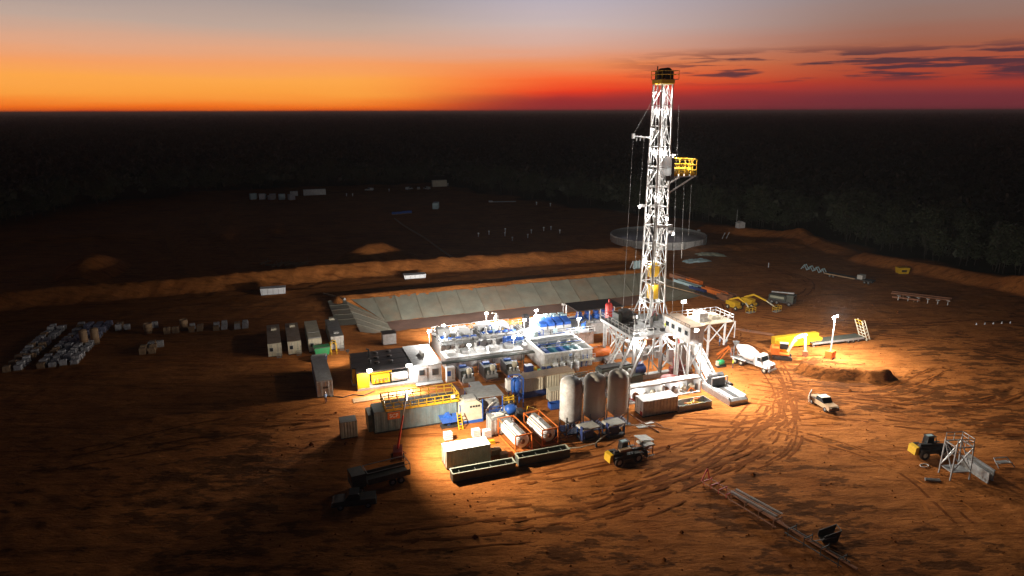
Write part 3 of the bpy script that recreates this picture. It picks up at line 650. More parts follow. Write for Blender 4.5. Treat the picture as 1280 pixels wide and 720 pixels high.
# red vessel: mud gas separator
gs = thing('gas_separator', 'tall red cylindrical gas separator vessel standing behind the tanks', 'vessel', -3.6, 15.2, 0)
B().lathe([(0, 3.2), (.55, 3.3), (.72, 3.7), (.72, 8.3), (.55, 8.7), (.0, 8.8)], 20).ob('shell', 'red', gs); B().tube((0, 0, 8.7), (0, 0, 9.5), .18, 10).ob('vent_stub', 'red', gs)
for x_, y_ in ((-.6, -.6), (.6, -.6), (.6, .6), (-.6, .6)): B().bar((x_, y_, 0), (x_, y_, 4.2), .16).ob('leg', 'white', gs)
B().pipe([(.8, -.2, 8), (1.1, -.2, 8), (1.1, -.2, 3)], .12).ob('drain_pipe', 'white', gs)
# doghouse: long grey-roofed cabin on legs at the front of the floor
dh = thing('doghouse', 'white driller cabin with dusty grey roof and small windows on the drill floor', 'cabin', -.4, -5.3, 0)
L0, L1 = -3.9, 3.9
wl = B().bx(-1.35, 1.35, L0, L1, FZ, FZ + 2.75).ob('wall', 'white', dh)
rf = B().bx(-1.5, 1.5, L0 - .12, L1 + .12, FZ + 2.76, FZ + 2.9).ob('roof', 'roof_dusty', dh)
B().rail([(-1.45, L0, FZ + 2.9), (-1.45, L1, FZ + 2.9)], .35, 1.3, .05, ()).ob('roof_rail', 'dark', rf)
for yy in (-2.9, -1.0, 1.0, 2.7):
    w = B().bx(-1.40, -1.36, yy - .5, yy + .5, FZ + 1.2, FZ + 2.1).ob('window', 'steel', dh); B().bx(-1.43, -1.405, yy - .42, yy + .42, FZ + 1.28, FZ + 2.02).ob('pane', 'glass', w)
d_ = B().bx(-.45, .45, L0 - .06, L0 - .01, FZ + .05, FZ + 2.1).ob('door', 'steel', dh); B().bx(.25, .32, L0 - .12, L0 - .065, FZ + 1, FZ + 1.15).ob('handle', 'dark', d_)
for x_, y_ in ((-1.2, -3.7), (1.2, -3.7), (-1.2, 0), (1.2, 0)): B().bar((x_, y_, 0), (x_, y_, FZ - .01), .26).ob('leg', 'white', dh)
B().bar((-1.2, -3.7, 1), (-1.2, 0, FZ - .4), .16).bar((1.2, -3.7, FZ - .4), (1.2, 0, 1), .16).ob('leg_brace', 'white', dh)
B().tube((-2.4, -2.6, FZ - .3), (-1.3, -2.6, FZ - .3), .22, 10).tube((-2.4, -2.6, FZ - .3), (-2.6, -2.6, .2), .2, 10).ob('shale_duct', 'white', dh)
f = B().bx(-.9, -.1, L0 - .5, L0 - .2, FZ + 2.2, FZ + 2.75).ob('flood_lamp', 'steel', dh); B().bx(-.84, -.16, L0 - .56, L0 - .51, FZ + 2.26, FZ + 2.69).ob('lens', 'lamp_lens', f)
light(f, (-.5, L0 - .9, FZ + 2.3), 15000, WHITE, .2, ((-.1, -.8, -.6), 160, .6))
f = B().bx(1.4, 1.7, -3.4, -2.6, FZ + 2.0, FZ + 2.55).ob('flood_lamp', 'steel', dh); B().bx(1.71, 1.75, -3.34, -2.66, FZ + 2.05, FZ + 2.5).ob('lens', 'lamp_lens', f)
light(f, (2.2, -3, FZ + 2.2), 12500, WHITE, .2, ((.9, -.35, -.6), 150, .6))
# side platform right of the doghouse with truss brackets and the big flood
sp = thing('side_platform', 'white railed platform on truss brackets at the right of the drill floor', 'platform', 8.3, 1.6, 0)
B().bx(-5.0, 5.0, -2.6, 2.8, FZ - .15, FZ).ob('deck', 'cream', sp)
B().rail([(-4.9, 2.75, FZ), (4.95, 2.75, FZ), (4.95, -2.55, FZ), (-4.0, -2.55, FZ)], 1.2, 1.2, .05).ob('railing', 'white', sp)
for xx in (-3.5, 0, 3.4): B().bar((xx, 2.4, 0), (xx, 2.4, FZ - .16), .28).ob('leg', 'white', sp); B().bar((xx, -2.3, 3.5 if xx > 3 else 0), (xx, -2.3, FZ - .16), .26).ob('leg', 'white', sp)
for xa, xb in ((-3.5, 0), (0, 3.4)): B().bar((xa, -2.3, FZ - .3), (xb, -2.3, 4.3), .16).ob('truss_brace', 'white', sp); B().bar((xa, -2.3, 4.3), (xb, -2.3, FZ - .3), .16).ob('truss_brace', 'white', sp)
B().bar((3.4, -2.3, 3.6), (5.6, -2.3, FZ - .2), .16).bar((5.6, -2.3, FZ - .2), (5.6, -2.3, FZ - 3.4), .12).bar((3.4, -2.3, FZ - .2), (5.6, -2.3, FZ - .2), .14).ob('outrigger', 'white', sp)
B().bx(-1.6, .3, -1.4, .6, FZ, FZ + 1.7).ob('equipment_box', 'white', sp); B().bx(1.6, 3.1, -.9, 1.2, FZ, FZ + .9).ob('tool_chest', 'cream', sp)
pl = B().tube((-2.8, 2.2, FZ), (-2.8, 2.2, FZ + 3.0), .07, 8).ob('lamp_pole', 'white', sp); B().bx(-3.3, -2.3, 1.95, 2.2, FZ + 2.9, FZ + 3.5).ob('flood_lamp', 'steel', pl); B().bx(-3.24, -2.36, 1.88, 1.94, FZ + 2.96, FZ + 3.44).ob('lens', 'lamp_lens', pl)
light(pl, (-2.8, 1.5, FZ + 3.2), 9000, WHITE, .25, ((.85, -.35, -.45), 130, .6))
# catwalk and V-door ramp
cw = thing('catwalk_ramp', 'pale steel pipe catwalk with inclined ramp up to the drill floor', 'catwalk', 2.6, -15.5, 0)
B().prism([(-1.6, .0), (5.8, .0), (5.8, 1.05), (-1.2, 1.05), (-1.6, .7)], -1.75, 1.75, 'x').ob('catwalk_bed', 'steel', cw)
B().bx(-.45, .45, -1.0, 5.5, 1.06, 1.12).ob('pipe_trough', 'dark', cw)
for xx in (-1.55, 1.55): B().bx(xx - .1, xx + .1, -1.2, 5.7, 1.06, 1.3).ob('side_curb', 'white', cw)
B().bx(-1.2, 1.2, 3.6, 5.2, 1.13, 2.5).lathe([(0, -1.1), (.6, -1.1), (.6, 1.1), (0, 1.1)], 14, (0, 4.4, 2.6), 'x').ob('winch_unit', 'dark', cw); B().bar((-1.5, 3.5, 1.1), (-1.5, 3.5, 2.7), .15).bar((1.5, 3.5, 1.1), (1.5, 3.5, 2.7), .15).bar((-1.5, 3.5, 2.7), (1.5, 3.5, 2.7), .15).ob('winch_guard', 'steel', cw)
for xx in (-1.3, 1.3): B().bar((xx, 5.6, 1.0), (xx - .9, 13.0, FZ + .2), .3, .6).ob('ramp_beam', 'steel', cw)
for i in range(7):
    t = i / 6; yy, z_ = 5.9 + 6.7 * t, 1.4 + 6.5 * t; B().bar((-1.2 - .9 * t, yy, z_), (1.2 - .9 * t, yy, z_), .22).ob('ramp_crossbeam', 'steel', cw)
B().add([(-.75, 5.7, 1.35), (.75, 5.7, 1.35), (-.15, 12.9, FZ + .35), (-1.65, 12.9, FZ + .35)], [(0, 1, 2, 3)]).ob('ramp_plate', 'white', cw)
B().bar((1.2, 8.2, 0), (.9, 8.0, 3.1), .25).bar((-1.2, 8.2, 0), (-1.5, 8.0, 3.1), .25).ob('ramp_prop', 'steel', cw)
B().bx(1.85, 2.3, 3.2, 4.6, .5, 1.0).lathe([(0, -.8), (.28, -.8), (.28, .8), (0, .8)], 12, (2.2, 3.9, 1.2), 'y').ob('hydraulic_unit', 'dark', cw)
# blowout preventer stack standing under the floor and its dished cover
bo = thing('blowout_preventer', 'dark red stacked blowout preventer under the drill floor', 'valve stack', -.6, -4.6, 0)
B().lathe([(.5, .0), (.5, .6), (.75, .6), (.75, .8), (.5, .85), (.5, 1.5), (.8, 1.5), (.8, 1.75), (.5, 1.8), (.5, 2.3), (.75, 2.3), (.85, 2.6), (.85, 3.4), (.6, 3.8), (.3, 3.9), (.3, 4.6), (0, 4.6)], 18).ob('stack', 'maroon', bo)
for z_ in (1.15, 2.05): B().bx(-1.5, 1.5, -.42, .42, z_ - .35, z_ + .35).ob('ram_body', 'maroon', bo)
B().tube((0, 0, 4.6), (0, 0, 7.2), .15, 8).ob('riser_pipe', 'red', bo)
ca = thing('maroon_cap', 'dark maroon dished steel cover lying on trestles below the doghouse', 'cover', -4.2, -8.0, 1.9)
B().lathe([(0, .55), (.9, .48), (1.5, .25), (1.7, 0), (1.7, -.12), (0, -.12)], 24).ob('dish', 'maroon', ca)
tr_ = thing('steel_trestle', 'low steel trestle carrying the maroon cover', 'trestle', -4.2, -8.0, 0)
for x_ in (-1.2, 1.2): B().bar((x_, -1, 0), (x_, -.6, 1.66), .14).bar((x_, 1, 0), (x_, .6, 1.66), .14).ob('leg', 'steel', tr_)
B().bx(-1.5, 1.5, -.7, .7, 1.66, 1.77).ob('top_plate', 'steel', tr_)
# stair from the floor to the ground on the left
stt = thing('steel_stair', 'open steel stair climbing to the drill floor beside the struts', 'stair', -10.2, 1.0, 0)
for i in range(20): B().bx(-1.7 + i * .22, -1.42 + i * .22, -.45, .45, .35 + i * .38, .40 + i * .38).ob('tread', 'grey', stt)
for yy in (-.5, .5): B().bar((-1.9, yy, 0), (2.7, yy, 7.9), .1, .25).bar((-1.9, yy, 1.1), (2.7, yy, 9.0), .06).ob('stringer', 'white', stt)

# ================================================================== CONTAINERS, TANKS, POWER
def container(name, label, u, v, L, W, H, m, rz=0, pitch=.55, roof=None, cat='container', group=None, z=None, endm=None, window=False):
    """long axis along local x, centred; corner posts, corrugated sides and ends, two door leaves at -x"""
    o = thing(name, label, cat, u, v, z, rz, group); x, y = L / 2, W / 2; z0 = .16
    B().bx(-x, x, -y, y, 0, z0).ob('base_frame', 'dark', o)
    for a in (-1, 1):
        for c in (-1, 1): B().bx(a * x - (.16 if a > 0 else 0), a * x + (.16 if a < 0 else 0), c * y - (.16 if c > 0 else 0), c * y + (.16 if c < 0 else 0), z0, H - .05).ob('corner_post', m, o)
    B().corr((-x + .15, -y + .02, 0), (1, 0, 0), (0, -1, 0), L - .3, z0, H - .05, pitch).ob('side_wall', m, o)
    B().corr((x - .15, y - .02, 0), (-1, 0, 0), (0, 1, 0), L - .3, z0, H - .05, pitch).ob('side_wall', m, o)
    B().corr((x - .02, -y + .15, 0), (0, 1, 0), (1, 0, 0), W - .3, z0, H - .05, pitch).ob('end_wall', m, o)
    for c in (-1, 1):
        d = B().bx(-x + .03, -x + .09, *(sorted((.01 * c, c * (y - .17)))), z0 + .02, H - .1).ob('door', endm or m, o)
        B().tube((-x - .01, c * y * .45, z0 + .1), (-x - .01, c * y * .45, H - .2), .035, 6).bx(-x - .04, -x + .03, c * y * .45 - .12, c * y * .45 + .12, 1.1, 1.18).ob('lock_rod', 'grey', d)
    B().bx(-x, x, -y, y, H - .04, H).ob('roof', roof or m, o)
    return o
# accommodation row at the left rear: four long cabins end-on, each with its own front fittings
camp = []
for i, (uc, lab, m, rf_) in enumerate(((-65.6, 'leftmost white site cabin in the row of four with stair at its end', 'cream', 'roof_dusty'), (-62.0, 'second white site cabin from the left with pipes piled at its end', 'cream', 'roof_dusty'),
                                 (-58.2, 'third site cabin from the left behind the green bin', 'cream', 'cream'), (-54.0, 'rightmost white site cabin of the row with a hatch on its roof', 'white', 'grey'))):
    o = container('site_cabin', lab, uc, 37.6, 12.2, 2.45, 2.75, m, 90, .6, rf_, 'cabin', 'site cabins at the left rear'); camp.append(o)
    s = B().bx(-6.12, -6.06, .25, .95, 1.1, 1.9).ob('end_window', 'steel', o); B().bx(-6.15, -6.125, .32, .88, 1.17, 1.83).ob('pane', 'glass', s)
    for k_ in range(4): B().bx(-7.3 + k_ * .3, -7.0 + k_ * .3, -1.1, -.2, .18 * (k_ + 1) - .05, .18 * (k_ + 1)).ob('step', 'grey', o)
    B().bar((-7.3, -1.1, .9), (-6.2, -1.1, 1.7), .06).bar((-7.3, -1.1, .05), (-7.3, -1.1, .9), .06).ob('handrail', 'dark', o)
    if i == 3: B().bx(-4.4, -3.3, -.5, .5, 2.76, 2.95).ob('roof_hatch', 'white', o)
    if i == 2: B().bx(-2.2, -1.9, -1.2, 1.2, 2.76, 2.8).bx(-5.9, -5.4, -1.2, 1.2, 2.76, 2.82).ob('roof_strip', 'white', o)
    else: B().bx(2 + i, 3.2 + i, -.6, .4, 2.76, 3.15).ob('air_conditioner', 'cream', o)
gb = thing('skip_bin', 'green steel skip bin in front of the third site cabin', 'bin', -57.2, 29.4, 0, 4)
B().prism([(-1.2, .25), (1.2, .25), (1.5, 1.8), (-1.5, 1.8)], -.85, .85, 'y').ob('bin_body', 'green', gb); B().bx(-1.55, 1.55, -.92, -.84, 1.65, 1.82).bx(-1.55, 1.55, .84, .92, 1.65, 1.82).ob('rim', 'dark_green', gb)
for x_ in (-.9, .9): B().bx(x_ - .1, x_ + .1, -.8, .8, 0, .25).ob('foot', 'dark', gb)
yf = thing('tubular_frame', 'bent yellow tubular frame beside the green bin', 'frame', -55.0, 29.6, 0)
B().pipe([(-.5, -.8, 0), (-.5, -.8, 2.1), (-.1, -.8, 2.4), (.5, -.8, 2.2), (.5, -.8, 0)], .07, 7).ob('hoop', 'yellow', yf); B().pipe([(-.5, .8, 0), (-.5, .8, 2.1), (-.1, .8, 2.4), (.5, .8, 2.2), (.5, .8, 0)], .07, 7).ob('hoop', 'yellow', yf); B().bar((-.1, -.8, 2.4), (-.1, .8, 2.4), .09).bar((.5, -.8, 1.2), (.5, .8, 1.2), .09).ob('tie_bar', 'yellow', yf)
bt = thing('equipment_crate', 'small blue grey crate in front of the green bin', 'crate', -57.9, 26.4, 0)
B().bx(-1.3, 1.3, -.6, .6, .1, 1.0).ob('crate_body', 'navy', bt); B().bx(-1.35, 1.35, -.65, .65, 1.0, 1.08).ob('lid', 'grey', bt); B().bx(-1.2, -.8, -.6, .6, 0, .1).bx(.8, 1.2, -.6, .6, 0, .1).ob('runner', 'dark', bt)
wc = container('shipping_container', 'long white container standing alone left of the generators', -58.45, 14.8, 12.4, 2.5, 2.9, 'white', 90, .6, 'steel')
B().bx(-6.25, -6.21, -.5, .3, 1.5, 1.85).ob('end_plate', 'dark', wc)
ct = container('control_cabinet', 'small ribbed beige cabinet left of the slate tank', -56.6, -6.5, 2.3, 2.0, 2.6, 'cream', 0, .38, 'grey', 'cabinet')
# four generator sets side by side: dark roofed, yellow framed; the nearest has open sides showing its engine
GV = [(10.35, 'nearest yellow generator set, open sided with its engine floodlit'), (12.9, 'second yellow framed generator set with black roof'), (15.45, 'third yellow framed generator set with black roof'), (18.0, 'rearmost yellow framed generator set with black roof')]
for i, (vc, lab) in enumerate(GV):
    g = thing('generator_set', lab, 'generator', -48.3 + (-.25 * (3 - i) if i else -.0), vc, 0, 0, 'generator sets in a row'); L = 4.9
    B().bx(-L, L, -1.15, 1.15, 0, .35).ob('skid', 'steel', g)
    B().prism([(-L, 3.05), (L, 3.05), (L, 3.2), (-L, 3.2)], -1.22, 1.22, 'y').ob('roof', 'roof_black', g)
    for x_ in (-L + .1, -L + 1.9, L - .1):
        for y_ in (-1.08, 1.08): B().bar((x_, y_, .36), (x_, y_, 3.04), .16).ob('post', 'yellow', g)
    B().bx(-L + .05, -L + 1.85, -1.05, 1.05, .36, 3.0).ob('radiator_housing', 'yellow', g)
    for k_ in range(6): B().bx(-L - .03, -L + .04, -.95 + k_ * .32, -.75 + k_ * .32, .6, 2.8).ob('radiator_slat', 'dark', g)
    if i == 0:
        e = B().bx(-2.4, .6, -.55, .55, .7, 2.0).ob('engine_block', 'yellow', g); B().bx(-2.2, .4, -.7, -.5, 1.5, 2.2).bx(-2.2, .4, .5, .7, 1.5, 2.2).ob('cylinder_bank', 'yellow', e)
        for k_ in range(5): B().tube((-2.0 + k_ * .55, -.72, 1.6), (-2.0 + k_ * .55, -.95, 1.2), .1, 8).ob('exhaust_runner', 'rust', e)
        B().lathe([(0, .9), (.75, .9), (.75, 3.4), (.55, 3.7), (0, 3.7)], 18, (0, 0, 1.3), 'x').ob('alternator', 'white', g)
        B().tube((-2.6, 0, 2.45), (1.0, 0, 2.45), .2, 10).ob('air_intake', 'yellow', e)
        B().bx(3.9, L - .2, -1.0, 1.0, .36, 2.9).ob('switch_cabinet', 'white', g)
    else:
        B().bx(-L + 1.95, L - .15, -1.0, 1.0, .36, 2.95).ob('engine_enclosure', 'dark', g)
        for x_ in (-.5, 1.8): B().lathe([(0, 3.21), (.45, 3.21), (.45, 3.4), (.0, 3.42)], 14, (x_, 0, 0)).ob('roof_fan', 'roof_black', g)
        B().tube((-1.6, .2, 3.2), (-1.6, .2, 3.9), .14, 10).tube((-1.6, .2, 3.9), (-2.0, .2, 4.1), .14, 10).ob('exhaust_stack', 'dark', g)
for u_, p_, s_ in ((-51.2, 2200, .4), (-44.6, 8500, .5)):
    l_ = thing('wall_flood', 'white floodlight bracketed on the generator roof edge, ' + ('left one above the yellow radiator' if u_ < -50 else 'right one next to the white switch house'), 'floodlight', u_, 9.0, 3.2, 0, 'floodlights on the generator roof')
    B().bx(-.05, .05, -.4, .3, .0, .1).bar((0, -.35, .05), (0, -.4, .5), .08).ob('bracket', 'steel', l_); h_ = B().bx(-s_, s_, -.55, -.38, .25, .75).ob('lamp_head', 'steel', l_); B().bx(-s_ + .05, s_ - .05, -.6, -.555, .3, .7).ob('lens', 'lamp_lens', h_)
    light(l_, (0, -.95, .45), p_ if u_ < -50 else 2600, WARM if u_ < -50 else WHITE, .15)
    if u_ > -50: light(l_, (0, -.95, .45), 14000, WARM, .15, ((-.42, -.62, -.66), 108, .8))
l_ = thing('wall_flood', 'small added floodlight, unseen, at the rear left corner of the generator roofs facing the cabins', 'floodlight', -53.4, 19.4, 3.2); B().bx(-.05, .05, -.3, .1, 0, .6).ob('bracket', 'steel', l_); h_ = B().bx(-.3, .3, .1, .25, .3, .7).ob('lamp_head', 'steel', l_); B().bx(-.25, .25, .255, .3, .34, .66).ob('lens', 'small_lens', h_)  # added lamp, hidden by the roofs, to brighten the cabins
light(l_, (0, .7, .6), 2600, WARM, .15, ((-.35, .9, -.15), 120, .8))
sw = thing('switch_house', 'white flat-roofed switch house joined to the right end of the generators', 'building', -41.3, 13.9, 0)
B().bx(-2.3, 2.3, -5.2, 5.2, .25, 3.2).ob('wall', 'white', sw); B().bx(-2.4, 2.4, -5.35, 5.35, 3.2, 3.35).ob('roof', 'steel', sw); B().bx(-2.35, 2.35, -5.25, 5.25, 0, .25).ob('base', 'dark', sw)
w = B().bx(-1.9, -.3, -5.28, -5.21, .35, 2.8).ob('door', 'steel', sw); B().bx(-1.6, -.7, -5.32, -5.285, 1.6, 2.5).ob('pane', 'glass', w)
w = B().bx(.6, 1.8, -5.28, -5.21, 1.3, 2.5).ob('vent_grille', 'grey', sw)
for k_ in range(5): B().bx(.65, 1.75, -5.32, -5.285, 1.36 + k_ * .22, 1.48 + k_ * .22).ob('louvre', 'dark', w)
B().bx(-2.3, 2.3, -6.4, -5.22, .1, .25).ob('landing', 'steel', sw); B().bx(-.15, .35, -1, 1, 3.36, 3.9).ob('roof_unit', 'white', sw)
ep = thing('electrical_panel', 'white electrical panel box with blue meter right of the switch house', 'panel', -37.6, 8.3, 0)
B().bx(-.7, .7, -.5, .5, .2, 2.6).ob('box', 'cleanwhite', ep); B().bx(-.62, .0, -.54, -.505, 1.1, 2.0).ob('meter', 'blue', ep); B().bx(.15, .6, -.54, -.505, .5, 2.3).ob('door', 'white', ep); B().bx(-.8, .8, -.6, .6, 0, .2).ob('plinth', 'steel', ep)
wb = thing('white_cabin', 'small white box cabin behind the generator roofs near the sump corner', 'cabin', -44.0, 31.6, 0)
B().bx(-1.3, 1.3, -1, 1, .15, 2.3).ob('wall', 'white', wb); B().bx(-1.4, 1.4, -1.1, 1.1, 2.3, 2.42).ob('roof', 'dark', wb); B().bx(-1.3, 1.3, -1, 1, 0, .15).ob('skid', 'dark', wb)

# ------------------------------------------------------------------ mud tanks
def pole_lamp(lab, u, v, z, h, p, cl=WHITE, head=.34, lit=True, d=(0, -1), back=0):
    o = thing('deck_lamp', lab, 'lamp', u, v, z, 0, 'pole lamps on the mud tanks'); B().tube((0, 0, 0), (0, 0, h), .06, 7).ob('pole', 'white', o)
    hd = B().bx(-head, head, -.14, .14, h, h + .42).ob('lamp_head', 'steel', o)
    B().bx(-head + .04, head - .04, -.19, -.145, h + .04, h + .38).bx(-head + .04, head - .04, .145, .19, h + .04, h + .38).ob('lens', 'lamp_lens' if lit else 'canvas', hd)
    if lit: light(o, (d[0] * .55, d[1] * .55, h + .2), p, cl, .15)
    if lit and back: light(o, (0, .55, h + .2), back, cl, .15, ((.2, .95, -.12), 140, .8))
    return o
def tank(name, lab, u, v, L, W, H, m='white', ribs=1.5, deck='grey', railm='white', cat='tank', group='mud tanks', gap=()):
    o = thing(name, lab, cat, u, v, 0, 0, group); x, y = L / 2, W / 2
    B().bx(-x, x, -y, y, .3, H - .1).ob('tank_wall', m, o); B().bx(-x - .05, x + .05, -y - .05, y + .05, 0, .3).ob('skid', 'steel', o)
    n = max(2, int(L / ribs))
    for i in range(n + 1): B().bx(-x + L * i / n - .07, -x + L * i / n + .07, -y - .13, -y - .005, .31, H - .12).ob('rib', m, o)
    B().bx(-x - .1, x + .1, -y - .7, y + .1, H - .09, H).ob('deck', deck, o)
    for i in range(0, n, 2): B().bar((-x + L * (i + .5) / n, -y - .65, H - .1), (-x + L * (i + .5) / n, -y - .02, H - 1.1), .1).ob('deck_bracket', m, o)
    B().rail([(-x, -y - .65, H), (x, -y - .65, H)], 1.1, 1.4, .045).rail([(-x, y, H), (x, y, H)], 1.1, 1.4, .045).rail([(-x, -y - .65, H), (-x, y, H)], 1.1, 1.4, .045).ob('railing', railm, o)
    return o
def agitator(p, x, y, z, m='white'):
    a = B().bx(x - .45, x + .45, y - .45, y + .45, z, z + .5).ob('gearbox', m, p); B().tube((x, y, z + .5), (x, y, z + 1.5), .26, 12).ob('agitator_motor', m, a); B().lathe([(0, z + 1.62), (.2, z + 1.6), (.28, z + 1.5)], 12, (x, y, 0)).ob('motor_cap', 'grey', a)
ta = tank('mud_tank', 'leftmost white mud tank with railed deck beside the switch house', -32.4, 23.2, 8.0, 7.6, 2.8)
tb = tank('mud_tank', 'white mud tank between the leftmost tank and the blue machinery, crane hoist on deck', -24.2, 23.4, 7.9, 7.4, 2.8)
for p_, xs_ in ((ta, (-2.6, 0, 2.6)), (tb, (-2.6, .2, 2.8))):
    for x_ in xs_: agitator(p_, x_, -1.6, 2.8)
    B().bx(-3.4, -1.0, .6, 2.6, 2.8, 4.3).ob('hopper', 'white', p_); B().prism([(.4, 2.8), (3.2, 2.8), (2.8, 3.9), (.8, 3.9)], .4, 2.9, 'y').ob('degasser', 'cleanwhite', p_)
    B().pipe([(-3.6, -3, 3.1), (3.6, -3, 3.1)], .16, 8).pipe([(-3.6, 3.2, 3.3), (3.6, 3.2, 3.3)], .14, 8).ob('deck_pipe', 'white', p_)
    for x_ in (-3, -1.4, .8, 2.4): B().bx(x_, x_ + .9, -3.4, -2.5, 2.81, 2.86).ob('grating_panel', 'grey', p_)
    for i in range(5): B().lathe([(0, 0), (.14, 0), (.16, .3), (.09, .5), (0, .55)], 10, (random.uniform(-3.3, 3.3), random.uniform(-.6, .3), 2.8)).ob('valve', random.choice(('white', 'yellow', 'grey', 'red')), p_)
rq = random.Random(77)
for p_ in (ta, tb):
    for i in range(26):
        x_, y_ = rq.uniform(-3.7, 3.5), rq.uniform(-3.6, 3.4); k_ = i % 4
        if k_ == 0: B().bx(x_ - .3, x_ + .3, y_ - .2, y_ + .2, 2.801, 2.8 + rq.uniform(.3, 1.0)).ob('deck_box', rq.choice(('grey', 'blue', 'dark', 'pale_blue', 'white')), p_)
        elif k_ == 1: B().pipe([(x_, y_, 2.85), (x_, y_, 2.8 + rq.uniform(.5, 1.3)), (x_ + rq.uniform(-1, 1), y_, 2.8 + rq.uniform(.5, 1.3))], .07, 6).ob('riser_pipe', rq.choice(('grey', 'dark', 'blue', 'steel')), p_)
        elif k_ == 2: B().lathe([(0, 0), (.2, 0), (.22, .35), (.1, .5), (0, .5)], 10, (x_, y_, 2.8)).ob('small_motor', rq.choice(('blue', 'dark', 'grey')), p_)
        else: B().tube((x_ - .8, y_, 2.95), (x_ + .8, y_ + rq.uniform(-.4, .4), 2.95), .08, 6).ob('hose', rq.choice(('dark', 'grey', 'canvas')), p_)
    for i in range(5):
        x_, y_ = -3.2 + i * 1.5, rq.uniform(-2.6, -1.0); m_ = B().lathe([(0, -.55), (.3, -.55), (.34, .4), (.2, .6), (0, .6)], 12, (x_, y_, 3.25), 'x').ob('blue_motor', 'blue', p_); B().bx(x_ - .6, x_ + .6, y_ - .3, y_ + .3, 2.81, 2.92).ob('motor_base', 'dark', m_)
    for i in range(8):
        x_ = -3.6 + i * .95; B().pipe([(x_, -3.95, .4), (x_, -3.95, 1.4 + .3 * (i % 3)), (x_ + .5, -3.95, 1.7 + .3 * (i % 3)), (x_ + .5, -3.9, 2.6)], .08, 6).ob('suction_pipe', rq.choice(('grey', 'dark', 'blue', 'steel')), p_)
B().bar((1.2, 3.2, 2.8), (1.2, 3.2, 5.6), .22).bar((1.2, 3.2, 5.5), (.1, 2.5, 5.9), .16).bar((1.2, 3.2, 4.4), (2.4, 3.0, 3.4), .14).ob('hoist', 'cream', tb)
# front lower walkway tanks (white boxes with diagonal struts) between pumps and mud tanks
fr = thing('suction_tank', 'low white suction tank with diagonal struts behind the mud pumps', 'tank', -29.6, 15.4, 0)
B().bx(-7.4, 7.4, -1.9, 1.9, .2, 2.1).ob('tank_wall', 'white', fr); B().bx(-7.5, 7.5, -2.0, 2.0, 0, .2).ob('skid', 'steel', fr); B().bx(-7.45, 7.45, -1.95, 1.95, 2.1, 2.18).ob('lid', 'cleanwhite', fr)
for i in range(7): B().bar((-6.6 + i * 2.1, -1.97, .3), (-5.5 + i * 2.1, -2.3, 2.0), .14).ob('strut', 'white', fr); B().bar((-5.0 + i * 2.1, -1.97, .3), (-5.0 + i * 2.1, -1.97, 2.1), .16).ob('rib', 'steel', fr)
for i in range(5): B().bx(-6.8 + i * 2.8, -5.3 + i * 2.8, -1.0, .9, 2.19, 2.75).ob('hatch_box', ('white', 'steel', 'cleanwhite')[i % 3], fr)
for x_ in (-4.6, -1.0, 2.6): agitator(fr, x_, .6, 2.18)
pr = thing('pipe_walkway', 'long grey pipe rack walkway running above the mud pumps', 'walkway', -30.0, 11.9, 0)
for y_ in (-.5, -.2, .15, .5): B().tube((-10.6, y_, 2.05), (10.4, y_, 2.05), .13, 8).ob('pipe', ('dark_green', 'grey', 'dark', 'dark_green')[int(y_ * 3) % 4], pr)
for i in range(8): B().bar((-10 + i * 2.85, -.5, 0), (-10 + i * 2.85, -.5, 1.9), .14).bar((-10 + i * 2.85, .5, 0), (-10 + i * 2.85, .5, 1.9), .14).bar((-10 + i * 2.85, -.6, 1.88), (-10 + i * 2.85, .6, 1.88), .12).ob('trestle', 'grey', pr)
def mud_pump(lab, u, v):
    o = thing('mud_pump', lab, 'pump', u, v, 0, 0, 'mud pumps in a row')
    B().bx(-1.3, 1.3, -2.4, 2.6, 0, .3).ob('skid', 'rust', o); B().prism([(-1.0, .3), (.9, .3), (1.3, 1.0), (1.0, 1.9), (-.6, 2.0), (-1.0, 1.4)], -1.05, 1.05, 'x').ob('power_end', 'dark_green', o)
    f = B().bx(-1.0, 1.0, -2.0, -1.05, .3, 1.1).ob('fluid_end', 'grey', o)
    for x_ in (-.65, 0, .65): B().tube((x_, -1.6, 1.1), (x_, -1.6, 1.7), .22, 10).ob('valve_pot', 'steel', f)
    B().lathe([(0, 1.7), (.4, 1.75), (.5, 2.2), (.4, 2.6), (0, 2.7)], 14, (.2, -1.5, 0)).ob('pulsation_dampener', 'cream', f)
    m = B().lathe([(0, -1.15), (.62, -1.15), (.66, -1.0), (.66, 1.0), (.62, 1.15), (0, 1.15)], 18, (0, 1.75, 1.0), 'x').ob('motor', 'blue', o); B().bx(-.6, .6, 1.4, 2.1, 1.6, 2.1).ob('motor_blower', 'blue', m); B().lathe([(0, -.16), (.95, -.16), (.95, .16), (0, .16)], 20, (1.22, .6, 1.05), 'x').ob('belt_guard', 'navy', o)
    B().bx(-1.25, -1.0, -1.2, 1.9, .3, 2.15).ob('side_guard', 'dark', o)
    return o
mud_pump('leftmost mud pump with blue motor below the pipe walkway', -35.0, 7.7); mud_pump('middle mud pump with blue motor below the pipe walkway', -30.7, 7.9); mud_pump('rightmost mud pump with blue motor below the pipe walkway', -26.6, 8.1)
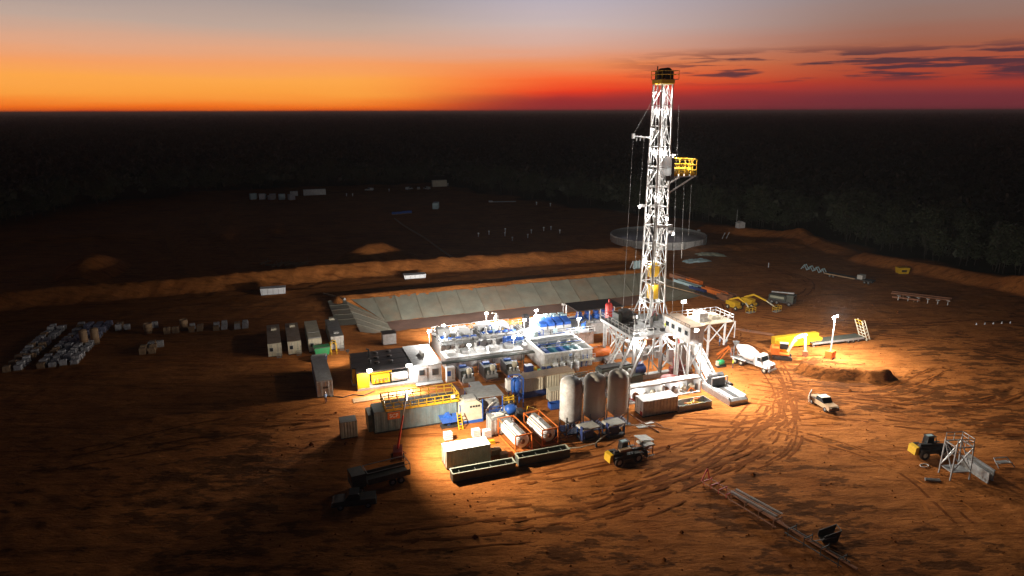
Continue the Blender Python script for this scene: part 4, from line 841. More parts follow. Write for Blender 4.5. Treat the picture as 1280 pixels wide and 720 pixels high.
# open tank with blue compartments
ot = thing('open_mud_tank', 'open-topped white tank with blue green compartments inside', 'tank', -16.0, 11.0, 0)
x, y, H = 4.7, 4.4, 3.2
B().bx(-x, x, -y, -y + .2, .2, H).ob('front_wall', 'white', ot); B().bx(-x, x, y - .2, y, .2, H).ob('rear_wall', 'white', ot); B().bx(-x, -x + .2, -y + .2, y - .2, .2, H).ob('side_wall', 'white', ot); B().bx(x - .2, x, -y + .2, y - .2, .2, H).ob('side_wall', 'white', ot); B().bx(-x, x, -y, y, 0, .2).ob('base', 'steel', ot)
B().bx(-x - .12, x + .12, -y - .12, -y + .25, H, H + .12).bx(-x - .12, x + .12, y - .25, y + .5, H, H + .12).bx(-x - .12, -x + .25, -y + .25, y - .25, H, H + .12).bx(x - .25, x + .12, -y + .25, y - .25, H, H + .12).ob('rim', 'cleanwhite', ot)
B().bx(-x + .2, x - .2, -y + .2, y - .2, 1.2, 1.3).ob('liquid', 'teal', ot)
for i in range(5): B().bx(-x + 1.2 + i * 1.6, -x + 1.9 + i * 1.6, -y + .2, -y + 5.4, 1.3, 2.75).ob('compartment', ('blue', 'teal', 'blue', 'teal', 'pale_blue')[i], ot)
for i in range(4): B().lathe([(0, 1.3), (.45, 1.3), (.45, 2.5), (.2, 2.8), (0, 2.8)], 12, (-x + 1.6 + i * 2.1, 2.6, 0)).ob('agitator', ('navy', 'dark', 'white', 'cream')[i], ot)
B().bx(-x - .7, x, -y - 1.2, -y - .15, 1.5, 1.6).ob('front_walkway', 'cream', ot)
for i in range(7): B().bx(-x + .3 + i * 1.35, -x + .5 + i * 1.35, -y - .17, -y - .01, .3, H - .1).ob('rib', 'white', ot)
B().bar((-x - .1, y, H + .1), (-x - .1, -y, H + .1), .3).ob('trough_beam', 'cleanwhite', ot)
# drums and small things in front of it
def drum(lab, u, v, m, group, r=.3, h=.9, name='drum', cat='drum'):
    o = thing(name, lab, cat, u, v, 0, 0, group); B().lathe([(0, 0), (r, 0), (r, h * .32), (r * 1.05, h * .34), (r, h * .36), (r, h * .65), (r * 1.05, h * .67), (r, h * .69), (r, h), (r * .9, h), (r * .9, h - .03), (0, h - .03)], 14).ob('shell', m, o); B().tube((r * .5, 0, h - .03), (r * .5, 0, h + .02), .05, 6).ob('bung', 'dark', o); return o
for i in range(4): drum('tall white chemical drum standing before the open tank', -19.2 + i * 1.35, 5.2, 'cleanwhite', 'white drums before the open tank', .5, 1.9)
drum('blue drum standing left of the white chemical drums', -20.6, 4.9, 'blue', None, .38, 1.5); drum('dark blue drum leaning against the blue drum', -21.5, 5.2, 'navy', None, .38, 1.5); drum('green drum at the left end of the drum row', -22.4, 5.0, 'green', None, .36, 1.3)
nb = thing('pump_skid', 'small navy blue pump skid right of the mud pumps', 'pump', -23.5, 6.8, 0); B().bx(-1.4, 1.4, -.8, .8, 0, .25).ob('skid', 'rust', nb); B().bx(-.9, .5, -.6, .6, .25, 1.6).ob('pump_body', 'navy', nb); B().tube((.5, 0, .8), (1.3, 0, .8), .3, 10).ob('motor', 'yellow', nb)
# blue machinery left of the open tank
bmch = thing('centrifuge_skid', 'bright blue centrifuge machine between the mud tanks', 'machine', -22.6, 17.4, 0)
B().bx(-2.3, 2.3, -1.5, 1.5, 0, 2.0).ob('stand', 'white', bmch); B().lathe([(0, -1.9), (.6, -1.9), (.85, -1.4), (.85, 1.0), (.5, 1.7), (0, 1.7)], 18, (.0, -.4, 2.9), 'x').ob('bowl_housing', 'blue', bmch); B().bx(-1.8, -.4, .4, 1.3, 2.0, 3.2).ob('drive_motor', 'blue', bmch); B().bx(.2, 1.8, .3, 1.4, 2.0, 2.9).ob('hydraulic_pack', 'navy', bmch); B().bar((-2.1, -1.4, 2.0), (2.2, -1.4, 3.2), .12).bar((-1.2, -1.4, 2), (2.2, -1.4, 2.6), .1).ob('chute', 'pale_blue', bmch); B().rail([(-2.3, -1.5, 2), (2.3, -1.5, 2)], 1.0, 1.1, .05).ob('railing', 'white', bmch)
dk = thing('vent_box', 'dark upright vent box on the tank deck', 'box', -17.6, 24.0, 2.8); B().bx(-.6, .6, -.5, .5, 0, 2.3).ob('box_body', 'dark', dk); B().prism([(-.7, 2.3), (.7, 2.3), (.5, 2.6), (-.5, 2.6)], -.6, .6, 'y').ob('cowl', 'dark', dk)
tcx = tank('shaker_tank', 'white tank behind the open one carrying blue shale shakers', -12.8, 21.6, 14.2, 8.4, 2.8)
for i in range(4):
    xx = -1.6 + i * 1.75
    s_ = thing('shale_shaker', ('leftmost', 'second', 'third', 'rightmost')[i] + ' blue shale shaker on the white deck under the lamp poles', 'shaker', -12.8 + xx - .6, 22.4, 2.8, 0, 'shale shakers')
    B().bx(-.75, .75, -1.6, 1.5, .0, .6).ob('base', 'white', s_); B().prism([(-1.6, .6), (1.5, .6), (1.5, 1.9), (-1.6, 1.2)], -.7, .7, 'x').ob('screen_box', 'blue', s_); B().tube((-.6, .4, 2.1), (.6, .4, 2.1), .25, 10).ob('vibrator_motor', 'pale_blue', s_); B().bx(-.6, .6, 1.5, 2.2, .6, 2.1).ob('feeder', 'pale_blue', s_)
rq = random.Random(31)
for i in range(34):
    x_, y_ = rq.uniform(-6.6, 6.6), rq.uniform(-4.4, -2.2) if i % 3 else rq.uniform(2.6, 4.0); k_ = i % 4
    if k_ == 0: B().bx(x_ - .35, x_ + .35, y_ - .2, y_ + .2, 2.801, 2.8 + rq.uniform(.4, 1.2)).ob('deck_box', rq.choice(('grey', 'blue', 'dark', 'pale_blue')), tcx)
    elif k_ == 1: B().pipe([(x_, y_, 2.85), (x_, y_, 2.8 + rq.uniform(.6, 1.5)), (x_ + rq.uniform(-1.2, 1.2), y_, 2.8 + rq.uniform(.6, 1.5))], .08, 6).ob('riser_pipe', rq.choice(('grey', 'dark', 'blue', 'steel')), tcx)
    elif k_ == 2: B().lathe([(0, 0), (.24, 0), (.26, .4), (.12, .6), (0, .6)], 10, (x_, y_, 2.8)).ob('small_motor', rq.choice(('blue', 'dark', 'grey')), tcx)
    else: B().tube((x_ - 1.2, y_, 3.0), (x_ + 1.2, y_ + rq.uniform(-.4, .4), 3.0), .1, 6).ob('hose', rq.choice(('dark', 'grey', 'blue')), tcx)
for i in range(11):
    x_ = -4.5 + i * .85; B().pipe([(x_, -5.0, .2), (x_, -5.0, .8 + .25 * (i % 3)), (x_ + .4, -4.75, 1.2 + .25 * (i % 3)), (x_ + .4, -4.62, 2.4)], .09, 6).ob('feed_pipe', rq.choice(('grey', 'dark', 'blue', 'white', 'steel')), ot)
B().rail([(-5.3, -5.5, 1.6), (4.7, -5.5, 1.6)], 1.05, 1.1, .045).ob('walkway_railing', 'white', ot)
for i in range(4): B().tube((-4.7, -1.5 + i * 1.6, 3.4), (4.7, -1.5 + i * 1.6, 3.4), .09, 7).ob('spray_pipe', ('white', 'blue', 'white', 'steel')[i], ot)
bk = thing('equipment_shelter', 'open shelter with dark flat roof over blue machines left of the red vessel', 'shelter', -1.5, 25.6, 0)
B().bx(-5.2, 5.2, -3, 3, 0, 2.4).ob('base_tank', 'white', bk); B().bx(-5.4, 5.4, -3.2, 3.2, 5.3, 5.45).ob('roof', 'dark', bk)
for x_ in (-5.1, -2.5, 0, 2.5, 5.1):
    for y_ in (-2.9, 2.9): B().bar((x_, y_, 2.4), (x_, y_, 5.3), .16).ob('post', 'white', bk)
for i in range(5):
    m_ = thing('blue_pump', ('leftmost', 'second', 'third', 'fourth', 'rightmost')[i] + ' blue pump unit under the dark flat shelter roof', 'pump', -5.4 + i * 1.9, 24.6, 2.4, 0, 'blue pumps under the shelter roof'); B().bx(-.7, .7, -1.4, 1.4, 0, .3).ob('skid', 'white', m_); B().lathe([(0, -1.1), (.55, -1.1), (.6, .6), (.35, 1.0), (0, 1.0)], 14, (0, 0, 1.0), 'y').ob('motor', 'blue', m_); B().bx(-.45, .45, -.4, .5, 1.5, 2.1).ob('junction_box', 'blue', m_)
for lab, u, v, z, h, p in (('left pole lamp at the rear corner of the leftmost mud tank', -34.0, 26.6, 2.8, 1.2, 2400), ('tall pole lamp standing mid-way along the mud tank rear railing', -25.0, 26.9, 2.8, 2.6, 2800), ('pole lamp just right of the dark vent box', -14.8, 25.4, 2.8, 2.6, 2600), ('low lamp beside the dark vent box', -16.2, 24.6, 2.8, 1.0, 1300)):
    pole_lamp(lab, u, v, z, h, p, back=15000 if u < -30 else 32000)
pole_lamp('unlit pole lamp behind the blue shale shakers', -8.6, 25.6, 2.8, 3.2, 0, lit=False)
for u, v, lab in ((-38.6, 19.2, 'floodlight on a short post at the left front of the mud tanks'), (-19.6, 19.6, 'floodlight on a short post between the white tank and the shakers'), (-9.4, 16.6, 'floodlight on a short post at the right end of the open tank')):
    pole_lamp(lab, u, v, 0, 5.6, 2800 if u < -30 else 2800)
pole_lamp('floodlight on a post between the mud pumps and the suction tank', -32.8, 13.0, 0, 4.2, 420); pole_lamp('floodlight on a post right of the rightmost mud pump', -24.2, 13.2, 0, 4.6, 520)
gpl = thing('curved_stand_pipe', 'white gooseneck vent pipe on the mud tank deck', 'pipe', -22.6, 26.6, 2.8); B().pipe([(0, 0, 0), (0, 0, 2.0), (-.2, 0, 2.3), (-.7, 0, 2.2), (-.9, 0, 1.4)], .07, 7).ob('pipe_bend', 'white', gpl); B().tube((0, 0, 0), (0, 0, .12), .22, 10).ob('flange', 'steel', gpl)
og = thing('orange_tank', 'horizontal orange cylinder tank between the open tank and the struts', 'tank', -9.0, 8.6, 0); B().lathe([(0, -2.3), (.7, -2.25), (.98, -2.0), (.98, 2.0), (.7, 2.25), (0, 2.3)], 22, (0, 0, 1.6), 'x').ob('shell', 'orange', og)
for x_ in (-1.4, 1.4): B().bx(x_ - .2, x_ + .2, -.8, .8, 0, .95).ob('saddle', 'grey', og)
B().tube((0, 0, 2.5), (0, 0, 2.8), .3, 12).ob('manway', 'orange', og); B().bx(-2.2, 2.2, -.2, .2, 2.6, 2.66).ob('top_walk', 'rust', og)

# ================================================================== FRONT ROW: slate tank, cement unit, silos, iso tanks
def plate_text(parent, txt, size, loc, rot, m, ext=.02):
    c = bpy.data.curves.new('lettering', 'FONT'); c.body = txt; c.size = size; c.extrude = ext; c.align_x = 'CENTER'; c.align_y = 'CENTER'; c.offset = .012
    t_ = bpy.data.objects.new('lettering', c); col.objects.link(t_); bpy.context.view_layer.update(); me = bpy.data.meshes.new_from_object(t_.evaluated_get(bpy.context.evaluated_depsgraph_get())); bpy.data.objects.remove(t_)
    o = bpy.data.objects.new('lettering', me); col.objects.link(o); me.materials.clear(); me.materials.append(MT[m]); o.parent = parent; o.location = loc; o.rotation_euler = rot; return o
sl = thing('slate_tank', 'long slate grey tank with yellow railed top and orange logo plate', 'tank', -46.9, -5.7, 0)
x, y, H = 6.1, 1.7, 3.3
B().bx(-x, x, -y + .1, y, .2, H).ob('tank_wall', 'tank_slate', sl); B().corr((-x, -y, 0), (1, 0, 0), (0, -1, 0), 2 * x, .2, H, 1.0, .05).ob('front_sheet', 'tank_slate', sl); B().bx(-x - .05, x + .05, -y - .05, y + .05, 0, .2).ob('skid', 'dark', sl)
B().bx(-x - .8, -x - .01, -y + .3, y - .2, .3, 2.9).ob('end_manifold_box', 'dark_green', sl)
B().bx(-x, x, -y - .02, -y + .06, H - .12, H + .02).ob('top_rim', 'tank_slate', sl)
dk_ = B().bx(-4.5, x + .3, -y - .35, y + .3, H + .03, H + .13).ob('walk_deck', 'yellow', sl)
for i in range(9): B().bx(-4.3 + i * 1.2, -3.25 + i * 1.2, -y + .2, y - .2, H + .135, H + .16).ob('grating_panel', 'dark', dk_)
B().rail([(-4.5, -y - .35, H + .13), (x + .3, -y - .35, H + .13), (x + .3, y + .3, H + .13), (-4.5, y + .3, H + .13), (-4.5, -y - .35, H + .13)], 1.15, 1.2, .07, (.5,)).ob('railing', 'yellow', dk_)
for i in range(9): B().bx(-4.4 + i * 1.2, -3.4 + i * 1.2, -y - .37, -y - .33, H + .15, H + .42).ob('kick_board', 'yellow', dk_)
lg = B().bx(-x + 1.9, -x + 3.7, -y - .12, -y - .06, 1.95, 3.0).ob('logo_plate', 'orange', sl); plate_text(lg, 'SCF', .78, (-x + 2.8, -y - .14, 2.46), (math.pi / 2, 0, 0), 'cleanwhite')
B().bx(x - .9, x - .3, -y - .42, -y - .385, H + .7, H + 1.2).ob('notice_board', 'cleanwhite', dk_)
# cement unit: cream mixer box, hopper, ladder, awning, silver blender
cb = thing('mixing_unit', 'cream sided mixing tank on a blue skid at the right end of the slate tank', 'tank', -38.9, -7.4, 0)
B().bx(-1.8, 1.8, -1.4, 1.4, 0, .45).ob('skid', 'blue', cb); B().prism([(-1.7, .45), (1.7, .45), (1.6, 2.9), (1.0, 3.4), (-1.0, 3.4), (-1.6, 2.9)], -1.3, 1.3, 'y').ob('tank_shell', 'cream', cb)
for i in range(4): B().bx(-.2 + i * .42, .1 + i * .42, -1.34, -1.305, 2.45, 2.75).ob('gauge', 'dark', cb)
B().bx(-.9, .9, -.8, .9, 3.41, 3.7).ob('top_hatch', 'steel', cb); B().bar((1.75, -1.35, .45), (1.75, -1.35, 3.6), .1).bar((-1.75, -1.35, .45), (-1.75, -1.35, 3.2), .1).ob('corner_rail', 'blue', cb)
bh = thing('blue_hopper', 'small bright blue hopper in front of the slate tank', 'hopper', -42.4, -8.7, 0)
B().prism([(-1.1, .9), (1.1, .9), (1.4, 1.7), (-1.4, 1.7)], -.7, .7, 'y').ob('hopper_body', 'blue', bh); B().bx(-1.2, 1.2, -.6, .6, 0, .3).ob('skid', 'dark', bh); B().lathe([(0, .3), (.35, .3), (.3, .9), (0, .9)], 12).ob('screw_housing', 'blue', bh); B().prism([(-.8, 1.7), (.4, 1.7), (.1, 2.2), (-.3, 2.2)], -.3, .3, 'y').ob('feed_cowl', 'blue', bh)
ld = thing('step_ladder', 'short yellow step ladder leaning at the cream mixing tank', 'ladder', -41.0, -9.9, 0)
for x_ in (-.3, .3): B().bar((x_, -.5, 0), (x_, .6, 2.3), .1).ob('stile', 'yellow', ld)
for i in range(6): B().bar((-.3, -.4 + .17 * i, .22 + .36 * i), (.3, -.4 + .17 * i, .22 + .36 * i), .08).ob('rung', 'yellow', ld)
def tote(lab, u, v, m='cleanwhite'):
    o = thing('liquid_tote', lab, 'tote', u, v, 0); B().bx(-.6, .6, -.5, .5, 0, .15).ob('pallet', 'wood', o); B().bx(-.55, .55, -.46, .46, .16, 1.15).ob('bottle', m, o); B().lathe([(0, 1.22), (.14, 1.2), (.14, 1.15)], 10).ob('cap', 'dark', o)
    for z_ in (.3, .6, .9, 1.18): B().pipe([(-.6, -.5, z_), (.6, -.5, z_), (.6, .5, z_), (-.6, .5, z_), (-.6, -.5, z_)], .02, 4).ob('cage_bar', 'steel', o)
    return o
tote('white liquid tote standing alone left of the pale green container', -43.6, -12.8); tote('white liquid tote behind the right half of the pale green container', -39.6, -13.2); tote('white liquid tote beside the grey cement box', -38.2, -13.9)
aw = thing('awning', 'flat grey awning roof over the silver blender', 'awning', -36.1, -5.9, 0)
B().prism([(-2.6, 3.5), (2.6, 3.35), (2.6, 3.47), (-2.6, 3.62)], -2.1, 2.1, 'y').ob('roof_sheet', 'grey', aw); B().prism([(-.9, 3.0), (.9, 3.0), (.9, 3.1), (-.9, 3.1)], 2.15, 5.2, 'y').ob('rear_roof', 'grey', aw)
for x_, y_ in ((-2.4, -1.9), (2.4, -1.9), (-2.4, 1.9), (2.4, 1.9)): B().bar((x_, y_, 0), (x_, y_, 3.35 if x_ > 0 else 3.5), .12).ob('post', 'blue', aw)
for x_ in (-.8, .8): B().bar((x_, 5.0, 0), (x_, 5.0, 2.99), .12).ob('post', 'navy', aw)
bl = thing('silver_blender', 'silver round blender tank on a blue frame under the awning', 'machine', -35.8, -6.8, 0)
B().bx(-2.2, 2.2, -1.2, 1.2, 0, .5).ob('skid', 'blue', bl); B().lathe([(0, -1.5), (.7, -1.45), (1.0, -1.1), (1.0, 1.1), (.7, 1.45), (0, 1.5)], 18, (.3, 0, 1.6), 'x').ob('blender_drum', 'steel', bl); B().bx(-2.0, -1.3, -.8, .8, .5, 2.4).ob('engine', 'blue', bl); B().pipe([(1.7, -.8, .6), (2.3, -1.0, 1.6), (2.4, -1.3, .3)], .11).pipe([(-1, -1.1, .5), (-.4, -1.4, 1.8), (.5, -1.2, 2.5)], .09).ob('hose', 'canvas', bl); B().rail([(-2.1, -1.2, .5), (2.1, -1.2, .5)], 1.2, 1.0, .05).ob('railing', 'blue', bl)
gx = container('ribbed_box', 'grey ribbed steel box with pipes on top behind the left tank container', -36.0, -12.7, 3.0, 2.3, 2.5, 'steel', 0, .45, 'grey', 'box')
B().pipe([(-1.2, -.6, 2.6), (.6, -.5, 2.75), (1.3, .4, 2.6)], .12).pipe([(-.8, .7, 2.6), (.2, .2, 2.8), (1.2, -.7, 2.6)], .1).pipe([(1.2, -.8, 2.6), (1.8, -1.0, 2.2), (1.9, -1.2, .8)], .1).ob('hose', 'canvas', gx)
B().bx(-.5, .6, -.3, .5, 2.51, 2.75).ob('roof_plate', 'white', gx)
bt_ = thing('blue_bulk_pot', 'tall bright blue pressure pot on a blue frame left of the beige trailer', 'vessel', -30.6, -5.3, 0)
for x_, y_ in ((-.9, -.9), (.9, -.9), (.9, .9), (-.9, .9)): B().bar((x_, y_, 0), (x_, y_, 4.9), .14).ob('frame_post', 'blue', bt_)
B().pipe([(-.9, -.9, 4.9), (.9, -.9, 4.9), (.9, .9, 4.9), (-.9, .9, 4.9), (-.9, -.9, 4.9)], .07, 4).ob('frame_ring', 'blue', bt_); B().lathe([(0, 1.9), (.25, 2.0), (.85, 3.0), (.88, 4.3), (.5, 4.75), (0, 4.85)], 18).ob('pot_shell', 'blue', bt_); B().tube((0, 0, 0), (0, 0, 1.95), .16, 8).ob('outlet', 'dark', bt_); B().bx(-1.5, -.95, -.3, .8, 2.6, 4.6).ob('side_panel', 'white', bt_)
bp_ = thing('blue_pump_unit', 'blue pump with yellow guard in front of the tall blue pot', 'pump', -32.6, -8.6, 0)
B().bx(-1.1, 1.1, -.8, .8, 0, .35).ob('skid', 'dark', bp_); B().lathe([(0, -.9), (.6, -.85), (.75, -.4), (.75, .5), (.4, .9), (0, .9)], 16, (0, 0, 1.2), 'x').ob('pump_casing', 'blue', bp_); B().rail([(-.8, .9, 1.8), (.8, .9, 1.8), (.8, 1.7, 1.8), (-.8, 1.7, 1.8), (-.8, .9, 1.8)], 1.0, .8, .07).ob('guard_rail', 'yellow', bp_); B().bx(-.8, .8, .9, 1.7, .36, 1.79).ob('control_stand', 'dark', bp_)
hb = thing('hydraulic_pack', 'black hydraulic power pack between the blue pump and the right tank container', 'machine', -31.4, -10.6, 0); B().bx(-1, 1, -.7, .7, .1, 1.3).ob('casing', 'dark', hb); B().bx(-.9, -.1, -.6, .6, 1.3, 1.9).ob('cooler', 'dark', hb); B().bx(-1.05, 1.05, -.75, .75, 0, .1).ob('skid', 'dark', hb); B().pipe([(.5, 0, 1.3), (1.0, .6, 1.9), (2.6, 1.0, 1.0), (3.4, .6, .1)], .07).ob('yellow_hose', 'yellow', hb)
# pale trailer box with blue running gear, small crates
pt = thing('box_trailer', 'beige ribbed box trailer on a blue underframe behind the tall blue pot', 'trailer', -24.6, -2.4, 0, 4)
B().bx(-4.9, 4.9, -1.25, 1.25, 1.25, 1.45).ob('underframe', 'navy', pt); B().corr((-4.9, -1.3, 0), (1, 0, 0), (0, -1, 0), 9.8, 1.45, 3.6, .5, .06).ob('side_wall', 'cream', pt); B().bx(-4.9, 4.9, -1.22, 1.3, 1.46, 3.58).ob('body', 'cream', pt); B().bx(-5, 5, -1.35, 1.35, 3.6, 3.68).ob('roof', 'sack_tan', pt); B().bx(-4.6, 1.6, -1.0, 1.0, .25, 1.2).ob('fuel_tank', 'navy', pt)
for x_ in (2.6, 3.7):
    for y_ in (-1.05, 1.05): B().lathe([(0, -.14), (.42, -.14), (.48, -.08), (.48, .08), (.42, .14), (0, .14)], 14, (x_, y_, .48), 'y').ob('wheel', 'rubber', pt)
B().bx(-4.7, -4.5, -.9, -.7, 0, 1.2).bx(-4.7, -4.5, .7, .9, 0, 1.2).ob('landing_leg', 'navy', pt); B().bx(2.6, 4.4, -1.37, -1.34, 2.7, 3.3).ob('name_panel', 'white', pt)
cx = container('half_height_box', 'small cream box crate standing before the beige trailer', -23.8, -5.4, 2.6, 1.6, 2.0, 'cream', 0, .4, None, 'crate')
bc = thing('blue_crate', 'open blue steel crate left of the silos', 'crate', -24.9, -8.2, 0); B().bx(-1.2, 1.2, -.6, -.52, .15, .95).bx(-1.2, 1.2, .52, .6, .15, .95).bx(-1.2, -1.12, -.52, .52, .15, .95).bx(1.12, 1.2, -.52, .52, .15, .95).ob('side_panels', 'blue', bc); B().bx(-1.2, 1.2, -.6, .6, 0, .15).ob('base', 'navy', bc)
# long dark skid with row of round-ended engines
ds = thing('accumulator_skid', 'long dark green skid with a row of dark engines and pale round covers', 'machine', -13.2, -2.6, 0, 3)
B().bx(-6.3, 6.3, -1.5, 1.5, 0, 1.4).ob('skid_box', 'dark_green', ds); B().prism([(-1.5, 1.4), (1.5, 1.4), (.2, 2.0), (-.2, 2.0)], -6.3, -1.9, 'x').ob('sloped_cover', 'grey', ds); B().bx(-1.6, 4.6, -1.0, 1.1, 1.41, 3.1).ob('engine_housing', 'dark_green', ds)
for i in range(4): B().lathe([(0, -1.12), (.42, -1.12), (.46, -1.0), (.46, -.98)], 16, (-.8 + i * 1.55, 0, 2.3), 'y').ob('round_cover', 'steel', ds)
B().bx(-1.4, 4.4, -.7, .8, 3.1, 3.4).ob('intake_box', 'dark', ds); B().rail([(-6.2, 1.4, 1.4), (-1.9, 1.4, 1.4)], 1, 1.2, .05).ob('railing', 'grey', ds)
bm2 = thing('blue_motor', 'dark blue electric motor at the right end of the dark green skid', 'motor', -6.6, -2.0, 0); B().bx(-.9, .9, -.7, .7, 0, .9).ob('base', 'dark', bm2); B().lathe([(0, -1.0), (.75, -1.0), (.8, -.8), (.8, .8), (.75, 1.0), (0, 1.0)], 18, (0, 0, 1.7), 'x').ob('motor_body', 'navy', bm2); B().bx(-.6, .6, -.5, .5, 2.45, 2.85).ob('terminal_box', 'navy', bm2)
# timber planks in front of drums
for i, (u_, v_) in enumerate(((-18.4, 3.2), (-17.8, 2.1), (-17.2, 1.0))): 
    o = thing('timber_sleeper', ('rearmost', 'middle', 'nearest')[i] + ' long orange brown timber beam lying in front of the white drums', 'beam', u_, v_, 0, 3); B().bx(-4.2, 4.2, -.22, .22, 0, .32).ob('beam_body', 'wood', o); B().bx(-4.25, -4.2, -.24, .24, 0, .34).bx(4.2, 4.25, -.24, .24, 0, .34).ob('end_strap', 'rust', o)
# silos
for i, (u_, lab) in enumerate(((-26.1, 'leftmost of three silos, its left half lit bright white'), (-22.3, 'middle silo of the three, dusty brown'), (-18.4, 'rightmost silo of the three, dusty brown'))):
    s_ = thing('bulk_silo', lab, 'silo', u_, -15.9, 0, 0, 'bulk silos')
    B().lathe([(.25, .9), (1.5, 1.9), (1.56, 2.1), (1.56, 7.3), (1.42, 7.75), (1.0, 8.1), (.5, 8.25), (0, 8.3)], 32).ob('shell', 'silo_paint' if i else 'white', s_)
    for z_ in (2.15, 4.7, 7.25): B().lathe([(1.57, z_ - .05), (1.595, z_), (1.57, z_ + .05)], 32).ob('weld_band', 'silo_paint' if i else 'white', s_)
    for x_, y_ in ((-1.15, -1.15), (1.15, -1.15), (1.15, 1.15), (-1.15, 1.15)): B().bar((x_, y_, 0), (x_, y_, 2.6), .16).ob('leg', 'steel', s_)
    B().tube((0, 0, .2), (0, 0, .95), .16, 10).ob('outlet_pipe', 'rust', s_); B().lathe([(.0, 8.45), (.25, 8.42), (.25, 8.2)], 12, (.4, .2, 0)).ob('manhole', 'grey', s_)
    B().pipe([(1.2, -.9, .4), (1.35, -1.05, 5.5), (1.2, -.95, 7.9)], .07).ob('fill_pipe', 'silo_paint', s_); B().bx(-1.5, 1.5, -1.5, 1.5, 0, .15).ob('base_frame', 'navy', s_)
    B().bar((-1.15, -1.15, .2), (1.15, -1.15, 2.0), .1).bar((1.15, -1.15, .2), (-1.15, -1.15, 2.0), .1).ob('leg_brace', 'steel', s_)
for u_, v_, lab in ((-24.9, -19.4, 'blue framed compressor with pale cover before the leftmost silo'), (-21.0, -19.6, 'blue framed compressor with pale cover before the middle silo')):
    o = thing('compressor_skid', lab, 'compressor', u_, v_, 0, 6, 'compressors before the silos'); B().bx(-1.4, 1.4, -.9, .9, .1, .4).ob('skid', 'dark', o)
    for x_, y_ in ((-1.3, -.8), (1.3, -.8), (1.3, .8), (-1.3, .8)): B().bar((x_, y_, .4), (x_, y_, 1.9), .1).ob('frame_post', 'blue', o)
    B().prism([(-1.5, 1.95), (1.5, 1.95), (1.3, 2.12), (-1.3, 2.12)], -1.0, 1.0, 'y').ob('cover', 'canvas', o); B().bx(-.9, .6, -.5, .5, .4, 1.5).ob('engine', 'navy', o); B().tube((.7, -.5, .8), (.7, .5, .8), .3, 10).ob('air_receiver', 'dark', o)
    B().bx(-1.55, -1.35, -.9, -.3, .4, 2.4).ob('exhaust_panel', 'navy', o)
px_ = thing('pump_manifold', 'rusty pipe manifold and valves left of the compressors', 'manifold', -28.3, -18.6, 0)
B().pipe([(-1.2, 0, .4), (1.4, .1, .4)], .14, 8).pipe([(-.6, -.5, .05), (-.5, .3, 1.0), (.4, .3, 1.1), (.6, -.5, .1)], .1).ob('manifold_pipe', 'rust', px_); B().bar((.6, .4, 0), (.6, .4, 3.2), .09).ob('upright', 'dark', px_); B().lathe([(0, 0), (.5, .05), (.45, 1.1), (.2, 1.3), (0, 1.3)], 12, (-.9, .8, 0)).ob('air_pot', 'navy', px_)
hp = thing('delivery_pipe', 'long pale delivery pipe lying in front of the silos', 'pipe', -26.0, -21.6, 0); B().pipe([(-4.5, .2, .5), (-1.5, -.5, .45), (1.0, -.3, .55), (2.6, .8, .7), (7.0, 2.6, 1.0), (12, 2.2, .15)], .08, 7).ob('pipe_run', 'cream', hp); B().bx(-4.6, -4.4, 0, .4, 0, .42).bx(1.0, 1.2, -.5, -.1, 0, .48).bx(6.9, 7.1, 2.4, 2.8, 0, .92).ob('pipe_stand', 'dark', hp)
lp = thing('loose_pipework', 'tangle of steel pipes and plates right of the silos', 'pipes', -15.6, -18.6, 0); B().pipe([(-1.2, 1.6, 1.4), (.6, -.6, .2), (1.2, -2.6, .1)], .09, 6).pipe([(-.6, .6, .1), (1.6, .2, .6), (2.6, -1.2, .1)], .08, 6).pipe([(.0, 1, .1), (3.4, -2.6, .12)], .07, 6).ob('pipe_length', 'rust', lp); B().bx(-.9, 1.0, -.5, .6, .0, .06).bx(.4, 2.2, .3, 1.0, .07, .12).ob('plate', 'steel', lp)
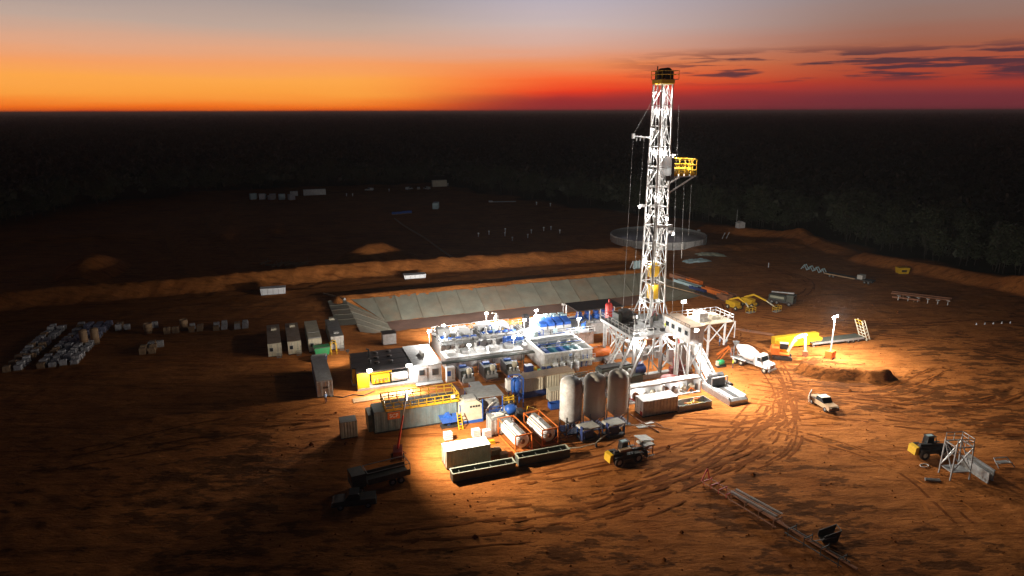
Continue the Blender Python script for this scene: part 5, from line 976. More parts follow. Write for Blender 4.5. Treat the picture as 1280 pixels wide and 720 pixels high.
# iso tank containers: white tanks in orange frames, end on
for u_, v_, lab, rz in ((-35.0, -16.7, 'left white tank container in an orange frame behind the troughs', 94), (-30.9, -16.3, 'right white tank container in an orange frame behind the troughs', 94)):
    o = thing('tank_container', lab, 'tank container', u_, v_, 0, rz, 'tank containers'); Lx, Wy, Hz = 3.03, 1.22, 2.6
    B().lathe([(0, -2.75), (.6, -2.72), (.95, -2.55), (1.1, -2.3), (1.1, 2.3), (.95, 2.55), (.6, 2.72), (0, 2.75)], 28, (0, 0, 1.38), 'x').ob('vessel', 'cleanwhite', o)
    for sx_ in (-1, 1):
        fr_ = B().bar((sx_ * Lx, -Wy, 0), (sx_ * Lx, -Wy, Hz), .17).bar((sx_ * Lx, Wy, 0), (sx_ * Lx, Wy, Hz), .17).bar((sx_ * Lx, -Wy + .09, Hz - .09), (sx_ * Lx, Wy - .09, Hz - .09), .16).bar((sx_ * Lx, -Wy + .09, .1), (sx_ * Lx, Wy - .09, .1), .16).bar((sx_ * Lx, -Wy, 1.3), (sx_ * (Lx - .35), -.6, .5), .1).bar((sx_ * Lx, Wy, 1.3), (sx_ * (Lx - .35), .6, .5), .1).ob('end_frame', 'orange', o)
        B().lathe([(0, sx_ * 2.82), (.32, sx_ * 2.82), (.36, sx_ * 2.7)], 16, (0, 0, 1.38), 'x').ob('end_port', 'rust', o)
    for y_ in (-Wy, Wy):
        B().bar((-Lx + .09, y_, .1), (Lx - .09, y_, .1), .13).ob('bottom_rail', 'orange', o); B().bar((-Lx + .09, y_, Hz - .08), (Lx - .09, y_, Hz - .08), .1).ob('top_rail', 'orange', o)
    B().bx(-2.6, 2.6, -.28, .28, 2.5, 2.54).ob('top_walkway', 'grey', o); B().lathe([(0, 2.72), (.3, 2.7), (.3, 2.5)], 14, (.5, 0, 0)).ob('manlid', 'steel', o); B().bx(-.9, -.3, -1.13, -1.08, 1.6, 1.9).ob('placard', 'yellow', o)
    for z_ in range(7): B().bar((-Lx - .1, .75, .3 + .32 * z_), (-Lx - .1, 1.05, .3 + .32 * z_), .05).ob('ladder_rung', 'orange', o)
    B().tube((1.6, -Wy + .1, .3), (1.6, -.4, .3), .09, 8).ob('drain_valve', 'steel', o)
pg = container('shipping_container', 'pale green ribbed container with lamp light painted on its roof and end, behind the left trough', -42.9, -19.6, 6.0, 2.44, 2.6, 'pale_green', 0, .42, 'cleanwhite', endm='cream')  # paler roof and door end hold the lamp light in their colour
def trough(lab, u, v, L, m):
    o = thing('steel_trough', lab, 'trough', u, v, 0, 0, 'long troughs'); x, y, H = L / 2, .7, 1.15
    B().bx(-x, x, -y, -y + .09, .1, H).ob('front_side', m, o); B().bx(-x, x, y - .09, y, .1, H).ob('rear_side', m, o); B().bx(-x, -x + .09, -y + .09, y - .09, .1, H).ob('end_plate', m, o); B().bx(x - .09, x, -y + .09, y - .09, .1, H).ob('end_plate', m, o); B().bx(-x, x, -y, y, 0, .1).ob('base', m, o)
    B().bx(-x - .06, x + .06, -y - .08, -y + .1, H, H + .09).bx(-x - .06, x + .06, y - .1, y + .08, H, H + .09).bx(-x - .06, -x + .1, -y + .1, y - .1, H, H + .09).bx(x - .1, x + .06, -y + .1, y - .1, H, H + .09).ob('rim', 'pale_green' if m == 'dark_green' else 'cream', o)
    for i in range(4): B().bx(-x + L * (i + .5) / 4 - .05, -x + L * (i + .5) / 4 + .05, -y + .1, y - .1, H - .25, H - .15).ob('tie_bar', m, o)
trough('left long dark green trough with pale rim in front of the pale green container', -41.8, -23.5, 8.4, 'dark_green'); trough('right long olive trough with cream rim in front of the tank containers', -33.2, -22.6, 7.3, 'dark_green')
yt = thing('yellow_hand_pump', 'small yellow pump lying beside the left tank container', 'pump', -38.2, -16.0, 0); B().bx(-.5, .5, -.3, .3, 0, .2).ob('base', 'yellow', yt); B().tube((-.4, 0, .4), (.4, 0, .4), .22, 10).ob('barrel', 'yellow', yt)
for i, (u_, v_, s_) in enumerate(((-38.6, -19.0, 1), (-37.8, -20.0, .7))):
    o = thing('wooden_crate', ('larger', 'smaller')[i] + ' dark wooden crate between the pale green container and tank container', 'crate', u_, v_, 0); B().bx(-.7 * s_, .7 * s_, -.5, .5, .1, .8 * s_).ob('crate_body', 'wood', o); B().bx(-.6 * s_, -.4 * s_, -.5, .5, 0, .1).bx(.4 * s_, .6 * s_, -.5, .5, 0, .1).ob('runner', 'wood', o)
# right: ribbed container, low skid, trip tanks
cr_ = container('ribbed_container', 'grey ribbed container with lamp light painted on its roof and end, right of the silos', -11.0, -14.8, 6.1, 2.5, 2.6, 'steel', 0, .58, 'white', endm='cleanwhite')  # light from behind is put into the whiter roof and door colours
B().bx(-3.1, -3.06, -1.0, -.4, .2, .8).ob('red_panel', 'red', cr_)
lk = thing('open_skid_bin', 'low open steel bin with hoses inside right of the ribbed container', 'bin', -4.9, -15.2, 0)
B().bx(-3.0, 3.0, -1.1, -1.02, .1, 1.0).ob('front_side', 'grey', lk); B().bx(-3, 3, 1.02, 1.1, .1, 1.0).ob('rear_side', 'white', lk); B().bx(-3, -2.92, -1.02, 1.02, .1, 1.0).bx(2.92, 3, -1.02, 1.02, .1, 1.0).ob('end_sides', 'grey', lk); B().bx(-3, 3, -1.1, 1.1, 0, .1).ob('floor', 'canvas', lk)
hs = thing('coiled_hoses', 'yellow and orange hoses heaped in the low open bin', 'hose', -4.3, -15.1, .1)
for i in range(7): B().pipe([(random.uniform(-1.6, -.4), random.uniform(-.7, .7), .2 + .1 * i), (random.uniform(-.4, .6), random.uniform(-.7, .7), .35 + .1 * i), (random.uniform(.6, 1.7), random.uniform(-.7, .7), .2 + .1 * i)], .09).ob('hose_length', ('yellow', 'orange', 'rust', 'yellow', 'dark')[i % 5], hs)
for i, (u_, lab) in enumerate(((-11.0, 'left long white-lidded trip tank with open front behind the ribbed container'), (-3.6, 'right long white-lidded trip tank with open front behind the open bin'))):
    o = thing('trip_tank', lab, 'tank', u_, -9.9 + .2 * i, 0, 0, 'trip tanks'); L = 3.5
    B().bx(-L, L, -1.2, 1.2, .0, .2).ob('skid', 'white', o); B().bx(-L, L, .9, 1.1, .2, 2.2).ob('rear_wall', 'cleanwhite', o); B().bx(-L, -L + .15, -1.1, .9, .2, 2.2).ob('end_wall', 'cleanwhite', o); B().bx(L - .15, L, -1.1, .9, .2, 2.2).ob('end_wall', 'cleanwhite', o)
    B().prism([(-.6, 2.2), (1.25, 2.2), (1.25, 2.35), (.3, 2.6), (-.6, 2.5)], -L - .1, L + .1, 'x').ob('roof', 'white', o)
    for k_ in range(4): B().lathe([(0, .2), (.5, .25), (.55, 1.0), (.3, 1.4), (0, 1.4)], 12, (-2.5 + 1.6 * k_, -.2, 0)).ob('pump', ('cream', 'rust', 'white', 'cream')[(k_ + i) % 4], o)
    for k_ in range(3): B().pipe([(-2.8 + 2 * k_, -.9, .3), (-2.3 + 2 * k_, -.8, .9), (-1.4 + 2 * k_, -.9, .3)], .1).ob('hose', ('red', 'canvas', 'orange')[k_], o)
    f = B().bx(-.6, .6, .55, .85, 1.9, 2.05).ob('batten_lamp', 'steel', o); B().bx(-.55, .55, .6, .8, 1.84, 1.89).ob('tube', 'tube_lens', f); light(f, (0, .2, 1.7), 160, WHITE, .1)
mf = thing('choke_manifold', 'grey pipe manifold with hand wheels left of the trip tanks', 'manifold', -15.6, -7.2, 0); B().pipe([(-2.5, 0, .6), (2.5, 0, .6)], .14, 8).pipe([(-2.5, .8, .6), (2.5, .8, .6)], .14, 8).ob('header', 'grey', mf)
for i in range(5): B().tube((-2 + i, -.1, .6), (-2 + i, .9, .6), .11, 8).ob('crossover', 'steel', mf); B().lathe([(0, .75), (.22, .75), (.22, .82), (0, .82)], 12, (-2 + i, .4, .3)).ob('hand_wheel', ('red', 'yellow', 'blue')[i % 3], mf)
B().bx(-2.6, 2.6, -.4, 1.2, 0, .2).ob('skid', 'grey', mf)

# ================================================================== VEHICLES
def wheel(p, x, y, r, w, side, hub='grey'):
    t = B().lathe([(r * .55, -w / 2), (r * .92, -w / 2), (r, -w * .35), (r, w * .35), (r * .92, w / 2), (r * .55, w / 2)], 18, (x, y, r), 'y').ob('wheel', 'rubber', p)
    B().lathe([(0, side * w * .42), (r * .3, side * w * .42), (r * .56, side * w * .25), (r * .56, -side * w * .3), (0, -side * w * .3)], 14, (x, y, r), 'y').ob('rim', hub, t); return t
def mixer_truck(lab, u, v, rz):
    o = thing('concrete_mixer_truck', lab, 'mixer truck', u, v, None, rz)
    B().bx(-4.2, 3.6, -.45, .45, .75, 1.05).ob('chassis', 'grey', o)
    for x_, ys_ in ((2.9, 1.02), (-1.9, .95), (-3.2, .95)):
        for s in (-1, 1): wheel(o, x_, s * ys_, .52, .32 if x_ > 0 else .5, s, 'cream')
    c = B().prism([(1.05, 1.0), (2.3, 1.0), (2.3, 1.95), (2.05, 2.85), (1.85, 3.0), (1.05, 3.0)], -1.1, 1.1, 'y').ob('cab', 'cleanwhite', o)
    B().prism([(2.31, 1.0), (3.75, 1.0), (3.8, 1.6), (3.6, 1.8), (2.31, 1.98)], -.85, .85, 'y').ob('bonnet', 'cleanwhite', o)
    B().add([(2.33, -.98, 2.0), (2.33, .98, 2.0), (2.1, .9, 2.78), (2.1, -.9, 2.78)], [(0, 1, 2, 3)]).ob('windscreen', 'glass', c)
    for s in (-1, 1):
        B().bx(1.35, 2.05, s * 1.105 - .01, s * 1.105 + .01, 1.95, 2.65).ob('side_window', 'glass', c); B().bx(2.2, 2.35, s * 1.25 - .06, s * 1.25 + .06, 2.0, 2.5).ob('mirror', 'dark', c)
        B().prism([(2.2, 1.05), (2.35, 1.35), (2.9, 1.5), (3.45, 1.35), (3.6, 1.05)], *sorted((s * .86, s * 1.22)), 'y').ob('mudguard', 'cleanwhite', o); B().bx(3.78, 3.84, s * .6 - .15, s * .6 + .15, 1.15, 1.35).ob('headlight', 'pale_blue', o)
        B().bx(-4.1, -1.1, *sorted((s * .72, s * 1.22)), 1.12, 1.17).ob('mudguard', 'cleanwhite', o)
    B().bx(3.76, 3.83, -.5, .5, .95, 1.55).ob('grille', 'rust', o); B().bx(3.7, 3.95, -1.1, 1.1, .55, .85).ob('bumper', 'steel', o)
    Mx = Matrix.Rotation(R(14), 3, 'Y')
    B().lathe([(0, -2.35), (.45, -2.35), (.55, -2.0), (1.22, -.6), (1.28, .4), (1.0, 1.7), (.55, 2.15), (0, 2.2)], 26, (-1.35, 0, 2.55), 'x', Mx).ob('drum', 'cleanwhite', o)
    B().bx(.55, 1.0, -.9, .9, 1.05, 2.4).ob('water_tank', 'steel', o); B().bar((-3.9, -.6, 1.05), (-3.9, -.6, 3.2), .16).bar((-3.9, .6, 1.05), (-3.9, .6, 3.2), .16).bar((-3.9, -.6, 3.1), (-3.9, .6, 3.1), .14).ob('rear_frame', 'grey', o)
    B().lathe([(.25, 0), (.6, .6), (.62, .65)], 14, (-4.0, 0, 3.2)).ob('charge_hopper', 'grey', o); B().prism([(-3.9, 2.0), (-5.3, 1.0), (-5.25, .9), (-3.8, 1.85)], -.25, .25, 'y').ob('chute', 'rust', o)
    B().bar((-4.1, -.9, 1.0), (-4.1, -.9, 3.0), .06).bar((-4.1, -1.2, 1.0), (-4.1, -1.2, 3.0), .06).ob('ladder', 'grey', o)
    return o
mixer_truck('white concrete mixer truck parked right of the catwalk', 15.5, -4.6, -74)
def telehandler(lab, u, v, rz, body='dark', tail='yellow', name='telehandler', cat='telehandler'):
    o = thing(name, lab, cat, u, v, None, rz)
    B().bx(-2.2, 2.1, -.75, .75, .6, 1.25).ob('chassis', body, o)
    for x_ in (-1.5, 1.45):
        for s in (-1, 1): wheel(o, x_, s * .98, .66, .46, s, 'cream')
    B().prism([(-2.75, .6), (-2.2, .6), (-2.2, 1.75), (-2.65, 1.6)], -.7, .7, 'y').ob('counterweight', tail, o)
    B().bx(-2.1, -.2, -.75, -.15, 1.26, 1.75).ob('engine_cover', body, o)
    c = B().bar((-.5, .1, 1.26), (-.35, .15, 2.6), .09).bar((-.5, .95, 1.26), (-.35, .9, 2.6), .09).bar((1.1, .1, 1.26), (.7, .15, 2.6), .09).bar((1.1, .95, 1.26), (.7, .9, 2.6), .09).bx(-.45, .8, .05, 1.0, 2.6, 2.68).ob('cab_frame', body, o)
    B().bx(-.42, .62, .2, .86, 1.3, 2.58).ob('cab_glass', 'glass', c); B().bx(-.3, .5, .25, .8, 2.685, 2.72).ob('roof_glass', 'pale_blue', c)
    B().bar((-1.9, -.3, 1.85), (2.6, -.3, 1.5), .36).ob('boom', body, o); B().bar((2.4, -.3, 1.5), (3.0, -.3, .7), .3).ob('boom_nose', body, o)
    k = B().bx(2.95, 3.1, -.8, .6, .25, 1.2).ob('fork_carriage', 'dark', o)
    for y_ in (-.6, .3): B().bx(3.1, 4.3, y_ - .07, y_ + .07, .25, .32).ob('fork', 'dark', k)
    for x_ in (-1.5, 1.45):
        for s in (-1, 1): B().prism([(x_ - .7, 1.4), (x_ + .7, 1.4), (x_ + .6, 1.46), (x_ - .6, 1.46)], *sorted((s * .76, s * 1.2)), 'y').ob('fender', body, o)
    return o
tl = telehandler('dark telehandler with yellow counterweight parked before the silos', -23.2, -26.8, 4)
B().bx(-1.2, .6, -.7, -.2, 1.78, 2.1).ob('tool_box', 'sack_tan', tl); B().prism([(2.3, 1.9), (4.2, 1.9), (4.0, 2.1), (2.5, 2.1)], -1.0, .9, 'y').ob('load_sheet', 'canvas', tl)
rk = thing('rusty_equipment_rack', 'rusty pump rack held up against the forks of the near telehandler', 'rack', -19.6, -25.6, 0, 8); B().bar((-.9, -.8, 0), (-.9, -.8, 2.4), .1).bar((.9, -.8, 0), (.9, -.8, 1.9), .1).bar((-.9, .8, 0), (-.9, .8, 2.4), .1).bar((.9, .8, 0), (.9, .8, 1.9), .1).ob('uprights', 'rust', rk); B().bx(-.9, .9, -.8, .8, .8, .9).bx(-.7, .5, -.5, .5, .9, 1.7).ob('pump_block', 'rust', rk); B().prism([(-1.1, 2.4), (1.0, 2.0), (1.0, 2.06), (-1.1, 2.46)], -.9, .9, 'y').ob('top_sheet', 'canvas', rk)
telehandler('dark telehandler with yellow tail parked beside the white steel stand at the right', 16.0, -39.6, -12)
# excavator with work lamp
ex = thing('excavator', 'orange and white excavator with raised arm and a glaring work lamp', 'excavator', 23.6, -2.6, None, -38)
for s in (-1, 1):
    t_ = B().prism([(-1.7, .15), (-1.4, 0), (1.4, 0), (1.7, .15), (1.75, .5), (1.4, .8), (-1.4, .8), (-1.75, .5)], *sorted((s * .75, s * 1.3)), 'y').ob('track', 'rubber', ex); B().bx(-1.2, 1.2, *sorted((s * 1.3, s * 1.34)), .25, .55).ob('track_frame', 'dark', t_)
B().bx(-.9, .9, -.8, .8, .5, .95).ob('undercarriage', 'dark', ex); B().bx(-1.9, 1.2, -1.25, 1.25, .96, 1.25).ob('turntable_deck', 'orange', ex); B().prism([(-2.1, 1.25), (-.6, 1.25), (-.6, 2.25), (-1.9, 2.2), (-2.15, 1.8)], -1.25, 1.25, 'y').ob('engine_hood', 'orange', ex)
c = B().bx(-.5, 1.15, .25, 1.2, 1.26, 1.7).ob('cab_base', 'yellow', ex); B().prism([(-.5, 1.7), (1.15, 1.7), (.95, 2.75), (-.45, 2.75)], .28, 1.18, 'y').ob('cab_glass', 'glass', c); B().bx(-.5, 1.0, .25, 1.2, 2.75, 2.83).ob('cab_roof', 'white', c)
bo_ = B().bar((.9, -.2, 1.5), (2.1, -.2, 4.4), .45).bar((2.1, -.2, 4.4), (3.6, -.2, 5.0), .42).ob('boom', 'cream', ex); B().bar((3.6, -.2, 5.0), (3.9, -.2, 2.0), .34).ob('stick', 'cream', ex); B().prism([(3.5, 1.9), (4.3, 2.0), (4.5, 1.3), (4.1, .85), (3.5, 1.05)], -.65, .25, 'y').ob('bucket', 'rust', ex); B().tube((1.0, -.2, 2.2), (2.3, -.2, 3.9), .1, 8).tube((2.4, -.2, 4.8), (3.5, -.2, 5.3), .09, 8).ob('ram', 'steel', bo_)
h_ = B().bx(3.35, 3.85, -.7, -.45, 5.0, 5.4).ob('work_lamp', 'steel', ex); B().bx(3.4, 3.8, -.76, -.71, 5.05, 5.35).ob('lens', 'lamp_lens', h_); light(h_, (3.6, -1.2, 5.2), 3000, WARM, .15)
# yellow box girders and the long low-loader behind
for i, (u_, v_, L, z_) in enumerate(((32.2, 3.6, 5.2, 0), (31.4, 1.6, 5.0, 0))):
    o = thing('yellow_girder', ('rear', 'front')[i] + ' long yellow steel box girder lying on blocks behind the excavator', 'girder', u_, v_, None, -3); B().bx(-L, L, -.55, .55, .35, 1.5 + .3 * (1 - i)).ob('girder_box', 'yellow', o)
    for k_ in range(5): B().bx(-L + .6 + k_ * L * .45, -L + .75 + k_ * L * .45, -.6, -.552, .36, 1.45).ob('stiffener', 'yellow', o)
    for x_ in (-L * .7, L * .7): B().bx(x_ - .3, x_ + .3, -.7, .7, 0, .35).ob('bearer', 'wood', o)
ll = thing('low_loader', 'long dark flat trailer deck stretching right behind the light tower', 'trailer', 39.4, 1.0, None, -3); B().bx(-6, 6.5, -1.2, 1.2, .75, .95).ob('deck', 'dark_green', ll); B().bx(-6, 6.5, -1.25, -1.21, .55, .98).ob('side_rail', 'grey', ll)
for x_ in (2.8, 4.0, 5.2):
    for s in (-1, 1): wheel(ll, x_, s * .95, .36, .4, s)
B().bx(-5.6, -5.3, -1, -.7, 0, .75).bx(-5.6, -5.3, .7, 1, 0, .75).ob('landing_leg', 'grey', ll)
lf = thing('lattice_ramp', 'pale lattice ramp tilted up at the right end of the flat trailer', 'ramp', 46.6, .3, None, -3)
for y_ in (-.9, .9): B().bar((0, y_, .2), (-1.9, y_, 4.4), .14).bar((.7, y_, .4), (-1.2, y_, 4.5), .1).ob('side_rail', 'cream', lf)
for i in range(7): t_ = i / 6; B().bar((-1.9 * t_, -.9, .2 + 4.2 * t_), (-1.9 * t_, .9, .2 + 4.2 * t_), .1).ob('rung', 'yellow' if i > 4 else 'cream', lf); B().bar((-1.9 * t_, -.9, .2 + 4.2 * t_), (.7 - 1.9 * min(t_ + .12, 1), -.9, .4 + 4.1 * min(t_ + .12, 1)), .07).ob('web', 'cream', lf)
# boom lifts
def boom_lift(lab, u, v, rz, reach):
    o = thing('boom_lift', lab, 'boom lift', u, v, None, rz, 'yellow boom lifts'); B().bx(-1.5, 1.5, -.75, .75, .45, .95).ob('chassis', 'yellow', o)
    for x_ in (-1.15, 1.15):
        for s in (-1, 1): wheel(o, x_, s * .95, .48, .38, s, 'cream')
    B().prism([(-1.9, 1.0), (.9, 1.0), (.9, 1.7), (-1.4, 2.0), (-1.9, 1.8)], -.85, .85, 'y').ob('turntable', 'yellow', o); B().bar((-1.5, 0, 1.9), (1.0, 0, 3.0), .42).ob('riser', 'yellow', o); B().bar((.9, 0, 3.0), (1.0 + reach * .5, 0, 2.2), .34).ob('boom', 'yellow', o); B().bar((1.0 + reach * .5, 0, 2.2), (reach, 0, 1.2), .24).ob('fly_boom', 'cream', o)
    k = B().bx(reach, reach + 1.0, -1.1, 1.1, .3, .4).ob('basket_floor', 'steel', o); B().rail([(reach, -1.1, .4), (reach + 1, -1.1, .4), (reach + 1, 1.1, .4), (reach, 1.1, .4), (reach, -1.1, .4)], 1.1, 1.0, .06).ob('basket_rail', 'yellow', k); B().bx(reach + .1, reach + .3, -.4, .4, 1.1, 1.5).ob('control_box', 'dark', k); return o
boom_lift('left yellow boom lift with its basket lowered to the ground', 36.4, 28.0, -78, 4.2); boom_lift('right yellow boom lift with a longer pale boom', 41.4, 28.8, -72, 6.6)
dv = thing('drill_truck', 'dark green tracked rig truck parked beyond the boom lifts', 'truck', 49.6, 27.4, None, -62); B().bx(-3, 3, -1.1, 1.1, .6, 1.1).ob('chassis', 'dark', dv); B().bx(1.4, 3, -1.1, 1.1, 1.1, 2.7).ob('cab', 'dark_green', dv); B().bx(2.98, 3.03, -.9, .9, 1.8, 2.5).ob('windscreen', 'glass', dv); B().bx(-2.9, 1.2, -1.0, 1.0, 1.1, 2.2).ob('body', 'dark_green', dv); B().bar((-2.8, .6, 2.5), (2.6, .4, 3.0), .3).ob('folded_boom', 'steel', dv); B().bx(-2.5, .8, -1.05, -1.01, 1.5, 2.0).ob('side_panel', 'pale_green', dv)
for x_ in (-2, -.8, 2.1):
    for s in (-1, 1): wheel(dv, x_, s * 1.0, .5, .35, s)
def ute(lab, u, v, rz, m='white', roofm='cream', name='pickup', canopy=True):
    o = thing(name, lab, 'pickup', u, v, None, rz)
    B().prism([(-2.5, .5), (2.45, .5), (2.5, .95), (2.3, 1.1), (1.1, 1.18), (-2.5, 1.18)], -.9, .9, 'y').ob('body', m, o); B().bx(-2.6, 2.62, -.82, .82, .42, .56).ob('bumper', 'dark', o)
    c = B().prism([(-.75, 1.18), (1.1, 1.18), (.55, 1.8), (-.65, 1.85)], -.82, .82, 'y').ob('cab', 'glass', o); B().bx(-.62, .5, -.78, .78, 1.85, 1.9).ob('roof', roofm, c)
    if canopy: B().bx(-2.45, -.8, -.85, .85, 1.19, 1.85).ob('canopy', roofm, o)
    for x_ in (-1.6, 1.55):
        for s in (-1, 1): wheel(o, x_, s * .82, .39, .26, s)
    for s in (-1, 1): B().bx(2.46, 2.52, s * .62 - .16, s * .62 + .16, .8, .98).ob('headlight', 'canvas', o)
    B().bx(2.47, 2.53, -.4, .4, .72, .98).ob('grille', 'dark', o); return o
ute('cream roofed pickup standing alone on the lit ground below the spoil heap', 14.4, -22.4, -96, 'sack_tan', canopy=False)
fg = thing('leaning_board', 'white board propped upright left of the lone pickup', 'board', 13.4, -20.6, None, 30); B().prism([(-.5, .5), (.5, .9), (.5, 2.3), (-.5, 1.9)], -.04, .04, 'y').ob('panel', 'cleanwhite', fg); B().bar((-.3, 0, 0), (-.3, 0, .7), .06).bar((.3, 0, 0), (.3, 0, .9), .06).ob('stake', 'wood', fg)
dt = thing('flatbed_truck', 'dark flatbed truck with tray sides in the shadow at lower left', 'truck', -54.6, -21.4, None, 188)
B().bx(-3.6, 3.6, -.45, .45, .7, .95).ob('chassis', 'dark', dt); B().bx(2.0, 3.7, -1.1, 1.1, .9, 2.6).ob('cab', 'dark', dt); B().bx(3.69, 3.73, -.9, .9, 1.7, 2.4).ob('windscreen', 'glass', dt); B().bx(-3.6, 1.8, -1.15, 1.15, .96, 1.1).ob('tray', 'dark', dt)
for y_ in (-1.15, 1.08): B().bx(-3.6, 1.8, y_, y_ + .07, 1.1, 1.7).ob('tray_side', 'dark', dt)
B().pipe([(-3.6, -1.1, 1.1), (-3.6, -1.1, 2.5), (1.8, -1.1, 2.5), (1.8, 1.1, 2.5), (-3.6, 1.1, 2.5), (-3.6, 1.1, 1.1)], .05, 5).bar((-3.6, -1.1, 2.5), (-3.6, 1.1, 2.5), .08).ob('tray_hoops', 'grey', dt)
for x_ in (2.7, -1.3, -2.4):
    for s in (-1, 1): wheel(dt, x_, s * .98, .48, .34, s)
for x_ in (-.6, .6): B().bx(x_ - .45, x_ + .45, -1.3, -1.17, .45, .9).ob('tool_box', 'yellow', dt)
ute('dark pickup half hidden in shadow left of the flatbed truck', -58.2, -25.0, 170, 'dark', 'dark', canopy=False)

# ------------------------------------------------------------------ light towers
def light_tower(lab, u, v, rz, h, body, mastm, lean=(0, 0), power=3000, spot=None, trailer=False, cl=WHITE, head=.6):
    o = thing('light_tower', lab, 'light tower', u, v, None, rz)
    if trailer:
        B().bx(-1.1, 1.1, -.6, .6, .45, 1.35).ob('engine_box', body, o); B().bar((1.1, 0, .45), (2.2, 0, .4), .12).ob('draw_bar', body, o)
        for s in (-1, 1): wheel(o, -.1, s * .75, .34, .2, s, 'cream')
        for x_, y_ in ((-1.0, -1.1), (1.0, -1.1), (1.0, 1.1), (-1.0, 1.1)): B().bar((x_, y_, 0), (x_ * .9, y_ * .5, .5), .07).ob('outrigger', body, o)
    else:
        B().bx(-.8, .8, -.65, .65, .15, 1.5).ob('engine_box', body, o); B().bx(-.9, .9, -.75, .75, 0, .15).ob('skid', 'dark', o); B().bx(-.7, .0, -.68, -.655, .4, 1.3).ob('door', 'orange', o)
    tx, ty = lean
    z0 = 1.35 if trailer else 1.5
    for i in range(3): B().tube((tx * i / 3, ty * i / 3, z0 + (h - z0) * i / 3), (tx * (i + 1) / 3, ty * (i + 1) / 3, z0 + (h - z0) * (i + 1) / 3), .15 - .03 * i, 8).ob('mast_stage', mastm if i < 2 or not trailer else 'white', o)
    B().bar((tx - .9, ty, h), (tx + .9, ty, h), .08).ob('crossbar', 'steel', o)
    for x_ in (-.7, -.25, .25, .7):
        hd = B().bx(tx + x_ - .2, tx + x_ + .2, ty - .12, ty + .12, h + .04, h + .46).ob('lamp_head', 'steel', o); B().lathe([(0, -.16), (.17, -.16), (.19, -.125)], 14, (tx + x_, ty, h + .25), 'y').ob('lens', 'lamp_lens', hd)
        B().lathe([(0, .16), (.17, .16), (.19, .125)], 14, (tx + x_, ty, h + .25), 'y').ob('rear_lens', 'lamp_lens' if not spot else 'steel', hd)
    light(o, (tx, ty - .7, h + .3), power, cl, .25, spot)
    light(o, (tx, ty + .7 if not spot else ty - .5, h + .3), power * (.4 if not spot else .006), cl, .25)
    return o
light_tower('orange light tower with tall white mast and glaring lamps beside the spoil heap', 32.2, -5.6, 20, 7.9, 'orange', 'white', (.1, 0), 15000, None, False, (1, .93, .82))
light_tower('red trailer light tower lit below the slate tank', -51.2, -15.4, 78, 8.9, 'maroon', 'red', (-.9, -1.4), 36000, ((.10, -.9, -.40), 158, 1.0), True, (1, .88, .70))

# ------------------------------------------------------------------ people
def person(lab, u, v, rz, shirt, z=None, arm=.0):
    me = bpy.data.meshes.new('person'); J = [(0, 0, .92), (0, 0, 1.15), (0, 0, 1.42), (0, 0, 1.54), (0, .02, 1.66), (0, .02, 1.76),
        (-.1, 0, .9), (-.12, .03, .5), (-.13, -.02, .08), (-.13, .12, .04), (.1, 0, .9), (.12, -.02, .5), (.14, -.05, .08), (.14, .09, .04),
        (-.2, 0, 1.42), (-.27, -.03, 1.15), (-.24, .12 + arm, .93 + arm), (.2, 0, 1.42), (.27, -.03, 1.15), (.25, .1, .9)]
    E_ = [(0, 1), (1, 2), (2, 3), (3, 4), (4, 5), (0, 6), (6, 7), (7, 8), (8, 9), (0, 10), (10, 11), (11, 12), (12, 13), (2, 14), (14, 15), (15, 16), (2, 17), (17, 18), (18, 19)]
    rad = [.15, .15, .17, .065, .1, .08, .1, .075, .05, .045, .1, .075, .05, .045, .08, .055, .04, .08, .055, .04]
    me.from_pydata(J, E_, []); o = bpy.data.objects.new('person', me); col.objects.link(o)
    o.modifiers.new('s', 'SKIN'); o.modifiers.new('d', 'SUBSURF').levels = 1
    for i, sv in enumerate(me.skin_vertices[0].data): sv.radius = (rad[i], rad[i] * .8); sv.use_root = (i == 0)
    ev = o.evaluated_get(bpy.context.evaluated_depsgraph_get()); nm = bpy.data.meshes.new_from_object(ev); o.modifiers.clear(); o.data = nm; nm.materials.clear()
    for m in ('trouser', shirt, 'skin'): nm.materials.append(MT[m])
    for p in nm.polygons: z_ = p.center.z; p.material_index = 2 if z_ > 1.52 or (z_ < 1.0 and abs(p.center.x) > .2 and z_ > .8) else (1 if z_ > .95 else 0); p.use_smooth = True
    tag(o, lab, 'person'); place(o, u, v, z, rz); B().lathe([(.16, 1.70), (.13, 1.72), (.125, 1.8), (.07, 1.87), (0, 1.89)], 14, (0, .02, 0)).ob('hard_hat', 'cleanwhite', o); return o
person('person in pale blue shirt and dark trousers, left of the two walking', 17.0, 7.3, 30, 'hi_vis'); person('person in white and blue shirt, right of the two walking', 18.3, 7.0, -20, 'pale_blue', None, .15)
person('person in blue shirt standing by the near white container corner', -58.6, 6.4, 40, 'hi_vis')

person('person in lime yellow shirt standing on the drill floor before the mast foot', -1.7, -2.0, -30, 'lime_shirt', FZ)
person('person in pale blue shirt standing on the mud tank front walkway', -16.0, 5.9, 10, 'hi_vis', 1.6)
person('person in lime yellow shirt near the green slurry pump', 11.8, -3.6, 60, 'lime_shirt')

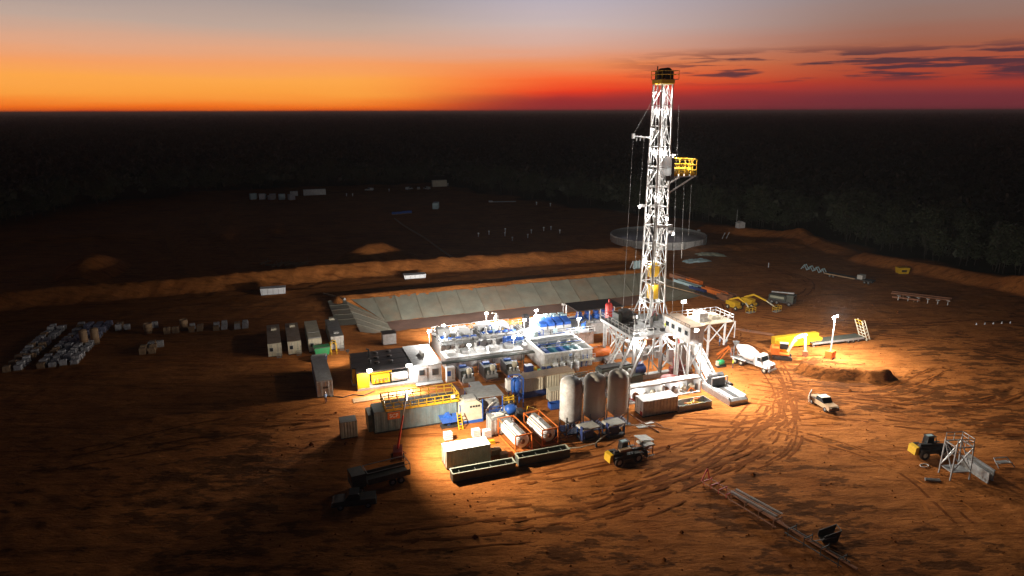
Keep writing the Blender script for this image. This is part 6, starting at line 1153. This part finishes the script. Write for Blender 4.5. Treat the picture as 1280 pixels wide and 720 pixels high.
# ================================================================== RIGHT-HAND YARD
sm_ = thing('green_slurry_pump', 'small teal green slurry pump right of the catwalk ramp', 'pump', 10.2, -2.2, None); B().bx(-.9, .9, -.5, .5, 0, .3).ob('skid', 'dark', sm_); B().lathe([(0, -.7), (.4, -.65), (.55, -.3), (.55, .4), (.3, .7), (0, .7)], 14, (0, 0, .8), 'x').ob('casing', 'green', sm_); B().bx(-.9, -.5, -.3, .3, .3, 1.1).ob('motor', 'cream', sm_)
of_ = thing('orange_conveyor_frame', 'orange folding frame standing behind the mixer truck', 'frame', 13.4, .2, None, -20)
B().bar((-1.6, -.5, 0), (.2, -.5, 2.6), .14).bar((-1.6, .5, 0), (.2, .5, 2.6), .14).bar((.2, -.5, 2.6), (1.4, -.5, 0), .14).bar((.2, .5, 2.6), (1.4, .5, 0), .14).ob('leg_frame', 'orange', of_); B().bar((-2.0, 0, 1.0), (.2, 0, 2.7), .3).ob('conveyor', 'orange', of_); B().bar((-.7, -.5, 1.3), (-.7, .5, 1.3), .1).bar((.8, -.5, 1.3), (.8, .5, 1.3), .1).ob('tie', 'orange', of_); B().bx(1.1, 1.7, -.4, .4, 0, 1.2).ob('power_box', 'rust', of_)
for i in range(3):
    o = thing('drill_pipe_bundle', ('rear', 'middle', 'front')[i] + ' pinkish bundle of drill pipe on the ground right of the rig', 'pipes', 29.2 + .25 * i, 12.4 - .75 * i, None, -50); 
    for k_ in range(4): B().tube((-3.6, .22 * k_ - .3, .12), (3.6 - .4 * i, .22 * k_ - .3, .12), .1, 8).ob('pipe', 'rust', o)
    B().bar((-2, -.45, .27), (-2, .55, .27), .08).ob('strap', 'dark', o)
# steel racks and boxes along the track behind the rig
RK = [(40.6, 57.2, 3.2, 1.2, 'rust', 'dusty brown steel crate, farthest of the line behind the mast'), (41.6, 52.2, 3.0, 1.1, 'orange', 'long orange steel cradle, farther of the two'), (38.8, 50.6, 4.6, .9, 'pale_blue', 'pale blue steel rack lying left of the orange cradles'), (38.4, 45.0, 2.8, .9, 'navy', 'dark blue rack between the orange cradles'), (40.0, 40.6, 4.0, 1.2, 'orange', 'long orange steel cradle, nearer of the two'), (39.0, 35.4, 1.8, 1.5, 'rust', 'orange brown steel box at the near end of the cradle line'), (37.0, 40.0, 4.2, .5, 'dark', 'dark low steel rack left of the nearer orange cradle'), (42.6, 38.6, 2.4, .7, 'rust', 'rusty frame right of the nearer orange cradle')]
for u_, v_, L, H, m, lab in RK:
    o = thing('steel_cradle', lab, 'rack', u_, v_, None, 98, None)
    B().bx(-L, L, -.75, -.6, .2, H).ob('side_beam', m, o); B().bx(-L, L, .6, .75, .2, H).ob('side_beam', m, o)
    for k_ in range(5): B().bx(-L + .1 + k_ * L * .47, -L + .3 + k_ * L * .47, -.6, .6, .25, H * .8).ob('cross_member', m, o)
    B().bx(-L, L, -.75, .75, 0, .2).ob('skid', 'dark' if m != 'dark' else 'rust', o); B().bx(-L * .9, L * .2, -.55, .55, H * .8, H * .95).ob('top_plate', m, o)
lpp = thing('long_pipe', 'long single pale pipe lying left of the cradle line', 'pipe', 34.6, 47.6, None, 106); B().tube((-6.5, 0, .15), (6.5, 0, .15), .14, 8).ob('pipe_run', 'sack_tan', lpp); B().tube((6.5, 0, .15), (6.65, 0, .15), .2, 8).ob('coupling', 'grey', lpp)
at = thing('canvas_frame', 'white A-shaped canvas panels leaning together left of the mast', 'frame', 35.2, 71.6, None, 10); B().add([(-2, -1.2, 0), (-.6, 0, 2.6), (1.9, 0, 2.6), (.6, -1.2, 0)], [(0, 1, 2, 3)]).add([(-2, -1.14, 0), (-.6, .06, 2.6), (1.9, .06, 2.6), (.6, -1.14, 0)], [(3, 2, 1, 0)]).ob('front_panel', 'pale_blue', at)
for x_ in (-1.9, -.5, .6, 2.0): B().bar((x_, -1.3, 0), (x_ + .8, 0, 2.8), .14).bar((x_ + .8, 0, 2.8), (x_ + 1.0, 1.5, 0), .14).ob('a_frame', 'white', at)
def heap(name, lab, cat, u, v, rz, m, L, W, H):
    o = thing(name, lab, cat, u, v, None, rz); b = B(); n, k = 12, 8
    for i in range(n + 1):
        for j in range(k + 1):
            x_, y_ = -L + 2 * L * i / n, -W + 2 * W * j / k; e = max(0, 1 - (x_ / L) ** 4) * max(0, 1 - (y_ / W) ** 4); b.v.append((x_ * (.85 + .3 * random.random()), y_ * (.85 + .3 * random.random()), .03 + H * e * (.5 + .6 * random.random())))
    for i in range(n):
        for j in range(k): q = i * (k + 1) + j; b.f.append((q, q + k + 1, q + k + 2, q + 1)); b.sm.append(False)
    b.ob('folds', m, o); return o
heap('folded_liner', 'pale folded plastic sheeting lying flat right of the mast', 'tarpaulin', 58.8, 75.4, 0, 'pale_blue', 4.2, 1.8, .8); heap('folded_liner', 'grey green crumpled sheeting behind the pale folded sheet', 'tarpaulin', 68.6, 82.0, -30, 'pale_green', 4.5, 2.0, .7)
for i in range(4):
    o = thing('pipe_cradle', ('leftmost', 'second', 'third', 'rightmost')[i] + ' pale cyan A-shaped pipe cradle in the row at the right rear', 'cradle', 82.2 + .3 * i, 55.2 - 2.0 * i, None, -70, 'pale cyan cradles'); B().bar((-.9, -.6, 0), (0, -.6, 1.4), .16).bar((.9, -.6, 0), (0, -.6, 1.4), .16).bar((-.9, .6, 0), (0, .6, 1.4), .16).bar((.9, .6, 0), (0, .6, 1.4), .16).ob('a_frame', 'pale_blue', o); B().bar((0, -.6, 1.4), (0, .6, 1.4), .16).ob('ridge_bar', 'pale_blue', o)
fb = thing('parked_trailer', 'dark flat trailer with a pale box at its end at the right rear', 'trailer', 83.8, 40.4, None, -72); B().bx(-6.5, 6.5, -1.2, 1.2, .8, 1.0).ob('deck', 'dark', fb); B().bx(-6.5, 2.0, -1.24, -1.2, .7, 1.05).ob('side_rail', 'sack_tan', fb); B().bx(2.5, 3.9, -1.0, 1.0, 1.01, 2.1).ob('pale_box', 'canvas', fb)
for x_ in (-5, -4, 4.6, 5.6):
    for s in (-1, 1): wheel(fb, x_, s * .95, .4, .4, s)
yb2 = thing('yellow_skip', 'small yellow skip standing before the right earth bund', 'skip', 103.8, 41.0, None, -20); B().prism([(-1.3, .2), (1.3, .2), (1.6, 1.9), (-1.6, 1.9)], -1, 1, 'y').ob('bin_body', 'yellow', yb2); B().bx(-.7, .7, -1.05, -1.0, .7, 1.3).ob('recess', 'dark', yb2); B().bx(-1.2, 1.2, -.9, .9, 0, .2).ob('base', 'dark', yb2)
for i, (u_, v_, L) in enumerate(((86.6, 20.5, 6.4), (85.0, 19.6, 6.2), (80.2, 19.4, 3.0))):
    o = thing('casing_pipe', ('rear long', 'middle long', 'short front')[i] + ' rusty orange casing pipe on trestles at the right', 'pipe', u_, v_, None, -52); B().tube((-L, 0, .55), (L, 0, .55), .22, 10).ob('pipe_run', 'rust', o); B().bx(-L * .6, -L * .55, -.4, .4, 0, .36).bx(L * .55, L * .6, -.4, .4, 0, .36).ob('support', 'wood', o)
for i in range(6):
    o = thing('trestle_stand', ('first', 'second', 'third', 'fourth', 'fifth', 'last')[i] + ' small white trestle from the left before the rusty casing pipes', 'trestle', 79.2 + 1.35 * i, 20.6 - 1.55 * i, None, 30, 'white trestles'); B().bar((-.5, 0, 0), (0, 0, 1.0), .1).bar((.5, 0, 0), (0, 0, 1.0), .1).ob('legs', 'white', o); B().bar((0, -.4, 1.0), (0, .4, 1.0), .1).ob('top_bar', 'white', o)
for i in range(5):
    o = thing('marker_cone', ('leftmost', 'second', 'third', 'fourth', 'rightmost')[i] + ' small white marker cone of the line near the right picture edge', 'cone', 77.6 + 1.9 * i, -.5 - .5 * i, None, 0, 'marker cones at the right'); o.scale = (.6, .6, .6); B().lathe([(.28, .05), (.05, .75), (0, .76)], 10).ob('cone_body', 'cleanwhite', o); B().bx(-.32, .32, -.32, .32, 0, .05).ob('base', 'dark', o)
# steel stand, beams and scrap at the lower right
ss_ = thing('steel_stand', 'tall white braced steel stand with a plate low down beside the right telehandler', 'stand', 14.2, -44.6, None, -14)
cs = [(-1.3, -1.0), (1.3, -1.0), (1.3, 1.0), (-1.3, 1.0)]
for x_, y_ in cs: B().bar((x_, y_, 0), (x_ * .85, y_, 4.9), .14).ob('leg', 'steel', ss_)
for i in range(4):
    (a0, b0), (a1, b1) = cs[i], cs[(i + 1) % 4]; B().bar((a0 * .96, b0, 1.2), (a1 * .85, b1, 4.4), .1).ob('brace', 'steel', ss_); B().bar((a1 * .96, b1, 1.2), (a0 * .85, b0, 4.4), .1).ob('brace', 'steel', ss_); B().bar((a0 * .85, b0, 4.5), (a1 * .85, b1, 4.5), .14).ob('top_bar', 'steel', ss_)
B().bx(-1.2, 1.2, -.95, .95, 1.0, 1.1).ob('low_plate', 'steel', ss_); B().rail([(-1.1, -1, 4.6), (1.1, -1, 4.6), (1.1, 1, 4.6), (-1.1, 1, 4.6)], 1.0, 1.1, .05).ob('railing', 'steel', ss_)
for i, (u_, v_, rz, L) in enumerate(((17.0, -45.2, 76, 2.3), (18.3, -44.8, 76, 2.4))):
    o = thing('steel_beam', ('left', 'right')[i] + ' pale steel beam standing on edge right of the braced stand', 'beam', u_, v_, None, rz); B().bx(-L, L, -.06, .06, .0, 1.4).bx(-L, L, -.16, .16, 1.4, 1.46).ob('web', 'steel', o); B().bx(-L, L, -.16, .16, 0, .06).ob('flange', 'steel', o)
o = thing('pipe_offcuts', 'two short grey pipes lying left of the braced stand', 'pipes', 10.6, -44.6, None, -30); B().tube((-.9, 0, .12), (.9, 0, .12), .12, 8).ob('pipe', 'grey', o); B().tube((-.8, .35, .12), (.9, .35, .12), .12, 8).ob('pipe', 'steel', o)
o = thing('folded_trestle', 'small folded tubular trestle at the right picture edge', 'frame', 22.6, -45.0, None, -12); B().pipe([(-1.2, -.6, .1), (-1.0, .6, .9), (.9, .6, .9), (1.1, -.6, .1)], .07, 6).pipe([(-.9, -.3, .6), (.7, -.5, .7), (1.0, .3, .4)], .06, 6).ob('tube_frame', 'steel', o); B().bx(-.9, .8, -.2, .5, .45, .55).ob('slat', 'steel', o)
o = thing('ground_ring', 'white hose ring lying by the right telehandler', 'hose', 13.0, -41.4, None); B().pipe([(.6 * math.cos(t), .4 * math.sin(t), .08) for t in np.linspace(0, 6.28, 13)], .06, 6).ob('hose_loop', 'canvas', o)
# pipe racks along the bottom, running toward the camera
for i, (u_, v_, L, m, lab) in enumerate(((-15.8, -37.0, 2.2, 'red', 'red steel A-frame end of the long pipe rack'), (-14.9, -42.6, 3.4, 'rust', 'rusty tubular rack with stacked frames at the lower right'), (-13.4, -50.4, 3.4, 'dark', 'dark steel rack at the bottom edge nearest the camera'))):
    o = thing('pipe_rack', lab, 'rack', u_, v_, None, -79)
    for s in (-1, 1): B().bar((-L, s * .7, .3), (L, s * .7, .3), .09).ob('rail', m if m != 'red' else 'rust', o)
    for k_ in range(4):
        x_ = -L + .4 + k_ * (2 * L - .8) / 3; B().bar((x_, -.7, 0), (x_, -.7, 1.1 if i else .6), .07).ob('upright', m, o); B().bar((x_, .7, 0), (x_, .7, 1.1 if i else .6), .07).ob('upright', m, o); B().bar((x_, -.7, .9 if i else .5), (x_, .7, .9 if i else .5), .1).ob('cross_bar', m, o)
    if i == 0: B().bar((-L, -.7, .3), (-L + .2, 0, 1.9), .12).bar((-L, .7, .3), (-L + .2, 0, 1.9), .12).ob('a_frame', 'red', o)
    if i == 1:
        for k_ in range(5): B().bar((-L, -.6 + .3 * k_, 1.2), (L * .9, -.5 + .3 * k_, 1.35), .09).ob('stacked_tube', ('dark', 'grey', 'rust')[k_ % 3], o)
o = thing('dark_hopper', 'dark open hopper with raised back at the bottom right', 'hopper', -10.9, -49.4, None, -20); o.scale = (.58, .58, .58); B().prism([(-1.4, .2), (1.4, .2), (1.9, 2.5), (-1.2, 1.2)], -1.1, -1.0, 'y').ob('side_plate', 'dark', o); B().prism([(-1.4, .2), (1.4, .2), (1.9, 2.5), (-1.2, 1.2)], 1.0, 1.1, 'y').ob('side_plate', 'dark', o); B().bar((1.4, -1, .2), (1.9, -1, 2.5), .12).bar((1.4, 1, .2), (1.9, 1, 2.5), .12).bar((1.9, -1.1, 2.5), (1.9, 1.1, 2.5), .12).ob('back_frame', 'dark_green', o); B().bx(-1.3, 1.3, -1, 1, 0, .2).ob('base', 'dark', o); B().bar((-3.6, -1.2, .3), (1.0, -1.2, 1.3), .14).ob('tow_beam', 'grey', o)
o = thing('long_casing', 'thin dark casing pipe on the ground leading to the bottom edge', 'pipe', -12.0, -46.4, None, -80); B().tube((-9, -1.6, .12), (8, -1.4, .12), .12, 8).ob('pipe_run', 'rust', o); B().bx(-6, -5.8, -2, -1.1, 0, .05).ob('sleeper', 'wood', o)

# ================================================================== WATER RING, FAR YARD
rg = thing('ring_tank', 'large round corrugated steel water tank behind the mast', 'water tank', 65.5, 108.5, None)
for i in range(24):
    a0, a1 = 2 * math.pi * i / 24, 2 * math.pi * (i + 1) / 24 - .012; b = B(); Rr = 16.6; n = 8
    prof = [(Rr + .05 * (k_ % 2), .1 + 2.6 * k_ / 12) for k_ in range(13)]
    for r_, z_ in prof:
        for k_ in range(n + 1): t = a0 + (a1 - a0) * k_ / n; b.v.append((r_ * math.cos(t), r_ * math.sin(t), z_))
    for q in range(12):
        for k_ in range(n): w0 = q * (n + 1) + k_; b.f.append((w0, w0 + 1, w0 + n + 2, w0 + n + 1)); b.sm.append(False)
    p_ = b.ob('wall_panel', 'white', rg); t = a0; B().bar((16.75 * math.cos(t), 16.75 * math.sin(t), 0), (16.75 * math.cos(t), 16.75 * math.sin(t), 2.75), .14).ob('post', 'steel', p_)
B().lathe([(0, 1.1), (16.5, 1.1)], 48).ob('water_surface', 'water', rg); B().lathe([(16.5, .1), (16.48, 2.72), (16.72, 2.74), (16.72, 2.6)], 48).ob('liner_edge', 'grey', rg)
B().bx(16.6, 17.4, -.4, .4, 0, 3.2).ob('ladder_box', 'steel', rg)
fs = thing('flare_shed', 'small white shed with a thin pole right of the ring tank', 'shed', 103.0, 111.5, None); B().bx(-1.4, 1.4, -1, 1, 0, 1.9).ob('wall', 'white', fs); B().prism([(-1.6, 1.9), (1.6, 1.9), (0, 2.6)], -1.1, 1.1, 'y').ob('roof', 'white', fs); B().tube((-1.8, 0, 0), (-1.8, 0, 7), .08, 6).ob('pole', 'steel', fs)
wf = thing('white_trestles', 'two crossed white trestles on the ground before the small shed', 'trestle', 91.5, 104.5, None); B().bar((-1.6, 0, 0), (-.6, 0, 2.2), .14).bar((-.4, 0, 2.2), (-1.4, .4, 0), .14).ob('trestle', 'white', wf); B().bar((.2, 0, 0), (1.2, 0, 2.2), .14).bar((1.4, 0, 2.2), (.4, .4, 0), .14).ob('trestle', 'white', wf)
mk = thing('marker_post', 'short white marker post alone on the ground right of the ring tank', 'post', 73.6, 60.6, None); B().tube((0, 0, 0), (0, 0, 1.5), .09, 8).ob('post', 'cleanwhite', mk); B().bx(-.2, .2, -.2, .2, 0, .1).ob('foot', 'dark', mk)
for u_, v_, lab, L in ((-64.8, 80.3, 'larger white flat-topped skip on the track before the berm', 2.9), (-27.4, 84.6, 'smaller low white skip on the track before the berm', 2.9)):
    o = thing('white_skip', lab, 'skip', u_, v_, None, -3); H = 1.7 if u_ < -60 else 1.1; B().prism([(-L, .2), (L, .2), (L + .15, H), (-L - .15, H)], -1.2, 1.2, 'y').ob('body', 'cleanwhite', o); B().bx(-L, L, -1.1, 1.1, 0, .2).ob('base', 'dark', o); B().bx(-L - .2, L + .2, -1.26, 1.26, H, H + .1).ob('lid', 'cleanwhite', o)
    for k_ in range(5): B().bx(-L + .2 + k_ * 1.3, -L + .32 + k_ * 1.3, -1.27, -1.21, .25, H - .05).ob('rib', 'white', o)
o = thing('drain_pipe', 'pale drain pipe running down to the left corner of the sump', 'pipe', -50.8, 70.6, None, -62); B().tube((-4.5, 0, .3), (4.5, 0, .5), .24, 10).ob('pipe_run', 'sack_tan', o); B().tube((4.5, 0, .5), (4.7, 0, .5), .32, 10).ob('collar', 'grey', o)
o = thing('trench_pipe', 'pale pipeline laid in a straight line across the rear yard', 'pipeline', -11.4, 146, None, 91.6); 
for k_ in range(10): B().tube((-48 + 9.6 * k_, .3 * math.sin(k_), .22), (-38.5 + 9.6 * k_, .3 * math.sin(k_ + 1), .22), .32, 8).ob('pipe_length', 'sack_tan', o)
container('far_container', 'pale blue container alone in the dark rear yard', 11.9, 219, 6.0, 2.5, 2.9, 'pale_blue', 70, .6)
container('far_container', 'cream yellow container at the far edge of the rear yard', 37.8, 315, 9.0, 2.6, 4.0, 'cream', 0, .9)
container('far_container', 'long white cabin at the far left of the rear yard', -38.0, 297, 12, 3, 3.2, 'white', 0, .9)
container('far_container', 'small white cabin just left of the long far cabin', -49.0, 296, 4, 2.5, 2.6, 'white', 0, .9)
for i in range(9):
    o = thing('pipe_pallet', 'pale stack of pallets in the cluster at the far left rear', 'pallet', -70 + (i % 5) * 4.6 + random.uniform(-.6, .6), 288 - (i % 5) * 2.2 + (i // 5) * 5, None, random.uniform(0, 40), 'pallet stacks at the far rear'); B().bx(-1.5, 1.5, -1.2, 1.2, .2, 2.2 + random.random()).ob('stack', ('pale_blue', 'sack', 'canvas')[i % 3], o); B().bx(-1.5, 1.5, -1.2, 1.2, 0, .2).ob('base', 'wood', o)
for i in range(4):
    o = thing('blue_pipe_stack', ('leftmost', 'second', 'third', 'rightmost')[i] + ' stack of bright blue pipes in the dark rear yard', 'pipes', -10.2 + i * 2.4, 207 + .6 * i, None, -14, 'blue pipe stacks'); B().bx(-1.1, 1.1, -1.2, 1.2, 0, .2).ob('bearers', 'wood', o)
    for k_ in range(4): B().tube((-1.1, -.8 + k_ * .5, .5), (1.1, -.8 + k_ * .5, .5), .24, 8).tube((-1.1, -.55 + k_ * .5, .93), (1.1, -.55 + k_ * .5, .93), .22, 8).ob('pipe', 'blue', o)
for i, (u_, v_, m) in enumerate(((16.4, 303, 'white'), (21.5, 300, 'sack_tan'), (26.6, 301, 'white'), (-6.5, 306, 'white'))): ute(('leftmost white pickup of the far parked trio', 'dusty middle pickup of the far parked trio', 'right white pickup of the far parked trio', 'white pickup parked alone far left of the trio')[i], u_, v_, 40 + 35 * i, m, 'white', 'far_pickup')
for i, (u_, v_) in enumerate(((21.2, 146.1), (18.1, 137.7), (24.6, 131), (13.6, 143), (39.6, 136.0), (36.0, 143.2), (39.6, 144.5), (29.5, 139.8), (8.5, 140), (17.5, 128.0), (62, 215), (66.5, 208), (4.0, 300), (44, 318), (-22, 285), (-19, 283))):
    o = thing('survey_peg', 'small white survey peg standing in the dark rear yard', 'peg', u_, v_, None, 0, 'survey pegs'); B().bx(-.14, .14, -.14, .14, 0, 1.1).ob('stake', 'cleanwhite', o); B().bx(-.28, .28, -.18, .18, 1.1, 1.5).ob('marker', 'cleanwhite', o)
o = thing('pale_sheet', 'pale strip of liner lying flat far behind the mast', 'tarpaulin', 50, 232, None, -14); B().bx(-7, 7, -.7, .7, 0, .25).ob('sheet_roll', 'sack', o); B().bx(-7, -5, -1, 1, .25, .7).ob('end_fold', 'sack', o)
# scrap heap at the rear left
for i in range(9):
    u_, v_ = -66 + i * 1.45, 116.5 - .4 * i + random.uniform(-2.5, 4); o = thing('cleared_log', 'pale cleared log in the scrap heap behind the berm', 'log', u_, v_, None, random.uniform(-40, 60), 'cleared logs'); B().tube((-2.2, 0, .35), (2.0, .3, .5), .32, 8, .22).ob('log_trunk', 'sack_tan', o); B().tube((.5, .1, .5), (1.3, .8, 1.5), .12, 6, .05).ob('branch_stub', 'sack_tan', o)

# ------------------------------------------------------------------ sack pallets at the left
def sacks(lab, u, v, m, grp, H=1.1, W=.62, first=[None]):
    o = thing('sack_pallet', lab, 'pallet', u, v, None, random.uniform(-6, 6), grp); B().bx(-.62, .62, -.55, .55, 0, .14).ob('pallet', 'wood', o); b = B()
    n = max(2, int(H / .28))
    for k_ in range(n):
        z_ = .14 + k_ * (H - .14) / n; dz = (H - .14) / n
        for x_ in (-.3, .3):
            j = random.uniform(-.05, .05); w_ = .31
            b.add([(x_ - w_ + j, -.5, z_ + .03), (x_ + w_ + j, -.5, z_ + .03), (x_ + w_ + j, .5, z_ + .03), (x_ - w_ + j, .5, z_ + .03), (x_ - w_ * .8 + j, -.42, z_ + dz), (x_ + w_ * .8 + j, -.42, z_ + dz), (x_ + w_ * .8 + j, .42, z_ + dz), (x_ - w_ * .8 + j, .42, z_ + dz)], [(4, 5, 6, 7), (0, 1, 5, 4), (1, 2, 6, 5), (2, 3, 7, 6), (3, 0, 4, 7)])
    b.ob('sack_stack', m, o); return o
for r in range(7):
    if r == 2: continue
    for k_ in range(19):
        if random.random() < .07: continue
        m = 'sack' if r > 3 or random.random() < .3 else 'sack_tan' if random.random() < .4 else 'sack'
        if k_ > 9 and r > 3: m = 'sack_blue'
        sacks('pallet of %s sacks in the long rows at the far left' % {'sack': 'white', 'sack_tan': 'tan', 'sack_blue': 'blue grey'}[m], -111.0 + r * 1.75 + .08 * k_, 40.2 + k_ * 1.38, m, 'sack pallets in long rows', random.uniform(.8, 1.3))
for u_, v_, m, n in ((-96.5, 60, 'sack', 3), (-91, 59, 'sack', 2), (-86.5, 54, 'sack_tan', 2), (-81.8, 53.5, 'sack', 4), (-77, 53, 'sack', 4), (-72.8, 52.2, 'sack', 4), (-89.5, 42, 'sack_tan', 4), (-88.4, 45.2, 'sack', 3)):
    for k_ in range(n): sacks('pallet of sacks in the short groups right of the long rows', u_ + (k_ % 2) * 1.6, v_ + (k_ // 2) * 2.0, random.choice((m, m, 'sack', 'sack_tan')), 'sack pallets in short groups', random.uniform(.9, 1.4))
for i, (u_, v_) in enumerate(((-101.0, 51), (-99.2, 51.6))):
    o = thing('tall_tan_bundle', ('left', 'right')[i] + ' tall tan wrapped bundle standing at the end of the sack rows', 'bundle', u_, v_, None); B().lathe([(0, 0), (.75, 0), (.8, .5), (.74, 1.8), (.78, 3.0), (.5, 3.3), (0, 3.35)], 14).ob('wrapped_roll', 'sack_tan', o); B().lathe([(.8, 1.1), (.82, 1.15), (.8, 1.2)], 14).ob('strap', 'rust', o)
drum('tan drum standing between the sack groups at the left', -90.2, 55.6, 'sack_tan', None, .8, 2.2); drum('tan drum at the left end of the middle sack group', -83.4, 55.6, 'sack_tan', None, .8, 2.3)

# ------------------------------------------------------------------ small loose things on the pad
o = thing('timber_mat', 'flat timber mat on the ground in front of the nearest generator', 'mat', -49.5, 5.6, 0, 2)
for k_ in range(6): B().bx(-5, 5, -.9 + k_ * .3, -.63 + k_ * .3, 0, .1).ob('plank', 'wood', o)
o = thing('grey_hose', 'black cable hose snaking from the generators to the left container', 'hose', -52.6, 7.6, 0); B().pipe([(2, .6, .08), (0, -.6, .08), (-1.6, .4, .08), (-3.2, -.2, .08), (-4.8, .8, .08)], .08, 6).ob('hose_run', 'rubber', o); B().tube((-4.8, .8, .08), (-5.1, .9, .08), .13, 8).ob('coupling', 'steel', o)
for i, (u_, v_, rz) in enumerate(((-38, 2.5, 20), (-33.8, 2.2, -8), (-28.6, 3.0, 5))):
    o = thing('steel_plate', ('left', 'middle', 'right')[i] + ' rusty steel plate lying in front of the mud pumps', 'plate', u_, v_, 0, rz); B().bx(-1.6, 1.6, -1, 1, .02, .08).ob('plate_sheet', 'rust', o); B().bx(-.2, .2, -.05, .05, .08, .16).ob('lift_lug', 'rust', o)
o = thing('power_cables', 'bundle of dark cables lying from the mud pumps to the slate tank', 'cable', -36.4, 1.0, 0)
for k_ in range(4): B().pipe([(-2 + .3 * k_, 6, .06), (-1.2 + .2 * k_, 3, .06), (-2.4 + .25 * k_, .5, .06), (-3.6 + .2 * k_, -2.2, .06)], .05, 5).ob('cable', ('dark', 'rust', 'dark', 'maroon')[k_], o)
rb = random.Random(11); n_ = 0
b = B()
for i in range(1500):
    u_, v_ = rb.uniform(-70, 70), rb.uniform(-62, 30)
    if -55 < u_ < 6 and -25 < v_ < 30: continue
    r_ = rb.uniform(.05, .16) * (1 + (rb.random() < .05) * 1.5); p = Vector(Wd(u_, v_, t0(u_, v_) + r_ * .2)); vs = []
    for d in ((1, 0, 0), (-1, 0, 0), (0, 1, 0), (0, -1, 0), (0, 0, 1), (0, 0, -1)): vs.append(p + Vector(d) * r_ * rb.uniform(.6, 1.3))
    b.add(vs, [(0, 2, 4), (2, 1, 4), (1, 3, 4), (3, 0, 4), (2, 0, 5), (1, 2, 5), (3, 1, 5), (0, 3, 5)])
tag(b.ob('earth_clods', 'track_soil'), 'loose clods of red earth scattered over the pad', 'clods', kind='stuff')

# ------------------------------------------------------------------ thin haze volume added round everything so the lamps glow
b = B().bx(-42000, 42000, -42000, 42000, -6, 58)
m = bpy.data.materials.new('haze'); m.use_nodes = True; nt = m.node_tree; nt.nodes.clear()
v_ = nt.nodes.new('ShaderNodeVolumePrincipled'); v_.inputs['Color'].default_value = (.9, .9, .9, 1); v_.inputs['Density'].default_value = .0001; v_.inputs['Anisotropy'].default_value = .3
o_ = nt.nodes.new('ShaderNodeOutputMaterial'); nt.links.new(v_.outputs[0], o_.inputs['Volume'])
MT['haze'] = m; tag(b.ob('haze', 'haze'), 'thin haze added to give the lamps a glow', kind='stuff')
sc.cycles.volume_bounces = 0
